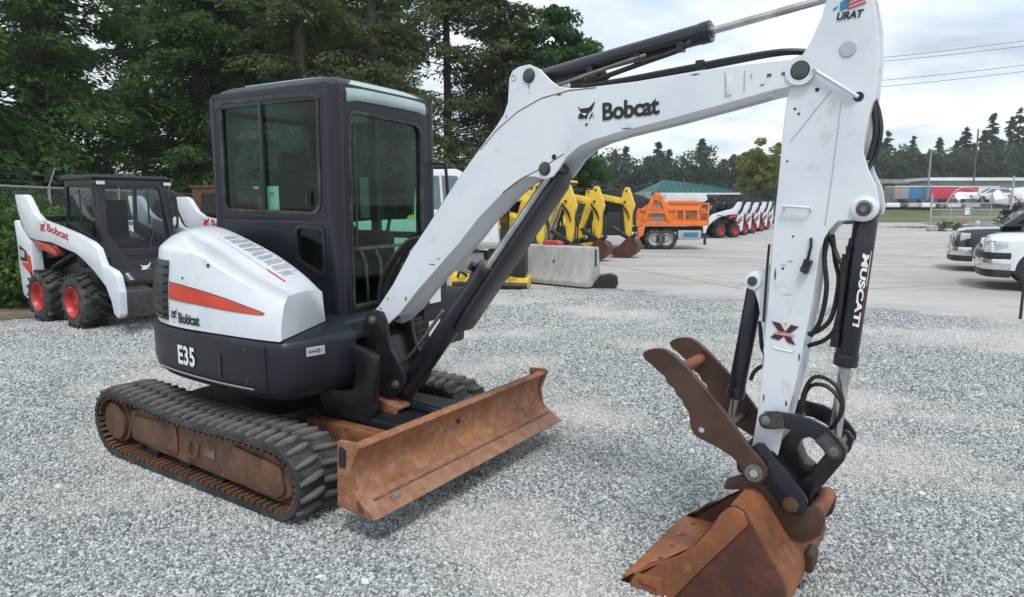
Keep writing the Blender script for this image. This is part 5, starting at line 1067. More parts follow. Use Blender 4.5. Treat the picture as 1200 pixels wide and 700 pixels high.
def skid_steer(name, M, label, group=None, detail=True):
    r = empty(name, label=label, cat="skid steer", group=group); r.matrix_basis = M
    for xx in (0.37, -0.67):
        wheel_parts(r, (xx, 0.0, 0.365), 0.365, 0.33, "rim_red")
        wheel_parts(r, (xx, 1.70, 0.365), 0.365, 0.33, "rim_red", side=1)
    g = G(); g.prism(rp([(-1.05, 0.28), (0.78, 0.24), (0.82, 0.62), (0.45, 0.95), (-0.95, 1.0)], 0.05, 3), 0.36, 1.34); obj("chassis", g, "cast_black", r, bevel=0.01)
    g = G(); g.prism(rp([(-1.0, 0.72), (-0.5, 0.90), (-0.1, 0.92), (0.0, 0.80), (0.55, 0.78), (0.62, 0.55), (-0.95, 0.50)], 0.05, 3), 0.30, 1.40); obj("side_deck", g, "charcoal", r, bevel=0.01)
    g = G(); g.prism(rp([(-0.95, 0.86), (-0.2, 0.96), (-0.1, 1.12), (-0.95, 1.25)], 0.04, 3), 0.20, 1.50); obj("engine_bay", g, "black_far", r, bevel=0.01)
    for y0, y1 in ((0.03, 0.16), (1.54, 1.67)):
        g = G(); g.prism(rp([(-1.30, 1.42), (-1.22, 1.44), (-1.06, 1.30), (-0.80, 1.12), (-0.78, 0.72), (-0.95, 0.40), (-1.08, 0.30), (-1.22, 0.36), (-1.27, 0.77), (-1.26, 1.12)], 0.03, 3), y0, y1); o = obj("rear_panel", g, "white_paint", r, bevel=0.01)
        yy = y0 - 0.004 if y0 < 0.5 else y1
        g = G(); g.prism(rp([(-1.20, 1.08), (-0.98, 1.0), (-0.96, 0.84), (-1.20, 0.86)], 0.02, 3), yy, yy + 0.004); obj("tail_lamp_recess", g, "cast_black", o)
        g = G(); g.prism(rp([(-0.98, 0.98), (-0.86, 0.92), (-0.82, 0.62), (-1.14, 0.80), (-1.14, 0.84), (-0.96, 0.82)], 0.01, 2), yy - 0.001, yy + 0.005); obj("red_panel", g, "red_stripe", o)
        g = G(); g.prism(rp([(-1.17, 1.02), (-1.04, 0.99), (-1.04, 0.90), (-1.17, 0.91)], 0.02, 3), yy - 0.006, yy + 0.008); obj("tail_lamp", g, "lamp_lens", o)
    g = G(); g.box((-1.18, 0.85, 0.85), (0.16, 1.4, 0.9)); obj("tailgate", g, "black_far", r, bevel=0.03)
    ARM = [(-1.16, 1.80), (-0.88, 1.80), (-0.80, 1.76), (-0.60, 1.54), (-0.42, 1.45), (-0.05, 1.39), (0.55, 1.28), (0.93, 1.19), (1.10, 1.11), (1.17, 0.98), (1.22, 0.90), (1.46, 0.84), (1.54, 0.78), (1.60, 0.58), (1.58, 0.30), (1.52, 0.25), (1.43, 0.30), (1.38, 0.46), (1.27, 0.64), (1.0, 0.82), (0.74, 0.95), (0.54, 1.03), (-0.14, 1.15), (-0.60, 1.17), (-0.80, 1.20), (-0.95, 1.30), (-1.10, 1.55)]
    for y0 in (0.02, 1.60):
        g = G(); g.prism(rp(ARM, 0.03, 3), y0, y0 + 0.09); a = obj("lift_arm", g, "white_paint", r, bevel=0.008)
        g = G(); g.prism(rp([(-1.24, 1.86), (-1.14, 1.86), (-1.02, 1.50), (-0.80, 1.24), (-0.86, 1.18), (-1.08, 1.36), (-1.18, 1.60)], 0.02, 2), y0 + 0.02, y0 + 0.16); obj("rear_link", g, "cast_black", r, bevel=0.008)
        g = G(); g.prism(rp([(-0.82, 1.17), (-0.30, 1.10), (-0.12, 1.0), (-0.16, 0.96), (-0.70, 1.05)], 0.02, 2), y0 + 0.05, y0 + 0.13); obj("cross_link", g, "red_stripe", r, bevel=0.008)
        g = G(); g.cyl((-0.7, y0 + 0.22, 0.75), (0.2, y0 + 0.22, 1.05), 0.04, n=14); g.cyl((0.2, y0 + 0.22, 1.05), (0.8, y0 + 0.22, 1.15), 0.022, n=12); obj("lift_cylinder", g, "cast_black", r)
        if y0 < 1:
            lettering("arm_lettering", "Bobcat", lambda p, q: (-0.22 + p, y0 - 0.004, 1.30 + q - 0.19 * p), 0.60, 0.115, "rim_red", a, bold=0.03, shear=0.1)
            g = G()
            for pol in HEAD[:3]: g.poly([(-0.34 + p * 0.09, y0 - 0.004, 1.33 + q * 0.09) for p, q in pol])
            obj("wildcat_emblem", g, "rim_red", a, smooth=False)
    g = G(); g.box((-1.10, 0.85, 1.45), (0.08, 1.5, 0.08)); obj("rear_crossbar", g, "cast_black", r, bevel=0.01)
    # cab
    X0, X1, Y0, Y1 = -0.42, 0.42, 0.36, 1.34
    c = empty("cab"); c.parent = r
    g = G()
    g.ringplate(q4((X0 - 0.05, 1.25), (0.55, 0.90), (0.40, 2.0), (X0, 2.0), 0.05), q4((X0 + 0.03, 1.42), (0.42, 1.17), (0.32, 1.90), (X0 + 0.07, 1.90), 0.06), Y0, Y0 + 0.04)
    g.ringplate(q4((X0 - 0.05, 1.25), (0.55, 0.90), (0.40, 2.0), (X0, 2.0), 0.05), q4((X0 + 0.03, 1.42), (0.42, 1.17), (0.32, 1.90), (X0 + 0.07, 1.90), 0.06), Y1 - 0.04, Y1); obj("side_frame", g, "charcoal", c, bevel=0.008)
    for yy in (Y0 + 0.02, Y1 - 0.02):
        g = G(); g.prism(q4((X0 + 0.03, 1.42), (0.42, 1.17), (0.32, 1.90), (X0 + 0.07, 1.90), 0.06), yy - 0.003, yy + 0.003); g.f = g.f[:1]; sw = obj("side_window", g, "dark_glass", c)
        g = G(); g.box((-0.02, yy, 1.62), (0.03, 0.014, 0.5)); obj("window_bar", g, "cast_black", sw)
    fr_o = rp([(Y0 + 0.0, 0.62), (Y1, 0.62), (Y1 + 0.02, 1.15), (Y1, 2.0), (Y0, 2.0), (Y0 - 0.02, 1.15)], 0.06, 5)
    fr_i = rp([(Y0 + 0.30, 0.90), (Y1 - 0.30, 0.90), (Y1 - 0.06, 1.22), (Y1 - 0.12, 1.90), (Y0 + 0.12, 1.90), (Y0 + 0.06, 1.28)], 0.07, 5)
    sh_ = lambda z: 0.62 - 0.14 * (z - 0.62)
    g = G(); g.ringplate(fr_o, fr_i, 0.0, 0.05, 'x'); g.v = [(x + sh_(z), y, z) for x, y, z in g.v]; obj("front_frame", g, "charcoal", c, bevel=0.01)
    g = G(); g.prism(fr_i, 0.02, 0.028, 'x'); g.f = g.f[:1]; g.v = [(x + sh_(z), y, z) for x, y, z in g.v]; fw_ = obj("windscreen", g, "clear_glass", c)
    g = G(); g.tube([(sh_(1.05) + 0.04, 0.95, 1.02), (sh_(1.3) + 0.05, 1.03, 1.22), (sh_(1.5) + 0.04, 1.10, 1.45)], 0.010, 6); obj("wiper_arm", g, "hose", fw_)
    g = G(); g.prism(rp([(X0 - 0.04, 2.0), (0.47, 1.995), (0.50, 2.03), (0.44, 2.065), (X0, 2.07)], 0.02, 3), Y0 - 0.03, Y1 + 0.03); obj("roof", g, "charcoal", c, bevel=0.012)
    for y in (Y0 + 0.06, Y1 - 0.0):
        g = G(); g.box((0.46, y, 1.955), (0.08, 0.15, 0.07)); hl = obj("headlight", g, "cast_black", c, bevel=0.015)
        g = G(); g.box((0.502, y, 1.955), (0.004, 0.11, 0.045)); obj("lamp_lens", g, "lamp_lens", hl)
    g = G(); g.tube([(0.50, Y1 + 0.02, 1.85), (0.58, Y1 + 0.06, 1.80), (0.62, Y1 + 0.05, 1.40), (0.60, Y1 + 0.02, 1.32)], 0.018, 8, smooth=3); obj("grab_rail", g, "cast_black", c)
    g = G(); g.box((-0.22, 0.85, 1.42), (0.14, 0.48, 0.62)); g.box((0.0, 0.85, 1.12), (0.4, 0.48, 0.12)); obj("seat", g, "seat_cloth", c, bevel=0.04)
    g = G(); g.box((0.50, 0.85, 0.90), (0.05, 0.6, 0.10)); g.box((0.30, 0.85, 1.0), (0.5, 0.75, 0.08)); obj("floor", g, "seat_cloth", c)
    g = G(); g.prism(rp([(X0 + 0.02, 1.3), (X0 + 0.02, 1.95), (X0 + 0.05, 1.95), (X0 + 0.05, 1.3)], 0.005, 1), Y0 + 0.1, Y1 - 0.1); obj("rear_window", g, "clear_glass", c)
    e_ = emblem("wildcat_emblem", lambda p, q: (sh_(0.76 + q) + 0.066, 0.86 + p, 0.76 + q), 0.075, "decal_white", c)
    # front: tilt plate, steps, hydraulics
    g = G(); g.prism([(0.30, 0.30), (0.74, 0.34), (0.70, 0.62), (0.30, 0.62)], 0.40, 1.30); obj("front_axle_box", g, "black_far", r)
    for y in (0.40, 1.05):
        g = G(); g.prism(rp([(1.05, 0.16), (1.30, 0.20), (1.34, 0.56), (1.12, 0.60)], 0.02, 3), y - 0.18, y + 0.18)
        obj("tilt_plate", g, "dark_steel", r, bevel=0.008)
    g = G(); g.box((1.05, 0.85, 0.50), (0.10, 1.2, 0.08)); g.box((0.80, 0.85, 0.62), (0.5, 0.9, 0.05)); obj("plate_crossbar", g, "cast_black", r)
    for y in (0.58, 1.12):
        g = G(); g.cyl((0.70, y, 0.70), (0.95, y, 0.52), 0.045, n=14); g.cyl((0.95, y, 0.52), (1.15, y, 0.40), 0.028, n=12); obj("tilt_cylinder", g, "chrome", r)
    g = G(); g.prism([(0.62, 0.62), (0.80, 0.62), (0.90, 0.98), (0.74, 1.06)], 0.14, 0.30); g.prism([(0.62, 0.62), (0.80, 0.62), (0.90, 0.98), (0.74, 1.06)], 1.40, 1.56); obj("front_guard", g, "charcoal", r, bevel=0.01)
    return r
skid = skid_steer("skid_steer_loader", frame(-6.19, 9.13, 0.59), "white skid steer loader with red wheel rims, nearest of the loaders, left of the excavator")
def dup(src, M, label, group):
    c = copy_tree(src); c.matrix_basis = M; c["label"] = label
    if group: c["group"] = group
    return c
dup(skid, frame(-5.15, 11.9, 0.50), "skid steer loader behind the nearest one, only its white lift arm showing", None)
ROW = [(9.9, 35.5, 2.6), (11.2, 38.0, 2.5), (12.6, 40.6, 2.6), (14.1, 43.4, 2.55), (15.5, 46.2, 2.5)]
LB = ["first white loader of the row behind the orange dump truck, nearest the truck", "second white loader of the row behind the orange dump truck", "middle white loader of the row behind the orange dump truck", "fourth white loader of the row behind the orange dump truck", "farthest white loader of the row, beside the upright panels"]
for (x, y, a), l in zip(ROW, LB): dup(skid, frame(x, y, a), l, "white loaders parked in a row on the lot")

# ---------------------------------------------------------------- yellow compact excavators
def far_track(r, x0, x1, y, w, h):
    g = G(); g.prism(rp([(x0, 0.0), (x1, 0.0), (x1, h), (x0, h)], h * 0.5, 5), y, y + w); t = obj("rubber_track", g, "tyre", r, bevel=0.01)
    g = G(); g.prism(rp([(x0 + .12, 0.08), (x1 - .12, 0.08), (x1 - .12, h - .08), (x0 + .12, h - .08)], h * 0.3, 3), y - 0.006, y + w + 0.006); obj("track_frame", g, "black_far", t)
def yellow_exc(name, M, label, group, s=1.0, reach=2.35, lift=1.9, buck=True, cabm="yellow_paint"):
    r = empty(name, label=label, cat="excavator", group=group); r.matrix_basis = M @ Matrix.Scale(s, 4)
    far_track(r, -1.0, 1.0, -0.85, 0.3, 0.5); far_track(r, -1.0, 1.0, 0.55, 0.3, 0.5)
    g = G(); g.prism([(0.95, 0.05), (1.05, 0.08), (1.0, 0.25), (1.06, 0.42), (0.98, 0.42), (0.92, 0.2)], -0.85, 0.85); obj("dozer_blade", g, "yellow_paint", r, bevel=0.01)
    g = G(); g.prism([(0.3, 0.2), (0.95, 0.2), (0.95, 0.3), (0.3, 0.32)], -0.3, 0.3); obj("blade_arm", g, "black_far", r)
    g = G(); g.cyl((0, 0, 0.4), (0, 0, 0.62), 0.4, n=24); obj("slew_ring", g, "black_far", r)
    g = G(); g.prism(rp([(-0.95, -0.65), (0.55, -0.8), (0.75, -0.5), (0.75, 0.75), (-0.6, 0.8), (-0.98, 0.3)], 0.2, 5), 0.60, 0.95, 'z'); obj("counterweight", g, "black_far", r, bevel=0.03)
    g = G(); g.prism(rp([(-0.95, 0.95), (0.45, 0.95), (0.35, 1.15), (-0.3, 1.42), (-0.9, 1.4)], 0.12, 4), -0.72, 0.0); obj("engine_hood", g, cabm, r, bevel=0.04)
    c = empty("cab"); c.parent = r
    for y in (0.0, 0.86):
        g = G(); g.ringplate(q4((-0.75, 0.95), (0.35, 0.95), (0.30, 2.38), (-0.72, 2.38), 0.05), q4((-0.66, 1.35), (0.25, 1.3), (0.22, 2.28), (-0.64, 2.28), 0.06), y, y + 0.04); obj("side_frame", g, cabm, c)
        g = G(); g.prism(q4((-0.66, 1.35), (0.25, 1.3), (0.22, 2.28), (-0.64, 2.28), 0.06), y + 0.015, y + 0.02); g.f = g.f[:1]; obj("side_window", g, "dark_glass", c)
    g = G(); g.ringplate(q4((0.0, 0.95), (0.9, 0.95), (0.9, 2.38), (0.0, 2.38), 0.05), q4((0.07, 1.15), (0.83, 1.15), (0.83, 2.28), (0.07, 2.28), 0.06), 0.29, 0.33, 'x'); obj("front_frame", g, "black_far", c)
    g = G(); g.prism(q4((0.07, 1.15), (0.83, 1.15), (0.83, 2.28), (0.07, 2.28), 0.06), 0.30, 0.305, 'x'); g.f = g.f[:1]; obj("windscreen", g, "dark_glass", c)
    g = G(); g.prism(rp([(-0.78, 2.38), (0.38, 2.38), (0.34, 2.46), (-0.75, 2.46)], 0.03, 3), -0.03, 0.93); obj("roof", g, cabm, c, bevel=0.03)
    g = G(); g.box((-0.5, 0.45, 1.55), (0.15, 0.5, 0.8)); g.box((-0.25, 0.45, 1.2), (0.5, 0.5, 0.15)); obj("seat", g, "seat_cloth", c)
    y = -0.1; f = (0.85, 0.85); e = (1.25, lift + 0.25); t = (reach, lift); b = (reach + 0.12, 0.62)
    g = G(); g.prism(rp([(0.70, 0.6), (0.95, 0.6), (0.98, 0.9), (0.85, 1.0), (0.70, 0.9)], 0.03), y - 0.14, y + 0.14); obj("swing_bracket", g, cabm, r)
    g = G(); g.prism(rp([(f[0] - 0.06, f[1]), (e[0] - 0.13, e[1] - 0.1), (e[0] - 0.02, e[1] + 0.08), (e[0] + 0.10, e[1] + 0.04), (t[0], t[1] + 0.09), (t[0] + 0.06, t[1]), (t[0], t[1] - 0.08), (e[0] + 0.2, e[1] - 0.2), (f[0] + 0.06, f[1] - 0.04)], 0.03, 3), y - 0.09, y + 0.09); obj("boom", g, "yellow_paint", r, bevel=0.01)
    g = G(); g.prism(rp([(t[0] - 0.06, t[1] + 0.34), (t[0] + 0.0, t[1] + 0.46), (t[0] + 0.10, t[1] + 0.44), (t[0] + 0.22, t[1] + 0.12), (t[0] + 0.30, t[1] - 0.12), (t[0] + 0.26, t[1] - 0.28), (b[0] + 0.07, b[1]), (b[0] - 0.07, b[1]), (t[0] - 0.04, t[1] - 0.3), (t[0] - 0.15, t[1])], 0.03, 3), y - 0.08, y + 0.08); ar = obj("dipper_arm", g, "yellow_paint", r, bevel=0.01)
    g = G(); g.cyl((t[0] + 0.03, y - 0.1, t[1] + 0.34), (t[0] + 0.03, y + 0.1, t[1] + 0.34), 0.035, n=12); g.cyl((t[0], y - 0.11, t[1]), (t[0], y + 0.11, t[1]), 0.04, n=12); obj("pivot_pin", g, "dark_steel", ar)
    g = G(); g.cyl((e[0], y, e[1] + 0.12), (e[0] + (t[0] - e[0]) * 0.6, y, e[1] + (t[1] + 0.38 - e[1]) * 0.6), 0.045, n=12); g.cyl((e[0], y, e[1] + 0.12), (t[0] + 0.03, y, t[1] + 0.36), 0.022, n=10); obj("arm_cylinder", g, "black_far", r)
    for yy in (y - 0.13, y + 0.13):
        g = G(); g.cyl((f[0] + 0.15, yy, f[1] - 0.15), (e[0] + 0.12, yy, e[1] - 0.35), 0.05, n=12); g.cyl((e[0] + 0.12, yy, e[1] - 0.35), (e[0] + 0.22, yy, e[1] - 0.1), 0.028, n=10); obj("boom_cylinder", g, "black_far", r)
    g = G(); g.cyl((t[0] + 0.18, y, t[1] + 0.02), (b[0] + 0.20, y, b[1] + 0.45), 0.04, n=12); g.cyl((b[0] + 0.20, y, b[1] + 0.45), (b[0] + 0.20, y, b[1] + 0.12), 0.022, n=10); obj("bucket_cylinder", g, "black_far", r)
    for k in range(3):
        g = G(); g.tube([(t[0] - 0.1, y - 0.1, t[1] - 0.05 - 0.03 * k), (t[0] + 0.1, y - 0.14, t[1] - 0.3 - 0.04 * k), (t[0] + 0.16, y - 0.1, t[1] - 0.55)], 0.014, 6, smooth=4); obj("hose", g, "hose", r)
    g = G(); g.prism(rp([(b[0] + 0.22, b[1] + 0.16), (b[0] + 0.26, b[1] + 0.08), (b[0] + 0.08, b[1] - 0.10), (b[0] - 0.03, b[1] - 0.12), (b[0] - 0.05, b[1]), (b[0] + 0.10, b[1] + 0.06)], 0.02), y - 0.1, y + 0.1); obj("bucket_link", g, "black_far", r)
    # bucket: curved shell and two side plates
    pr = [(b[0] + 0.03, b[1] + 0.0), (b[0] + 0.20, b[1] - 0.05), (b[0] + 0.27, b[1] - 0.22), (b[0] + 0.20, b[1] - 0.42), (b[0] + 0.02, b[1] - 0.56), (b[0] - 0.20, b[1] - 0.56), (b[0] - 0.42, b[1] - 0.44)]
    pr = [(b[0] + (a - b[0]) * 1.38, b[1] + (c_ - b[1]) * 1.08) for a, c_ in pr]
    pr = [tuple(p[:2]) for p in crom([(a, c_, 0) for a, c_ in pr], 3)]
    bu = empty("bucket"); bu.parent = r
    g = G(); inn = [(a * 0.93 + (b[0] - 0.05) * 0.07, c_ * 0.93 + (b[1] - 0.2) * 0.07) for a, c_ in pr]
    g.loft([[(a, yy, c_) for a, c_ in pr + inn[::-1]] for yy in (y - 0.27, y + 0.27)]); obj("shell", g, "bucket_dark", bu)
    for yy in (y - 0.29, y + 0.27):
        g = G(); g.prism(pr + [(b[0] - 0.20, b[1] - 0.22), (b[0] - 0.03, b[1] - 0.05)], yy, yy + 0.02); obj("side_plate", g, "bucket_dark", bu)
    g = G(); g.prism([(b[0] - 0.28, b[1] - 0.48), (b[0] - 0.50, b[1] - 0.40), (b[0] - 0.28, b[1] - 0.44)], y - 0.29, y + 0.29); obj("cutting_edge", g, "steel", bu)
    g = G(); g.prism(rp([(b[0] - 0.55, b[1] + 0.30), (b[0] - 0.50, b[1] + 0.36), (b[0] - 0.28, b[1] + 0.22), (b[0] + 0.02, b[1] + 0.06), (b[0] - 0.02, b[1] - 0.05), (b[0] - 0.28, b[1] + 0.08)], 0.02), y - 0.12, y + 0.12); obj("thumb", g, "black_far", r, bevel=0.01)
    g = G(); g.cyl((t[0] - 0.13, y, t[1] - 0.35), (b[0] - 0.22, y, b[1] + 0.20), 0.032, n=10); obj("thumb_cylinder", g, "black_far", r)
    g = G(); g.cyl((t[0] - 0.35, y - 0.12, t[1] + 0.0), (t[0] - 0.75, y - 0.12, t[1] + 0.05), 0.02, n=8); obj("boom_pipe", g, "steel", r)
    return r
def at_bucket(bx, by, yaw, reach=2.5): return frame(bx - math.cos(yaw) * reach - math.sin(yaw) * -0.1, by + math.sin(yaw) * reach - math.cos(yaw) * -0.1, yaw)
GY = "yellow compact excavators lined up on the lot"
yA = yellow_exc("yellow_excavator", at_bucket(3.72, 21.4, 0.45), "yellow compact excavator beside the orange dump truck, rusty bucket curled to the ground", GY, 1.0, 2.35, 1.75)
yB = dup(yA, at_bucket(2.60, 20.1, 0.42), "yellow compact excavator second from the orange dump truck, bucket curled by the concrete barrier", GY)
yC = dup(yA, at_bucket(1.62, 18.4, 0.36), "yellow compact excavator third from the orange dump truck, arm straight down behind the concrete barrier", GY)
yD = dup(yA, at_bucket(0.75, 16.9, 0.30), "nearest yellow compact excavator, half hidden behind the white boom", GY)
yE = dup(yA, at_bucket(2.72, 23.0, 0.40), "yellow compact excavator standing behind the others, between the second and third arms", GY)
yF = dup(yA, at_bucket(1.35, 21.5, 0.52), "yellow compact excavator at the back, its boom showing over the concrete barrier", GY)
for yy in (-0.32, 0.10):
    g = G(); g.cyl((1.75, yy, 0.55), (2.0, yy, 1.15), 0.05, n=12); g.cyl((2.0, yy, 1.15), (2.2, yy, 1.75), 0.03, n=10); obj("spare_cylinder", g, "chrome", yC)
# grey and white machine parts between boom and barrier
bx = empty("utility_attachment", (-0.25, 13.7, 0), -0.1, "yellow and black machine attachment with a grey lid, left of the concrete barrier", "attachment")
g = G(); g.prism(rp([(-0.95, 0.02), (0.62, 0.02), (0.62, 0.20), (0.1, 0.26), (-0.95, 0.30)], 0.03), -0.45, 0.45); obj("base_frame", g, "yellow_paint", bx, bevel=0.02)
g = G(); g.box((0.18, 0.0, 0.52), (0.75, 0.72, 0.55)); obj("black_housing", g, "black_far", bx, bevel=0.04)
g = G(); g.box((-0.55, 0.0, 0.50), (0.55, 0.7, 0.45)); obj("grey_housing", g, "grey_far", bx, bevel=0.04)
g = G(); g.box((-0.15, -0.02, 0.84), (1.3, 0.8, 0.09)); obj("lid", g, "wall_grey", bx, bevel=0.02)
g = G(); g.cyl((-0.9, -0.4, 0.1), (0.6, -0.45, 0.06), 0.07, n=12); obj("skid_roller", g, "black_far", bx)
g = G()
for k in range(5): g.tube([(-0.8 + 0.25 * k, -0.42, 0.22), (-0.72 + 0.25 * k, -0.55, 0.34), (-0.6 + 0.25 * k, -0.44, 0.26)], 0.025, 6, smooth=3)
obj("hydraulic_hoses", g, "hose", bx)

# ---------------------------------------------------------------- orange dump truck
ot = empty("dump_truck", (6.12, 26.0, 0), -0.06, "orange dump truck with an A-shaped body brace and pale tarpaulin roll", "dump truck")
ot.scale = (0.86, 0.86, 0.86)
for i, x in enumerate((-0.86, -0.34)):
    for y, s in ((-0.9, -1), (0.95, 1)): wheel_parts(ot, (x, y, 0.44), 0.44, 0.30, "galvanised", lugs=20, rim_r=0.58, side=s, deep=0.08)
for y, s in ((-0.9, -1), (0.95, 1)): wheel_parts(ot, (-4.3, y, 0.44), 0.44, 0.28, "galvanised", lugs=20, rim_r=0.58, side=s, deep=0.08)
g = G(); g.box((-1.8, 0.0, 0.85), (6.2, 0.8, 0.22)); obj("chassis_rail", g, "black_far", ot)
bd = empty("tipper_body"); bd.parent = ot
g = G(); g.prism([(-1.7, 1.02), (1.30, 1.02), (1.30, 1.22), (-1.7, 1.22)], -1.0, 1.0); obj("floor_frame", g, "orange_paint", bd, bevel=0.02)
g = G(); g.prism([(-1.7, 1.22), (1.25, 1.22), (1.25, 1.98), (0.6, 2.05), (-1.7, 2.05)], -0.93, 0.93); obj("tub", g, "orange_paint", bd, bevel=0.03)
for xr in (-1.6, 0.02, 0.36, 0.95):
    g = G(); g.box((xr, -0.955, 1.45), (0.10, 0.06, 0.5)); obj("side_rib", g, "orange_paint", bd, bevel=0.01)
for xr, w_ in ((0.19, 0.22), (0.66, 0.44)):
    g = G(); g.box((xr, -0.945, 1.50), (w_, 0.03, 0.30)); obj("side_recess", g, "bucket_rust", bd)
g = G(); g.box((-0.2, -0.96, 1.72), (2.9, 0.08, 0.08)); obj("top_rail", g, "orange_paint", bd)
for p, q in (((-1.35, 1.22), (-0.98, 2.30)), ((-0.30, 1.22), (-0.66, 2.30))):
    g = G(); g.prism([(p[0] - 0.09, p[1]), (p[0] + 0.09, p[1]), (q[0] + 0.08, q[1]), (q[0] - 0.08, q[1])], -1.04, -0.94); obj("a_frame_leg", g, "orange_paint", bd, bevel=0.01)
g = G(); g.prism(rp([(-1.02, 2.1), (-0.62, 2.1), (-0.70, 2.44), (-0.94, 2.44)], 0.06), -1.04, -0.94); obj("a_frame_top", g, "orange_paint", bd, bevel=0.01)
g = G(); g.prism([(-1.28, 1.55), (-0.36, 1.55), (-0.38, 1.66), (-1.24, 1.66)], -1.035, -0.945); obj("a_frame_crossbar", g, "orange_paint", bd, bevel=0.01)
g = G(); g.prism(rp([(-1.62, 0.95), (-1.40, 1.02), (-1.30, 1.02), (-1.36, 0.62), (-1.60, 0.45)], 0.04, 3), -0.99, -0.60); obj("fender", g, "orange_paint", bd, bevel=0.01)
for z0_ in (1.28, 1.66):
    g = G(); g.box((1.21, -0.986, z0_ + 0.15), (0.26, 0.02, 0.28)); obj("tail_panel", g, "bucket_rust", bd)
g = G(); g.prism([(-0.30, 2.10), (0.85, 2.10), (1.0, 1.98), (-0.30, 1.98)], -0.99, -0.90); obj("sloping_rail", g, "orange_paint", bd, bevel=0.01)
g = G(); g.prism([(-1.10, 1.25), (-0.55, 1.25), (-0.80, 2.05)], -0.945, -0.935); obj("mesh_panel", g, "grey_far", bd)
g = G(); g.prism(rp([(1.05, 1.05), (1.42, 1.05), (1.42, 2.0), (1.05, 2.0)], 0.03), -0.98, 0.98); g.box((1.43, 0.0, 1.5), (0.03, 1.5, 0.6)); obj("tailgate", g, "orange_paint", bd, bevel=0.02)
g = G(); g.prism(rp([(-0.55, 2.04), (1.20, 2.04), (1.36, 2.16), (1.25, 2.38), (1.0, 2.42), (-0.35, 2.42)], 0.08), -0.90, 0.90); tag(obj("tarpaulin", g, "wrap_white", bd, bevel=0.05), label="pale tarpaulin roll")
g = G(); g.prism([(-3.0, 1.6), (-1.72, 1.6), (-1.0, 2.10), (-1.4, 2.30), (-3.0, 2.72)], -0.95, 0.95); obj("cab_protector", g, "black_far", bd, bevel=0.03)
g = G(); g.prism(rp([(-4.7, 0.6), (-2.0, 0.6), (-2.0, 2.3), (-3.7, 2.3), (-4.0, 1.5), (-4.7, 1.35)], 0.1), -0.95, 0.95); obj("truck_cab", g, "black_far", ot, bevel=0.05)
g = G(); g.prism([(-3.85, 1.5), (-2.95, 1.5), (-2.95, 2.15), (-3.6, 2.15)], -0.97, -0.955); obj("cab_window", g, "dark_glass", ot)
g = G(); g.box((0.62, -0.72, 0.62), (0.98, 0.5, 0.42)); tb = obj("tool_box", g, "galvanised", ot, bevel=0.02)
g = G(); g.box((0.66, -0.975, 0.64), (0.62, 0.012, 0.20)); obj("box_recess", g, "blue_paint", tb)
g = G(); g.box((1.32, -0.75, 0.45), (0.05, 0.35, 0.5)); obj("mud_flap", g, "black_far", ot)

# ---------------------------------------------------------------- concrete barrier and things beside it
bar = empty("concrete_barrier", (0.955, 13.95, 0), -0.50 - 0.12, "grey weathered concrete barrier standing at the edge of the lot", "barrier")
bar.rotation_euler = (0, 0, -0.62)
L2 = 0.80
sec_b = [(-0.30, 0.03), (0.30, 0.03), (0.30, 0.12), (0.17, 0.32), (0.12, 0.79), (0.095, 0.82), (-0.095, 0.82), (-0.12, 0.79), (-0.17, 0.32), (-0.30, 0.12)]
bar.location = (0.97, 14.1, 0); bar.rotation_euler = (0, 0, math.atan2(13.45 - 14.65, 1.70 - 0.30))
g = G(); g.loft([[(x, a, b) for a, b in sec_b] for x in (-0.93, 0.93)]); obj("barrier_block", g, "concrete", bar, bevel=0.015)
g = G(); g.cyl((-0.0, -0.17, 0.50), (-0.0, -0.13, 0.50), 0.022, n=12); obj("lifting_hole", g, "decal_black", bar)
g = G(); g.box((0.935, 0.0, 0.6), (0.012, 0.05, 0.34)); obj("end_slot", g, "black_far", bar)
o = obj("red_plastic_lid", G().prism(rp([(-0.21, 0.0), (0.21, 0.0), (0.20, 0.07), (0.12, 0.09), (-0.17, 0.09), (-0.21, 0.06)], 0.02, 3), -0.09, 0.09), "red_plastic", bevel=0.01)
o.location = (0.86, 14.20, 0.823); o.rotation_euler = (0, 0, -0.70); tag(o, "faded red plastic lid lying on top of the concrete barrier", "lid")
g = G(); g.prism(rp([(-0.26, 0.0), (0.20, 0.0), (0.26, 0.08), (0.24, 0.24), (0.12, 0.28), (-0.10, 0.24), (-0.22, 0.10)], 0.03, 3), -0.16, 0.16)
g.prism(rp([(-0.34, 0.0), (-0.20, 0.0), (-0.20, 0.03), (-0.34, 0.03)], 0.01, 2), -0.10, 0.10)
o = obj("wheel_stop", g, "cast_black", bevel=0.015); o.location = (1.88, 13.55, 0.004); o.rotation_euler = (0, 0, -0.1); tag(o, "black rubber wheel stop lying at the right end of the concrete barrier", "wheel stop")
g = G(); g.box((0, 0, 0.05), (1.9, 0.5, 0.06)); o = obj("rusty_plate", g, "rust", bevel=0.008); o.location = (-1.35, 12.4, 0.01); o.rotation_euler = (0, 0, -0.1); tag(o, "rust-brown steel plate lying on the gravel behind the excavator", "steel plate")

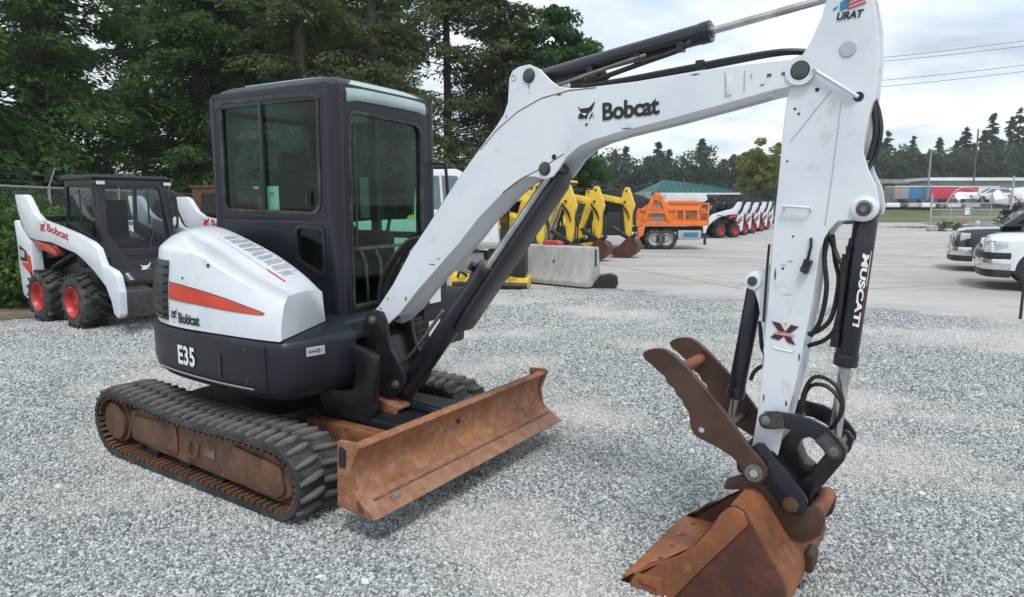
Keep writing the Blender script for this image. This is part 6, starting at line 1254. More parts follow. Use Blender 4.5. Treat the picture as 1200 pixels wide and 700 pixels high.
# ---------------------------------------------------------------- pickups
def pickup(name, M, label, body, lower, ram):
    r = empty(name, label=label, cat="pickup truck"); r.matrix_basis = M     # x forward, near side is -y ... mirrored by the heading
    # body sections along x (0 = nose, negative = rearward)
    hood = 1.08 if ram else 1.09
    secs = [(0.0, 0.80, 0.45, hood - 0.22), (-0.10, 0.94, 0.42, hood - 0.08), (-0.30, 1.00, 0.40, hood - 0.03), (-0.9, 1.0, 0.40, hood + 0.0), (-1.35, 1.0, 0.42, hood + 0.03)]
    def ring(x, hw, z0, z1): return [(x, -hw, z0), (x, -hw, (z0 + z1) * 0.55), (x, -hw * 0.985, z1 - 0.10), (x, -hw * 0.90, z1 - 0.015), (x, -hw * 0.5, z1 + 0.02), (x, 0, z1 + 0.03), (x, hw * 0.5, z1 + 0.02), (x, hw * 0.90, z1 - 0.015), (x, hw * 0.985, z1 - 0.10), (x, hw, (z0 + z1) * 0.55), (x, hw, z0)]
    g = G(); g.loft([ring(*s) for s in secs]); hd = obj("front_body", g, lower if ram else body, r, bevel=0.0, sharp=35)
    if ram:
        g = G(); g.loft([[(x, y * 0.96, z + 0.012) for x, y, z in ring(*s)[3:8]] for s in secs[1:]], False, False); obj("hood", g, body, r, sharp=35)
    g = G(); g.prism([(-1.35, 0.42), (-5.6, 0.45), (-5.6, 1.15), (-3.5, 1.15), (-1.35, 1.15)], -1.0, 1.0); obj("rear_body", g, body if not ram else lower, r, bevel=0.03)
    g = G(); g.loft([[(x, y * w, z) for x, z in ((-0.95, 1.12), (-1.75, 1.82), (-3.2, 1.84), (-3.55, 1.16))] for y, w in ((-1, 0.97), (-0.85, 1.0), (0.85, 1.0), (1, 0.97))]); gh = obj("cabin", g, lower if ram else body, r, bevel=0.02)
    g = G(); g.add([(-1.02, -0.84, 1.18), (-1.02, 0.84, 1.18), (-1.70, 0.76, 1.78), (-1.70, -0.76, 1.78)], [(0, 1, 2, 3)]); g.v = [(x + 0.025, y, z + 0.02) for x, y, z in g.v]; obj("windscreen", g, "dark_glass", gh)
    for s in (-1, 1):
        g = G(); g.add([(-1.25, s * 1.003, 1.20), (-3.4, s * 1.003, 1.20), (-3.1, s * 1.003, 1.76), (-1.80, s * 1.003, 1.76)], [(0, 1, 2, 3)]); obj("side_window", g, "dark_glass", gh)
    g = G(); g.prism(rp([(-0.03, 0.62), (0.035, 0.62), (0.03, hood - 0.20), (-0.03, hood - 0.18)], 0.01, 2), -0.50, 0.50); gl_ = obj("grille", g, "bumper_chrome", r, bevel=0.01)
    g = G(); g.box((0.036, 0, 0.78), (0.012, 0.86, 0.20)); obj("grille_mesh", g, "black_far", gl_)
    g = G(); g.box((0.046, 0, 0.78), (0.014, 0.92, 0.03)); g.box((0.046, 0, 0.78), (0.014, 0.05, 0.24)); obj("grille_bar", g, "bumper_chrome", gl_)
    for s in (-1, 1):
        g = G(); zb = 0.74
        g.loft([[(0.012, s * 0.52, zb), (0.012, s * 0.52, zb + 0.20), (-0.04, s * 0.52, zb + 0.20), (-0.04, s * 0.52, zb)], [(-0.03, s * 0.80, zb), (-0.03, s * 0.80, zb + 0.22), (-0.08, s * 0.78, zb + 0.22), (-0.08, s * 0.78, zb)], [(-0.16, s * 0.965, zb + 0.03), (-0.16, s * 0.965, zb + 0.23), (-0.18, s * 0.92, zb + 0.23), (-0.18, s * 0.92, zb + 0.03)], [(-0.36, s * 1.012, zb + 0.10), (-0.36, s * 1.012, zb + 0.22), (-0.36, s * 0.98, zb + 0.22), (-0.36, s * 0.98, zb + 0.10)]])
        hl = obj("headlight", g, "lamp_lens", r, bevel=0.006)
        wheel_parts(r, (-0.92, s * 0.99, 0.40), 0.40, 0.27, "galvanised", lugs=22, rim_r=0.62, side=s, deep=0.05)
        wheel_parts(r, (-4.45, s * 0.99, 0.40), 0.40, 0.27, "galvanised", lugs=22, rim_r=0.62, side=s, deep=0.05)
        for xc in (-0.92, -4.45):
            g = G(); a = [(xc + 0.50 * math.cos(t), 0.40 + 0.50 * math.sin(t)) for t in np.linspace(0, math.pi, 14)]; b2 = [(xc + 0.42 * math.cos(t), 0.40 + 0.42 * math.sin(t)) for t in np.linspace(math.pi, 0, 14)]
            g.prism([(xc + 0.46 * math.cos(t), 0.38 + 0.47 * math.sin(t)) for t in np.linspace(-0.1, math.pi + 0.1, 16)], s * 0.80, s * 1.004); obj("wheel_arch", g, "black_far", r)
            g = G(); g.prism(a + b2, s * 0.99, s * 1.03); obj("fender_flare", g, body, r, bevel=0.008)
        g = G(); g.box((-1.55, s * 1.12, 1.25), (0.10, 0.18, 0.18)); obj("door_mirror", g, "black_far", r, bevel=0.03)
    g = G(); z0, z1 = 0.40, 0.62
    pl_ = [(0.06, -0.6), (0.10, -0.3), (0.11, 0), (0.10, 0.3), (0.06, 0.6), (0.0, 0.86), (-0.12, 1.0), (-0.42, 1.03), (-0.42, 0.96), (-0.12, 0.9), (-0.08, 0), (-0.12, -0.9), (-0.42, -0.96), (-0.42, -1.03), (-0.12, -1.0), (0.0, -0.86)]
    g.prism([(a, b) for a, b in pl_], z0, z1, 'z'); bmp = obj("bumper", g, "bumper_chrome", r, bevel=0.03)
    g = G(); g.prism([(a - 0.02, b * 0.99) for a, b in pl_], 0.26, 0.40, 'z'); obj("air_dam", g, "black_far", r, bevel=0.02)
    if not ram:
        g = G(); g.prism([(a - 0.0, b * 0.995) for a, b in pl_], 0.62, 0.74, 'z'); obj("bumper_pad", g, "black_far", r, bevel=0.02)
    for s in (-0.6, 0.6):
        g = G(); g.cyl((0.05, s, 0.50), (0.085, s, 0.50), 0.05, n=14); obj("fog_lamp", g, "lamp_lens", bmp)
    return r
hd_ = math.atan2(0.53, -0.85)
def pk(x, y):   # near front corner at (x, y); nose centre is one half width further away
    n = Vector((-0.85, 0.53)).normalized(); s = Vector((0.53, 0.85)).normalized(); c = Vector((x, y)) + s * 1.0 + n * 0.1
    return Matrix.Translation((c.x, c.y, -0.004)) @ Matrix.Rotation(math.atan2(n.y, n.x), 4, 'Z')
pickup("pickup_truck", pk(9.35, 13.15), "white pickup truck with black bumper pad and chrome bumper, nearer of the two", "car_white", "car_white", False)
pickup("pickup_truck", pk(11.15, 16.9), "black pickup truck with a silver hood and chrome bumper, parked behind the white one", "silver_paint", "car_black", True)
# ---------------------------------------------------------------- background: vehicles, buildings, fences, plants
wv = empty("white_pickup", (-2.2, 16.2, 0), 0.0, "white pickup truck with a roof rack whose cab shows between the excavator cab and boom", "pickup truck")
g = G(); g.loft([[(x, y, z) for x, z in ((-1.6, 0.5), (-1.6, 1.25), (-0.15, 1.30), (-0.08, 2.48), (0.85, 2.50), (1.0, 2.44), (1.35, 1.55), (1.85, 1.35), (1.9, 0.5))] for y in (0.0, 1.8)]); cbn = obj("body", g, "white_far", wv, bevel=0.04)
g = G(); g.add([(0.02, -0.006, 1.55), (1.20, -0.006, 1.55), (0.90, -0.006, 2.34), (0.06, -0.006, 2.34)], [(0, 1, 2, 3)]); obj("side_window", g, "dark_glass", cbn)
g = G(); g.add([(0.52, -0.01, 1.5), (0.58, -0.01, 1.5), (0.53, -0.01, 2.4), (0.47, -0.01, 2.4)], [(0, 1, 2, 3)]); obj("window_pillar", g, "white_far", cbn)
g = G(); g.add([(1.345, 0.12, 1.62), (1.345, 1.68, 1.62), (1.035, 1.6, 2.40), (1.035, 0.2, 2.40)], [(0, 1, 2, 3)]); obj("windscreen", g, "dark_glass", cbn)
for x in (1.2, -1.2):
    wheel_parts(wv, (x, -0.01, 0.36), 0.36, 0.25, "galvanised", lugs=18, rim_r=0.6); wheel_parts(wv, (x, 1.81, 0.36), 0.36, 0.25, "galvanised", lugs=18, rim_r=0.6, side=1)
g = G(); g.box((0.4, 0.9, 2.56), (0.8, 1.5, 0.04)); obj("roof_rack", g, "black_far", wv)
# olive utility vehicle behind the fence gap
uv = empty("utility_vehicle", (-7.15, 17.6, 0), -0.25, "dark olive utility vehicle with a boxy cab, left of the excavator cab", "utility vehicle")
g = G(); g.prism(rp([(-0.9, 0.5), (2.2, 0.5), (2.2, 1.10), (-0.9, 1.15)], 0.06), -0.7, 0.7); obj("body", g, "cast_black", uv, bevel=0.03)
g = G(); g.ringplate(q4((-0.75, 1.12), (0.95, 1.12), (0.80, 2.10), (-0.70, 2.10), 0.08), q4((-0.5, 1.28), (0.75, 1.28), (0.66, 1.95), (-0.42, 1.95), 0.10), -0.72, -0.66); g.ringplate(q4((-0.75, 1.12), (0.95, 1.12), (0.80, 2.10), (-0.70, 2.10), 0.08), q4((-0.5, 1.28), (0.75, 1.28), (0.66, 1.95), (-0.42, 1.95), 0.10), 0.66, 0.72); obj("cab_frame", g, "frame_brown", uv)
g = G(); g.box((0.05, 0, 2.11), (1.6, 1.5, 0.06)); obj("roof", g, "frame_brown", uv)
g = G(); g.prism(q4((-0.5, 1.28), (0.75, 1.28), (0.66, 1.95), (-0.42, 1.95), 0.10), -0.69, -0.685); obj("side_window", g, "clear_glass", uv)
for x in (-0.4, 1.7): wheel_parts(uv, (x, -0.72, 0.32), 0.32, 0.22, "black_far", lugs=14, rim_r=0.5); wheel_parts(uv, (x, 0.72, 0.32), 0.32, 0.22, "black_far", lugs=14, rim_r=0.5, side=1)

# chain-link fence on the left
fe = empty("chain_link_fence", (0, 0, 0), 0, "chain-link fence with barbed wire on top, behind the skid steer loader", "fence")
FA, FB = Vector((-9.75, 11.6)), Vector((-10.9, 24.5)); fd = (FB - FA); fl_ = fd.length; fdn = fd.normalized()
FA2 = FA - fdn * 3
def fp(s, z): p = FA + fdn * s; return (p.x, p.y, z)
H = 2.02
g = G(); g.cyl(fp(-3, H), fp(fl_, H), 0.024, n=8); obj("top_rail", g, "galvanised", fe)
for k in range(6):
    s = -3 + k * 3.1; g = G(); g.cyl(fp(s, 0), fp(s, H + 0.02), 0.03, n=10); g.tube([fp(s, H), (fp(s, 0)[0] + 0.18, fp(s, 0)[1], H + 0.42)], 0.015, 6); obj("fence_post", g, "galvanised", fe)
for dz, dxo in ((0.13, 0.06), (0.26, 0.12), (0.40, 0.18)):
    g = G(); g.tube([(fp(-3 + (fl_ + 3) * t, 0)[0] + dxo, fp(-3 + (fl_ + 3) * t, 0)[1], H + dz - 0.02 * math.sin(t * 15) ** 2) for t in np.linspace(0, 1, 30)], 0.007, 4); obj("barbed_wire", g, "wire", fe)
g = G(); dd = 0.115; n_ = int((fl_ + 3) / dd)
for i in range(-18, n_):
    for sg in (1, -1):
        s0 = -3 + i * dd if sg > 0 else -3 + (i + 17.5) * dd; s1 = s0 + sg * 2.0
        z0, z1 = 0.02, H
        if s0 < -3: z0 = z0 + (-3 - s0) * sg; s0 = -3
        if s1 < -3: z1 = z1 - (-3 - s1); s1 = -3
        if s1 > fl_: z1 = z1 - (s1 - fl_); s1 = fl_
        if s0 > fl_: z0 = z0 + (s0 - fl_); s0 = fl_
        if z1 <= z0: continue
        a = Vector(fp(s0, z0)); b = Vector(fp(s1, z1)); off = Vector((0.005, 0, 0.005)); g.add([a - off, a + off, b + off, b - off], [(0, 1, 2, 3)])
tag(obj("wire_mesh", g, "galvanised", fe, smooth=False), kind="stuff")
# second fence run behind, across the back of the yard
fe2 = empty("wire_fence", (0, 0, 0), 0, "wire fence across the back of the yard under the dark conifers", "fence")
g = G(); g.cyl((-10.9, 24.5, 2.0), (-1.5, 27.0, 2.0), 0.024, n=8); obj("top_rail", g, "galvanised", fe2)
for k in range(5):
    t = k / 4; g = G(); g.cyl((-10.9 + 9.4 * t, 24.5 + 2.5 * t, 0), (-10.9 + 9.4 * t, 24.5 + 2.5 * t, 2.0), 0.03, n=8); obj("fence_post", g, "galvanised", fe2)
for z in (0.4, 0.8, 1.2, 1.6):
    g = G(); g.tube([(-10.9, 24.5, z), (-1.5, 27.0, z)], 0.008, 4); obj("fence_wire", g, "wire", fe2)

# teal-roofed building
tb_ = empty("teal_roofed_building", (0, 0, 0), 0, "low grey building with a teal metal hip roof beyond the dump truck", "building")
g = G(); g.box((14.0, 60.0, 1.35), (6.0, 8.5, 2.7)); wl_ = obj("wall", g, "wall_grey", tb_, bevel=0.02)
for xw in (12.0, 13.4, 14.8, 16.1):
    g = G(); g.box((xw, 55.73, 1.75), (0.95, 0.06, 0.9)); w = obj("window", g, "white_far", wl_)
    g = G(); g.box((xw, 55.69, 1.75), (0.8, 0.02, 0.76)); obj("pane", g, "dark_glass", w)
g = G(); e0, e1 = 11.4, 19.0
g.add([(e0, 54.6, 2.62), (e1, 54.6, 2.50), (e1, 64.8, 2.62), (e0, 64.8, 2.62), (e0 + 1.6, 58.5, 3.75), (e1 - 1.1, 59.5, 3.25)], [(0, 1, 5, 4), (1, 2, 5), (2, 3, 4, 5), (3, 0, 4), (0, 3, 2, 1)]); rf = obj("roof", g, "teal_roof", tb_, sharp=10)
g = G(); g.box(((e0 + e1) / 2, 54.57, 2.53), (e1 - e0, 0.05, 0.14)); obj("gutter", g, "white_far", rf)
g = G()
for k in range(16):
    t = (k + 0.5) / 16; xa = e0 + (e1 - e0) * t; xb = e0 + 1.6 + (e1 - 1.1 - e0 - 1.6) * t; za = 2.62 - 0.12 * t; zb = 3.75 - 0.50 * t
    g.tube([(xa, 54.6, za + 0.02), (xb, 58.5 + t, zb + 0.02)], 0.035, 4)
obj("roof_seam", g, "teal_roof", rf)
# blossom/yellow-green tree with panels
broadleaf(18.0, 50.0, 6.2, 4.25, 1.85, 2.1, "small yellow-green tree standing alone in front of the far fence, left of the arm", 5, n=9000, ls=0.22, m="leaf_yellow", tr=0.13, clumps=70, spread=0.20)
GP = "pale upright panels by the small tree"
for i, (x, y) in enumerate(((17.35, 50.5), (19.0, 50.6))):
    p = empty("sign_panel", (x, y, 0), 0.05, ["pale blank upright panel standing to the left of the small tree's trunk", "pale blank upright panel standing to the right of the small tree's trunk"][i], "panel", GP)
    g = G(); g.box((0, 0, 1.2), (0.95, 0.05, 1.4)); obj("board", g, "white_far", p, bevel=0.01)
    for s in (-0.42, 0.42):
        g = G(); g.box((s, 0.05, 0.95), (0.06, 0.06, 1.9)); obj("leg", g, "galvanised", p)
for i, (x, y, l) in enumerate(((17.9, 49.3, "orange plastic safety fence section in front of the left pale panel"), (19.3, 49.0, "orange plastic safety fence section in front of the right pale panel"))):
    p = empty("safety_barrier", (x, y, 0), 0.05, l, "safety barrier", "orange safety barriers")
    g = G(); g.box((0, 0, 0.45), (0.62, 0.03, 0.5)); obj("mesh_panel", g, "red_plastic", p)
    for s in (-0.35, 0.35):
        g = G(); g.box((s, 0, 0.42), (0.06, 0.06, 0.84)); g.box((s, 0, 0.03), (0.08, 0.5, 0.06)); obj("leg", g, "orange_paint", p)
sb = empty("long_bench", (21.0, 50.6, 0), 0, "white table-like barrier standing beside the right pale panel", "barrier")
g = G(); g.box((0, 0, 1.0), (2.4, 0.3, 0.12)); obj("rail", g, "white_far", sb)
for s in (-1.0, 1.0):
    g = G(); g.box((s, 0, 0.5), (0.1, 0.3, 1.0)); obj("leg", g, "galvanised", sb)
hd2 = obj("long_hedge_fence", G().box((24, 58.5, 0.95), (14, 0.12, 1.9)), "charcoal", bevel=0.01); tag(hd2, "long dark screen fence behind the small yellow-green tree", "fence")

# far right: field gate, trailers, cars, poles
gt = empty("yard_gate", (0, 0, 0), 0, "grey metal tube gate with wire mesh and a white notice beyond the pickups", "gate")
def gp(s, z): return (27.0 + s * 0.985, 43.8 + s * 0.05, z)
for s in (0.0, 5.4):
    g = G(); g.cyl(gp(s, 0), gp(s, 2.35 if s < 1 else 3.5), 0.06, n=10); obj("gate_post", g, "galvanised", gt)
for z in (0.35, 0.85, 1.35, 1.75):
    g = G(); g.cyl(gp(0, z), gp(5.4, z), 0.035, n=8); obj("gate_rail", g, "galvanised", gt)
for s in (1.35, 2.7, 4.05):
    g = G(); g.cyl(gp(s, 0.35), gp(s, 1.75), 0.03, n=8); obj("gate_stile", g, "galvanised", gt)
g = G(); g.tube([gp(1.0, 1.75), gp(1.5, 2.5), gp(2.2, 2.75), gp(3.0, 2.5), gp(3.5, 1.75)], 0.03, 8, smooth=5); obj("curved_brace", g, "galvanised", gt)
g = G()
for i in range(36):
    s = i * 0.15
    for sg in (1, -1):
        s1 = s + sg * 1.4
        if 0 <= s1 <= 5.4: a = Vector(gp(s, 0.35)); b = Vector(gp(s1, 1.75)); off = Vector((0.008, 0, 0)); g.add([a - off, a + off, b + off, b - off], [(0, 1, 2, 3)])
tag(obj("wire_mesh", g, "galvanised", gt, smooth=False), kind="stuff")
g = G(); g.box(gp(2.45, 1.25), (0.30, 0.03, 0.45)); obj("notice", g, "decal_white", gt)
g = G(); g.prism(rp([(-0.3, 0.0), (0.3, 0.0), (0.25, 0.3), (0.1, 0.42), (-0.2, 0.33)], 0.1), -0.25, 0.25); o = obj("boulder", g, "concrete", bevel=0.08); o.location = (26.8, 43.2, -0.01); tag(o, "pale boulder at the foot of the left gate post", "boulder")
for i, (x, y, l) in enumerate(((30.3, 45.4, "red and white traffic drum in front of the field gate, left one"), (31.1, 45.3, "white and red traffic drum in front of the field gate, right one"))):
    p = empty("traffic_drum", (x, y, 0), 0, l, "traffic drum", "traffic drums by the gate"); p.scale = (0.6, 0.6, 0.58)
    prof = [(0.34, 0.0), (0.30, 0.1), (0.29, 0.4), (0.27, 0.42), (0.26, 0.75), (0.24, 0.77), (0.22, 1.0), (0.05, 1.04)]
    g = G(); g.lathe(prof, (0, 0, 0), (0, 0, 1), 16); d0 = obj("drum", g, "rim_red" if i == 0 else "white_far", p)
    g = G(); g.lathe([(0.292, 0.45), (0.285, 0.68)], (0, 0, 0), (0, 0, 1), 16); obj("reflective_band", g, "white_far" if i == 0 else "rim_red", d0)
broadleaf(31.0, 41.0, 2.2, 1.0, 1.5, 1.0, "rounded dark red bush beyond the pickups, beside the gate", 8, n=7000, ls=0.14, m="leaf_red", name="red_bush", clumps=50, trunk=False, cat="bush", spread=0.3)
broadleaf(27.6, 43.0, 1.2, 0.28, 0.9, 0.3, "low weedy tuft growing along the foot of the gate", 18, n=900, ls=0.12, m="leaf_cedar", name="weed_clump", clumps=20, trunk=False, cat="weeds", spread=0.3)
def trailer(name, x, y, L, h, z0, cols, label, group, yaw=0.0):
    t = empty(name, (x, y, 1.0), yaw, label, "trailer", group)
    x0 = -L / 2; n = len(cols)
    for i, (m, w) in enumerate(cols):
        g = G(); g.box((x0 + w * L / 2, 0, z0 + h / 2), (w * L - 0.02, 2.4, h)); obj("box_panel", g, m, t, bevel=0.03); x0 += w * L
    g = G(); g.box((0, 0, z0 + h + 0.06), (L, 2.5, 0.16)); obj("roof", g, "white_far", t)
    for xx in (-L * 0.28, -L * 0.15, L * 0.3):
        g = G(); g.cyl((xx, -1.22, 0.45), (xx, -0.95, 0.45), 0.45, n=16); obj("wheel", g, "tyre", t)
    g = G(); g.box((0, 0, z0 - 0.12), (L, 2.0, 0.2)); obj("chassis", g, "black_far", t)
    return t
TG = "box trailers parked beyond the field"
trailer("box_trailer", 58.5, 98, 8.5, 1.9, 1.25, [("wall_grey", .25), ("blue_paint", .35), ("trailer_red", .40)], "box trailer with a blue and red side beyond the field", TG)
trailer("box_trailer", 66.5, 99, 6.6, 1.9, 1.25, [("trailer_red", .55), ("white_far", .45)], "box trailer with a red and white side beyond the field", TG)
rgt = random.Random(9)
for k in range(9):
    x = 50.6 + k * 2.0; 
    c = empty("parked_car", (x, 92 + rgt.uniform(-1, 1), 1.0), rgt.uniform(1.3, 1.8), None, "car", "small cars parked in a row below the trailers")
    c["label"] = "small car, %s from the left in the row below the box trailers" % ["first", "second", "third", "fourth", "fifth", "sixth", "seventh", "eighth", "ninth"][k]
    g = G(); g.prism(rp([(-2.0, 0.3), (2.0, 0.3), (2.0, 0.75), (1.1, 0.9), (-1.9, 0.9)], 0.1, 3), -0.85, 0.85); obj("body", g, ["white_far", "silver_paint", "white_far", "black_far"][k % 4], c, bevel=0.05)
    g = G(); g.prism(rp([(-1.6, 0.88), (1.0, 0.88), (0.4, 1.42), (-1.2, 1.42)], 0.1, 3), -0.75, 0.75); obj("greenhouse", g, "dark_glass" if False else "black_far", c, bevel=0.03)
    for xx in (-1.3, 1.3):
        g = G(); g.cyl((xx, -0.88, 0.32), (xx, 0.88, 0.32), 0.32, n=14); obj("wheel", g, "tyre", c)
# shrink-wrapped boats and white car standing on a bank
for i, (x, y, L, h, l) in enumerate(((62.0, 88, 5.5, 2.4, "leftmost white shrink-wrapped boat on the bank beyond the gate"), (65.5, 86, 5.0, 2.9, "white shrink-wrapped boat with pink tape lines, behind the gate"), (69.3, 87, 5.0, 3.2, "tall white shrink-wrapped boat next to the white car"))):
    w = empty("wrapped_boat", (x, y + 4, 1.0), 0.2, l, "boat", "shrink-wrapped boats beyond the gate")
    g = G(); g.loft([[(xx, -s * 1.2, z0), (xx, -s * 1.2, z0 + 0.9 * s), (xx, -0.05, z0 + hh), (xx, 0.05, z0 + hh), (xx, s * 1.2, z0 + 0.9 * s), (xx, s * 1.2, z0)] for xx, s, z0, hh in ((-L / 2, 0.35, 1.0, 1.1), (-L * 0.35, 0.8, 0.7, h * 0.7), (-L * 0.1, 1.0, 0.6, h - 0.7), (L * 0.3, 1.0, 0.6, h - 0.6), (L / 2, 0.9, 0.7, h - 1.0))]); obj("shrink_wrap", g, "wrap_white", w, sharp=20)
    for q in (-0.2, 0.15):
        g = G(); g.box((L * q, -1.03, 1.3), (0.06, 0.5, 1.3)); obj("tape", g, "decal_pink", w)
    g = G(); g.box((0, 0, 0.4), (L * 0.8, 1.2, 0.12)); obj("boat_trailer", g, "black_far", w)
    g = G(); g.cyl((0.4, -0.9, 0.35), (0.4, 0.9, 0.35), 0.35, n=14); obj("wheel", g, "tyre", w)
wc = empty("white_sedan", (64.2, 90.5, 1.95), 2.75, "white car raised on a carrier beyond the gate, its windscreen facing the lot", "car")
g = G(); g.loft([[(x, y * w, z) for x, z in ((-2.2, 0.35), (-2.25, 0.85), (-1.6, 1.0), (-0.9, 1.48), (0.6, 1.5), (1.35, 1.0), (2.1, 0.85), (2.2, 0.5), (2.1, 0.3))] for y, w in ((-0.88, 0.96), (-0.75, 1.0), (0.75, 1.0), (0.88, 0.96))]); wcb = obj("body", g, "car_white", wc, bevel=0.03)
for s in (-1, 1):
    g = G(); g.add([(-1.35, s * 0.86, 1.02), (1.15, s * 0.86, 1.02), (0.58, s * 0.86, 1.42), (-0.88, s * 0.86, 1.42)], [(0, 1, 2, 3)]); obj("side_window", g, "dark_glass", wcb)
g = G(); g.add([(0.68, -0.72, 1.48), (0.68, 0.72, 1.48), (1.36, 0.76, 1.03), (1.36, -0.76, 1.03)], [(0, 1, 2, 3)]); obj("windscreen", g, "dark_glass", wcb)
for xx in (-1.4, 1.4):
    g = G(); g.cyl((xx, -0.88, 0.34), (xx, 0.88, 0.34), 0.33, n=16); obj("wheel", g, "tyre", wc)
wc.scale = (1.2, 1.2, 1.25)
cr = empty("car_carrier", (64.2, 90.5, 1.0), 2.75, "low black flatbed carrying the white car beyond the gate", "carrier")
g = G(); g.box((0, 0, 0.82), (5.2, 2.2, 0.14)); obj("deck", g, "black_far", cr)
for xx in (-1.5, 1.5):
    g = G(); g.cyl((xx, -1.0, 0.38), (xx, 1.0, 0.38), 0.38, n=14); obj("wheel", g, "tyre", cr)
lb = empty("long_white_building", (0, 0, 0), 0, "long low building with a white flat roof in front of the far right trees", "building")
g = G(); g.box((83, 104, 2.6), (42, 5, 5.2)); w_ = obj("wall", g, "wall_grey", lb)
g = G(); g.box((83, 104, 5.4), (43, 6, 0.45)); obj("roof", g, "white_far", lb)
for k in range(12):
    g = G(); g.box((64.5 + k * 3.3, 101.45, 3.6), (1.8, 0.08, 1.2)); obj("window", g, "dark_glass", w_)
lb2 = empty("low_shed", (0, 0, 0), 0, "low grey shed roof just right of the white arm, in front of the far trees", "building")
g = G(); g.box((62, 118, 2.6), (12, 5, 5.2)); obj("wall", g, "wall_grey", lb2)
g = G(); g.prism([(55.5, 5.2), (68.5, 5.2), (67, 5.9), (57, 5.9)], 115, 121); obj("roof", g, "wall_grey", lb2)
def pole(name, x, y, h, r, m, label, lamp=False):
    p = empty(name, (x, y, 0), 0, label, "pole"); g = G(); g.cyl((0, 0, 0), (0, 0, h), r, r * 0.7, n=8); obj("shaft", g, m, p)
    if lamp: g = G(); g.box((0.3, 0, h), (0.8, 0.3, 0.15)); obj("lamp_head", g, "galvanised", p)
    return p
pole("lamp_post", 58.5, 96, 9.2, 0.16, "wall_grey", "pale lamp post standing among the trailers", True)
pole("utility_pole", 67.5, 100, 12.5, 0.14, "frame_brown", "thin dark utility pole in front of the far right trees")
pb2 = pole("marker_post", 7.43, 9.72, 0.62, 0.022, "black_far", "short black marker post at the right edge of the gravel")
sg = empty("road_sign", (66.0, 70, 0), 0.4, "small yellowish sign board on a post near the far right trees", "sign")
g = G(); g.cyl((0, 0, 0), (0, 0, 4.0), 0.06, n=8); obj("post", g, "galvanised", sg)
g = G(); g.box((0, -0.08, 4.3), (0.7, 0.05, 1.0)); obj("board", g, "yellow_line", sg)
for i, (za, zb, y) in enumerate(((10.43, 11.5, 42), (10.3, 11.25, 42.6), (9.1, 10.06, 42), (8.8, 9.75, 42.6))):
    g = G(); pts = []
    for t in np.linspace(0, 1, 24):
        x = 18 + 36 * t; z = (za + (zb - za) * ((x - 23) / 9.0)) * 1.0 - 0.0; z = za + (zb - za) * (x - 23.0) / 9.0 + 0.002 * (x - 27) ** 2; pts.append((x, y, z))
    g.tube(pts, 0.018, 4); o = obj("power_line", g, "wire"); tag(o, ["topmost power line crossing the sky at the right", "second power line from the top, at the right", "third power line from the top, at the right", "lowest power line crossing the sky at the right"][i], "power line", "power lines at the right")

# ---- trees on the left
GL = "dark conifers behind the left fence"
LC = [(-15.2, 17.0, 15, 4.4, "dark conifer at the far left edge, nearest the fence"), (-14.6, 21.5, 17, 4.8, "dark conifer with drooping boughs, second from the left"),
      (-12.0, 27.5, 18, 5.2, "dark conifer behind the skid steer loader's cab"), (-9.2, 28.0, 17, 4.6, "dark conifer just left of the excavator cab"),
      (-7.2, 30.0, 18, 4.8, "dark conifer hidden in part by the excavator cab"),
      (-10.6, 23.8, 17, 3.9, "dark conifer above the gap between loader cab and excavator cab")]
for i, (x, y, h, r_, l) in enumerate(LC): conifer(x, y, h, r_, l, 20 + i, z0=2.0, n_limb=180, per=640, ls=0.20, group=GL, m="leaf_conifer")
LC2 = [(-4.9, 24.5, 17, 3.7, "tall cedar with a dark trunk just above the excavator cab", 0.3), (-2.6, 27.5, 17, 4.0, "cedar with thin boughs between the cab and the white boom", 0.22), (-0.9, 31.0, 15, 3.4, "cedar right behind the boom's upper ear", 0.22), (-0.5, 27.0, 16, 3.3, "cedar just left of the rounded broadleaf tree, behind the boom elbow", 0.2), (-6.8, 22.5, 17, 3.6, "cedar with sky showing through, left above the excavator cab", 0.26)]
for i, (x, y, h, r_, l, tr_) in enumerate(LC2): conifer(x, y, h, r_, l, 50 + i, z0=2.2, n_limb=120, per=460, ls=0.20, group="cedars behind the excavator", m="leaf_cedar", tr=tr_, droop=0.28)
broadleaf(1.55, 27.2, 9.6, 6.3, 2.1, 3.3, "rounded bright green broadleaf tree behind the boom elbow", 3, n=30000, ls=0.17, m="leaf_broad", clumps=120, tr=0.2, group=None, spread=0.2)
broadleaf(2.6, 33.0, 6.2, 3.4, 2.1, 1.9, "green broadleaf tree showing below the white boom", 13, n=14000, ls=0.17, m="leaf_broad", clumps=80, tr=0.15, spread=0.2)
for i, (x, y, w_, l) in enumerate(((-15.5, 22.0, 3.2, "dark understorey bush behind the left end of the fence"), (-11.5, 29.5, 3.2, "dark understorey bush behind the skid steer loader"), (-6.5, 30.5, 3.4, "dark understorey bush behind the excavator cab"), (-2.0, 32.5, 3.2, "dark understorey bush behind the white boom"), (-14.3, 18.5, 2.5, "dark understorey bush just past the chain-link fence"))):
    broadleaf(x, y, 4, 2.0, w_, 2.4, l, 60 + i, n=12000, ls=0.22, m="leaf_conifer", name="understorey_bush", clumps=70, trunk=False, cat="bush", group="understorey bushes", spread=0.32)
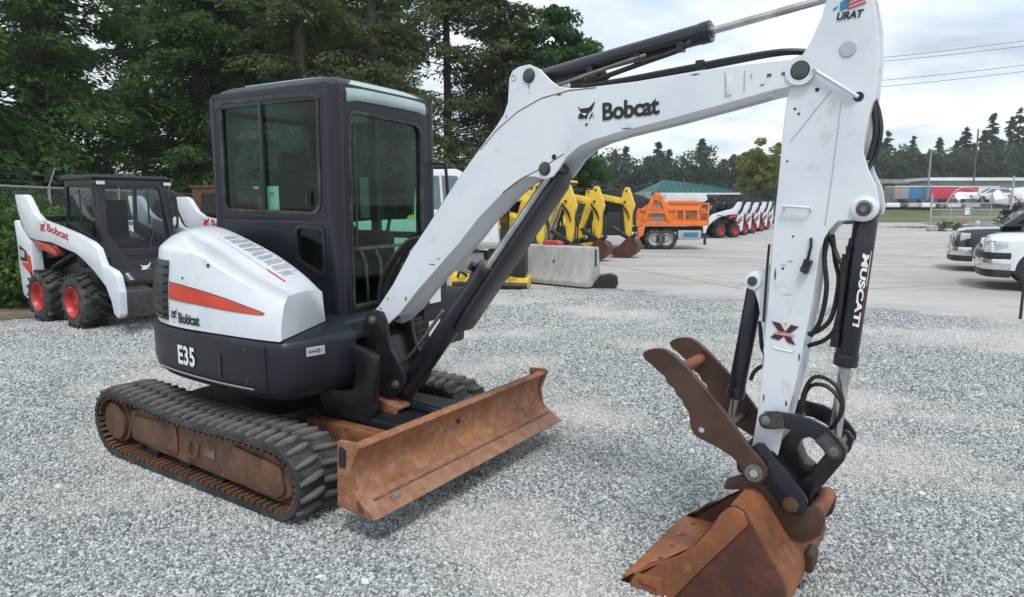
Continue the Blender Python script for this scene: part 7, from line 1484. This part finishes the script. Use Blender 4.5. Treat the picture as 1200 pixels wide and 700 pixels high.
# a second, farther rank of conifers closes the view
for i in range(6):
    x = -24 + i * 3.4; conifer(x, 36 + (i % 3) * 2.5, 19, 4.2, "tall conifer in the rear rank behind the fence, %s" % ["far left", "left of the loader", "above the loader", "left of the excavator cab", "behind the excavator cab", "just right of the excavator cab", "behind the boom", "behind the boom elbow", "right end of the rank"][i], 80 + i, z0=0.5, n_limb=130, per=230, ls=0.45, group="rear rank of conifers", m="leaf_conifer")
broadleaf(-8.35, 11.3, 2.0, 0.85, 1.15, 0.95, "light green leafy shrub in front of the fence, left of the skid steer loader", 40, n=15000, ls=0.085, m="leaf_hedge", name="leafy_shrub", clumps=60, trunk=False, cat="shrub", spread=0.3)
broadleaf(-9.3, 12.9, 2.0, 0.95, 1.2, 1.0, "light green leafy shrub growing through the chain-link fence", 41, n=13000, ls=0.085, m="leaf_hedge", name="leafy_shrub", clumps=60, trunk=False, cat="shrub", spread=0.3)
# ---- distant tree line
rg_ = random.Random(12)
FT = []
for i in range(22):
    px_ = 668 + i * 12.5; d = rg_.uniform(108, 135); x = (px_ - 600) / 790 * d
    top = 240 - (50 + 12 * math.sin(i * 1.7) + rg_.uniform(-8, 14)); FT.append((x, d, 1.66 + (240 - top) * d / 790, i))
for i in range(22):
    px_ = 1020 + i * 10; d = rg_.uniform(122, 150); x = (px_ - 600) / 790 * d
    top = 240 - (62 + max(0, i - 7) * 4.2 + 16 * math.sin(i * 2.1) + rg_.uniform(-8, 8)); FT.append((x, d, 1.66 + (240 - min(top, 185)) * d / 790, 100 + i))
ORD = ["first", "second", "third", "fourth", "fifth", "sixth", "seventh", "eighth", "ninth", "tenth", "eleventh", "twelfth", "thirteenth", "fourteenth", "fifteenth", "sixteenth", "seventeenth", "eighteenth", "nineteenth", "twentieth", "twenty-first", "twenty-second"]
def flab(k): return "dark distant evergreen, %s from the left of those %s the white arm" % (ORD[k % 22], "left of" if k < 22 else "right of")
for k, (x, d, h, s_) in enumerate(FT):
    conifer(x, d, h, h * rg_.uniform(0.24, 0.32) + 1.0, flab(k), 200 + k, z0=0.6, n_limb=85, per=70, ls=0.95, shape=0.9, group="distant tree line", m="leaf_far_haze", tr=0.3, name="distant_conifer")
for k in range(14):
    px_ = 1015 + k * 17; d = 119; x = (px_ - 600) / 790 * d
    broadleaf(x, d, 11, 5.2, 3.6, 5.2 + (k % 3) * 0.9 + k * 0.12, "low bushy distant tree, %s from the left of those right of the white arm" % ORD[k], 300 + k, n=7000, ls=0.5, m="leaf_far_haze", name="distant_bushy_tree", clumps=90, group="distant bushy trees", spread=0.3)
for k in range(9):
    px_ = 690 + k * 26; d = 104; x = (px_ - 600) / 790 * d
    broadleaf(x, d, 9, 4.2 + (k % 2) * 0.9, 3.2, 4.8 + (k % 3) * 0.7, "low bushy distant tree, %s from the left of those left of the white arm" % ORD[k], 330 + k, n=4600, ls=0.42, m="leaf_far_haze", name="distant_bushy_tree", clumps=60, group="distant bushy trees", spread=0.3)
# grass tufts along the fence foot and barrier
C_ = np.random.default_rng(5)
def tufts(name, pts, n, hgt, label_kind, m="leaf_hedge", sp=0.25):
    P = np.array(pts, dtype=float); t = C_.random(n) * (len(P) - 1); i = t.astype(int); f = (t - i)[:, None]
    c = P[i] * (1 - f) + P[np.minimum(i + 1, len(P) - 1)] * f; c = np.column_stack([c + C_.normal(0, sp, (n, 2)), np.zeros(n)])
    h = hgt * C_.uniform(0.4, 1.2, n); c[:, 2] = h * 0.42
    d = unit(C_.normal(0, 0.35, (n, 3)) + np.array([0, 0, 1])); nn = unit(C_.normal(0, 1, (n, 3)))
    o = leaf_mesh(name, c, d, nn, h, h * 0.12, m, None); tag(o, kind="stuff"); return o
tufts("weeds", [(-9.5, 8.5), (-8.8, 10.5), (-9.0, 13), (-9.8, 18)], 2600, 0.16, 0)
tufts("weeds", [(0.9, 13.62), (1.9, 13.05), (2.7, 12.6)], 500, 0.06, 0, sp=0.10)
tufts("field_grass", [(28, 48), (34, 49), (48, 52)], 5000, 0.16, 0, m="leaf_cedar", sp=1.2)

# ---- light summer haze over the far lot and trees
g = G(); g.box((0, 770, 10.5), (1804, 1664, 23.4)); hz = obj("haze", g, None, smooth=False); tag(hz, kind="stuff")
hm = bpy.data.materials.new("haze"); hm.use_nodes = True; hn = hm.node_tree.nodes; hl = hm.node_tree.links; hn.clear()
ho = hn.new("ShaderNodeOutputMaterial"); pv = hn.new("ShaderNodeVolumePrincipled"); pv.inputs["Color"].default_value = (0.92, 0.96, 1.0, 1); pv.inputs["Density"].default_value = 0.0006
hl.new(pv.outputs[0], ho.inputs["Volume"]); hz.data.materials.append(hm)
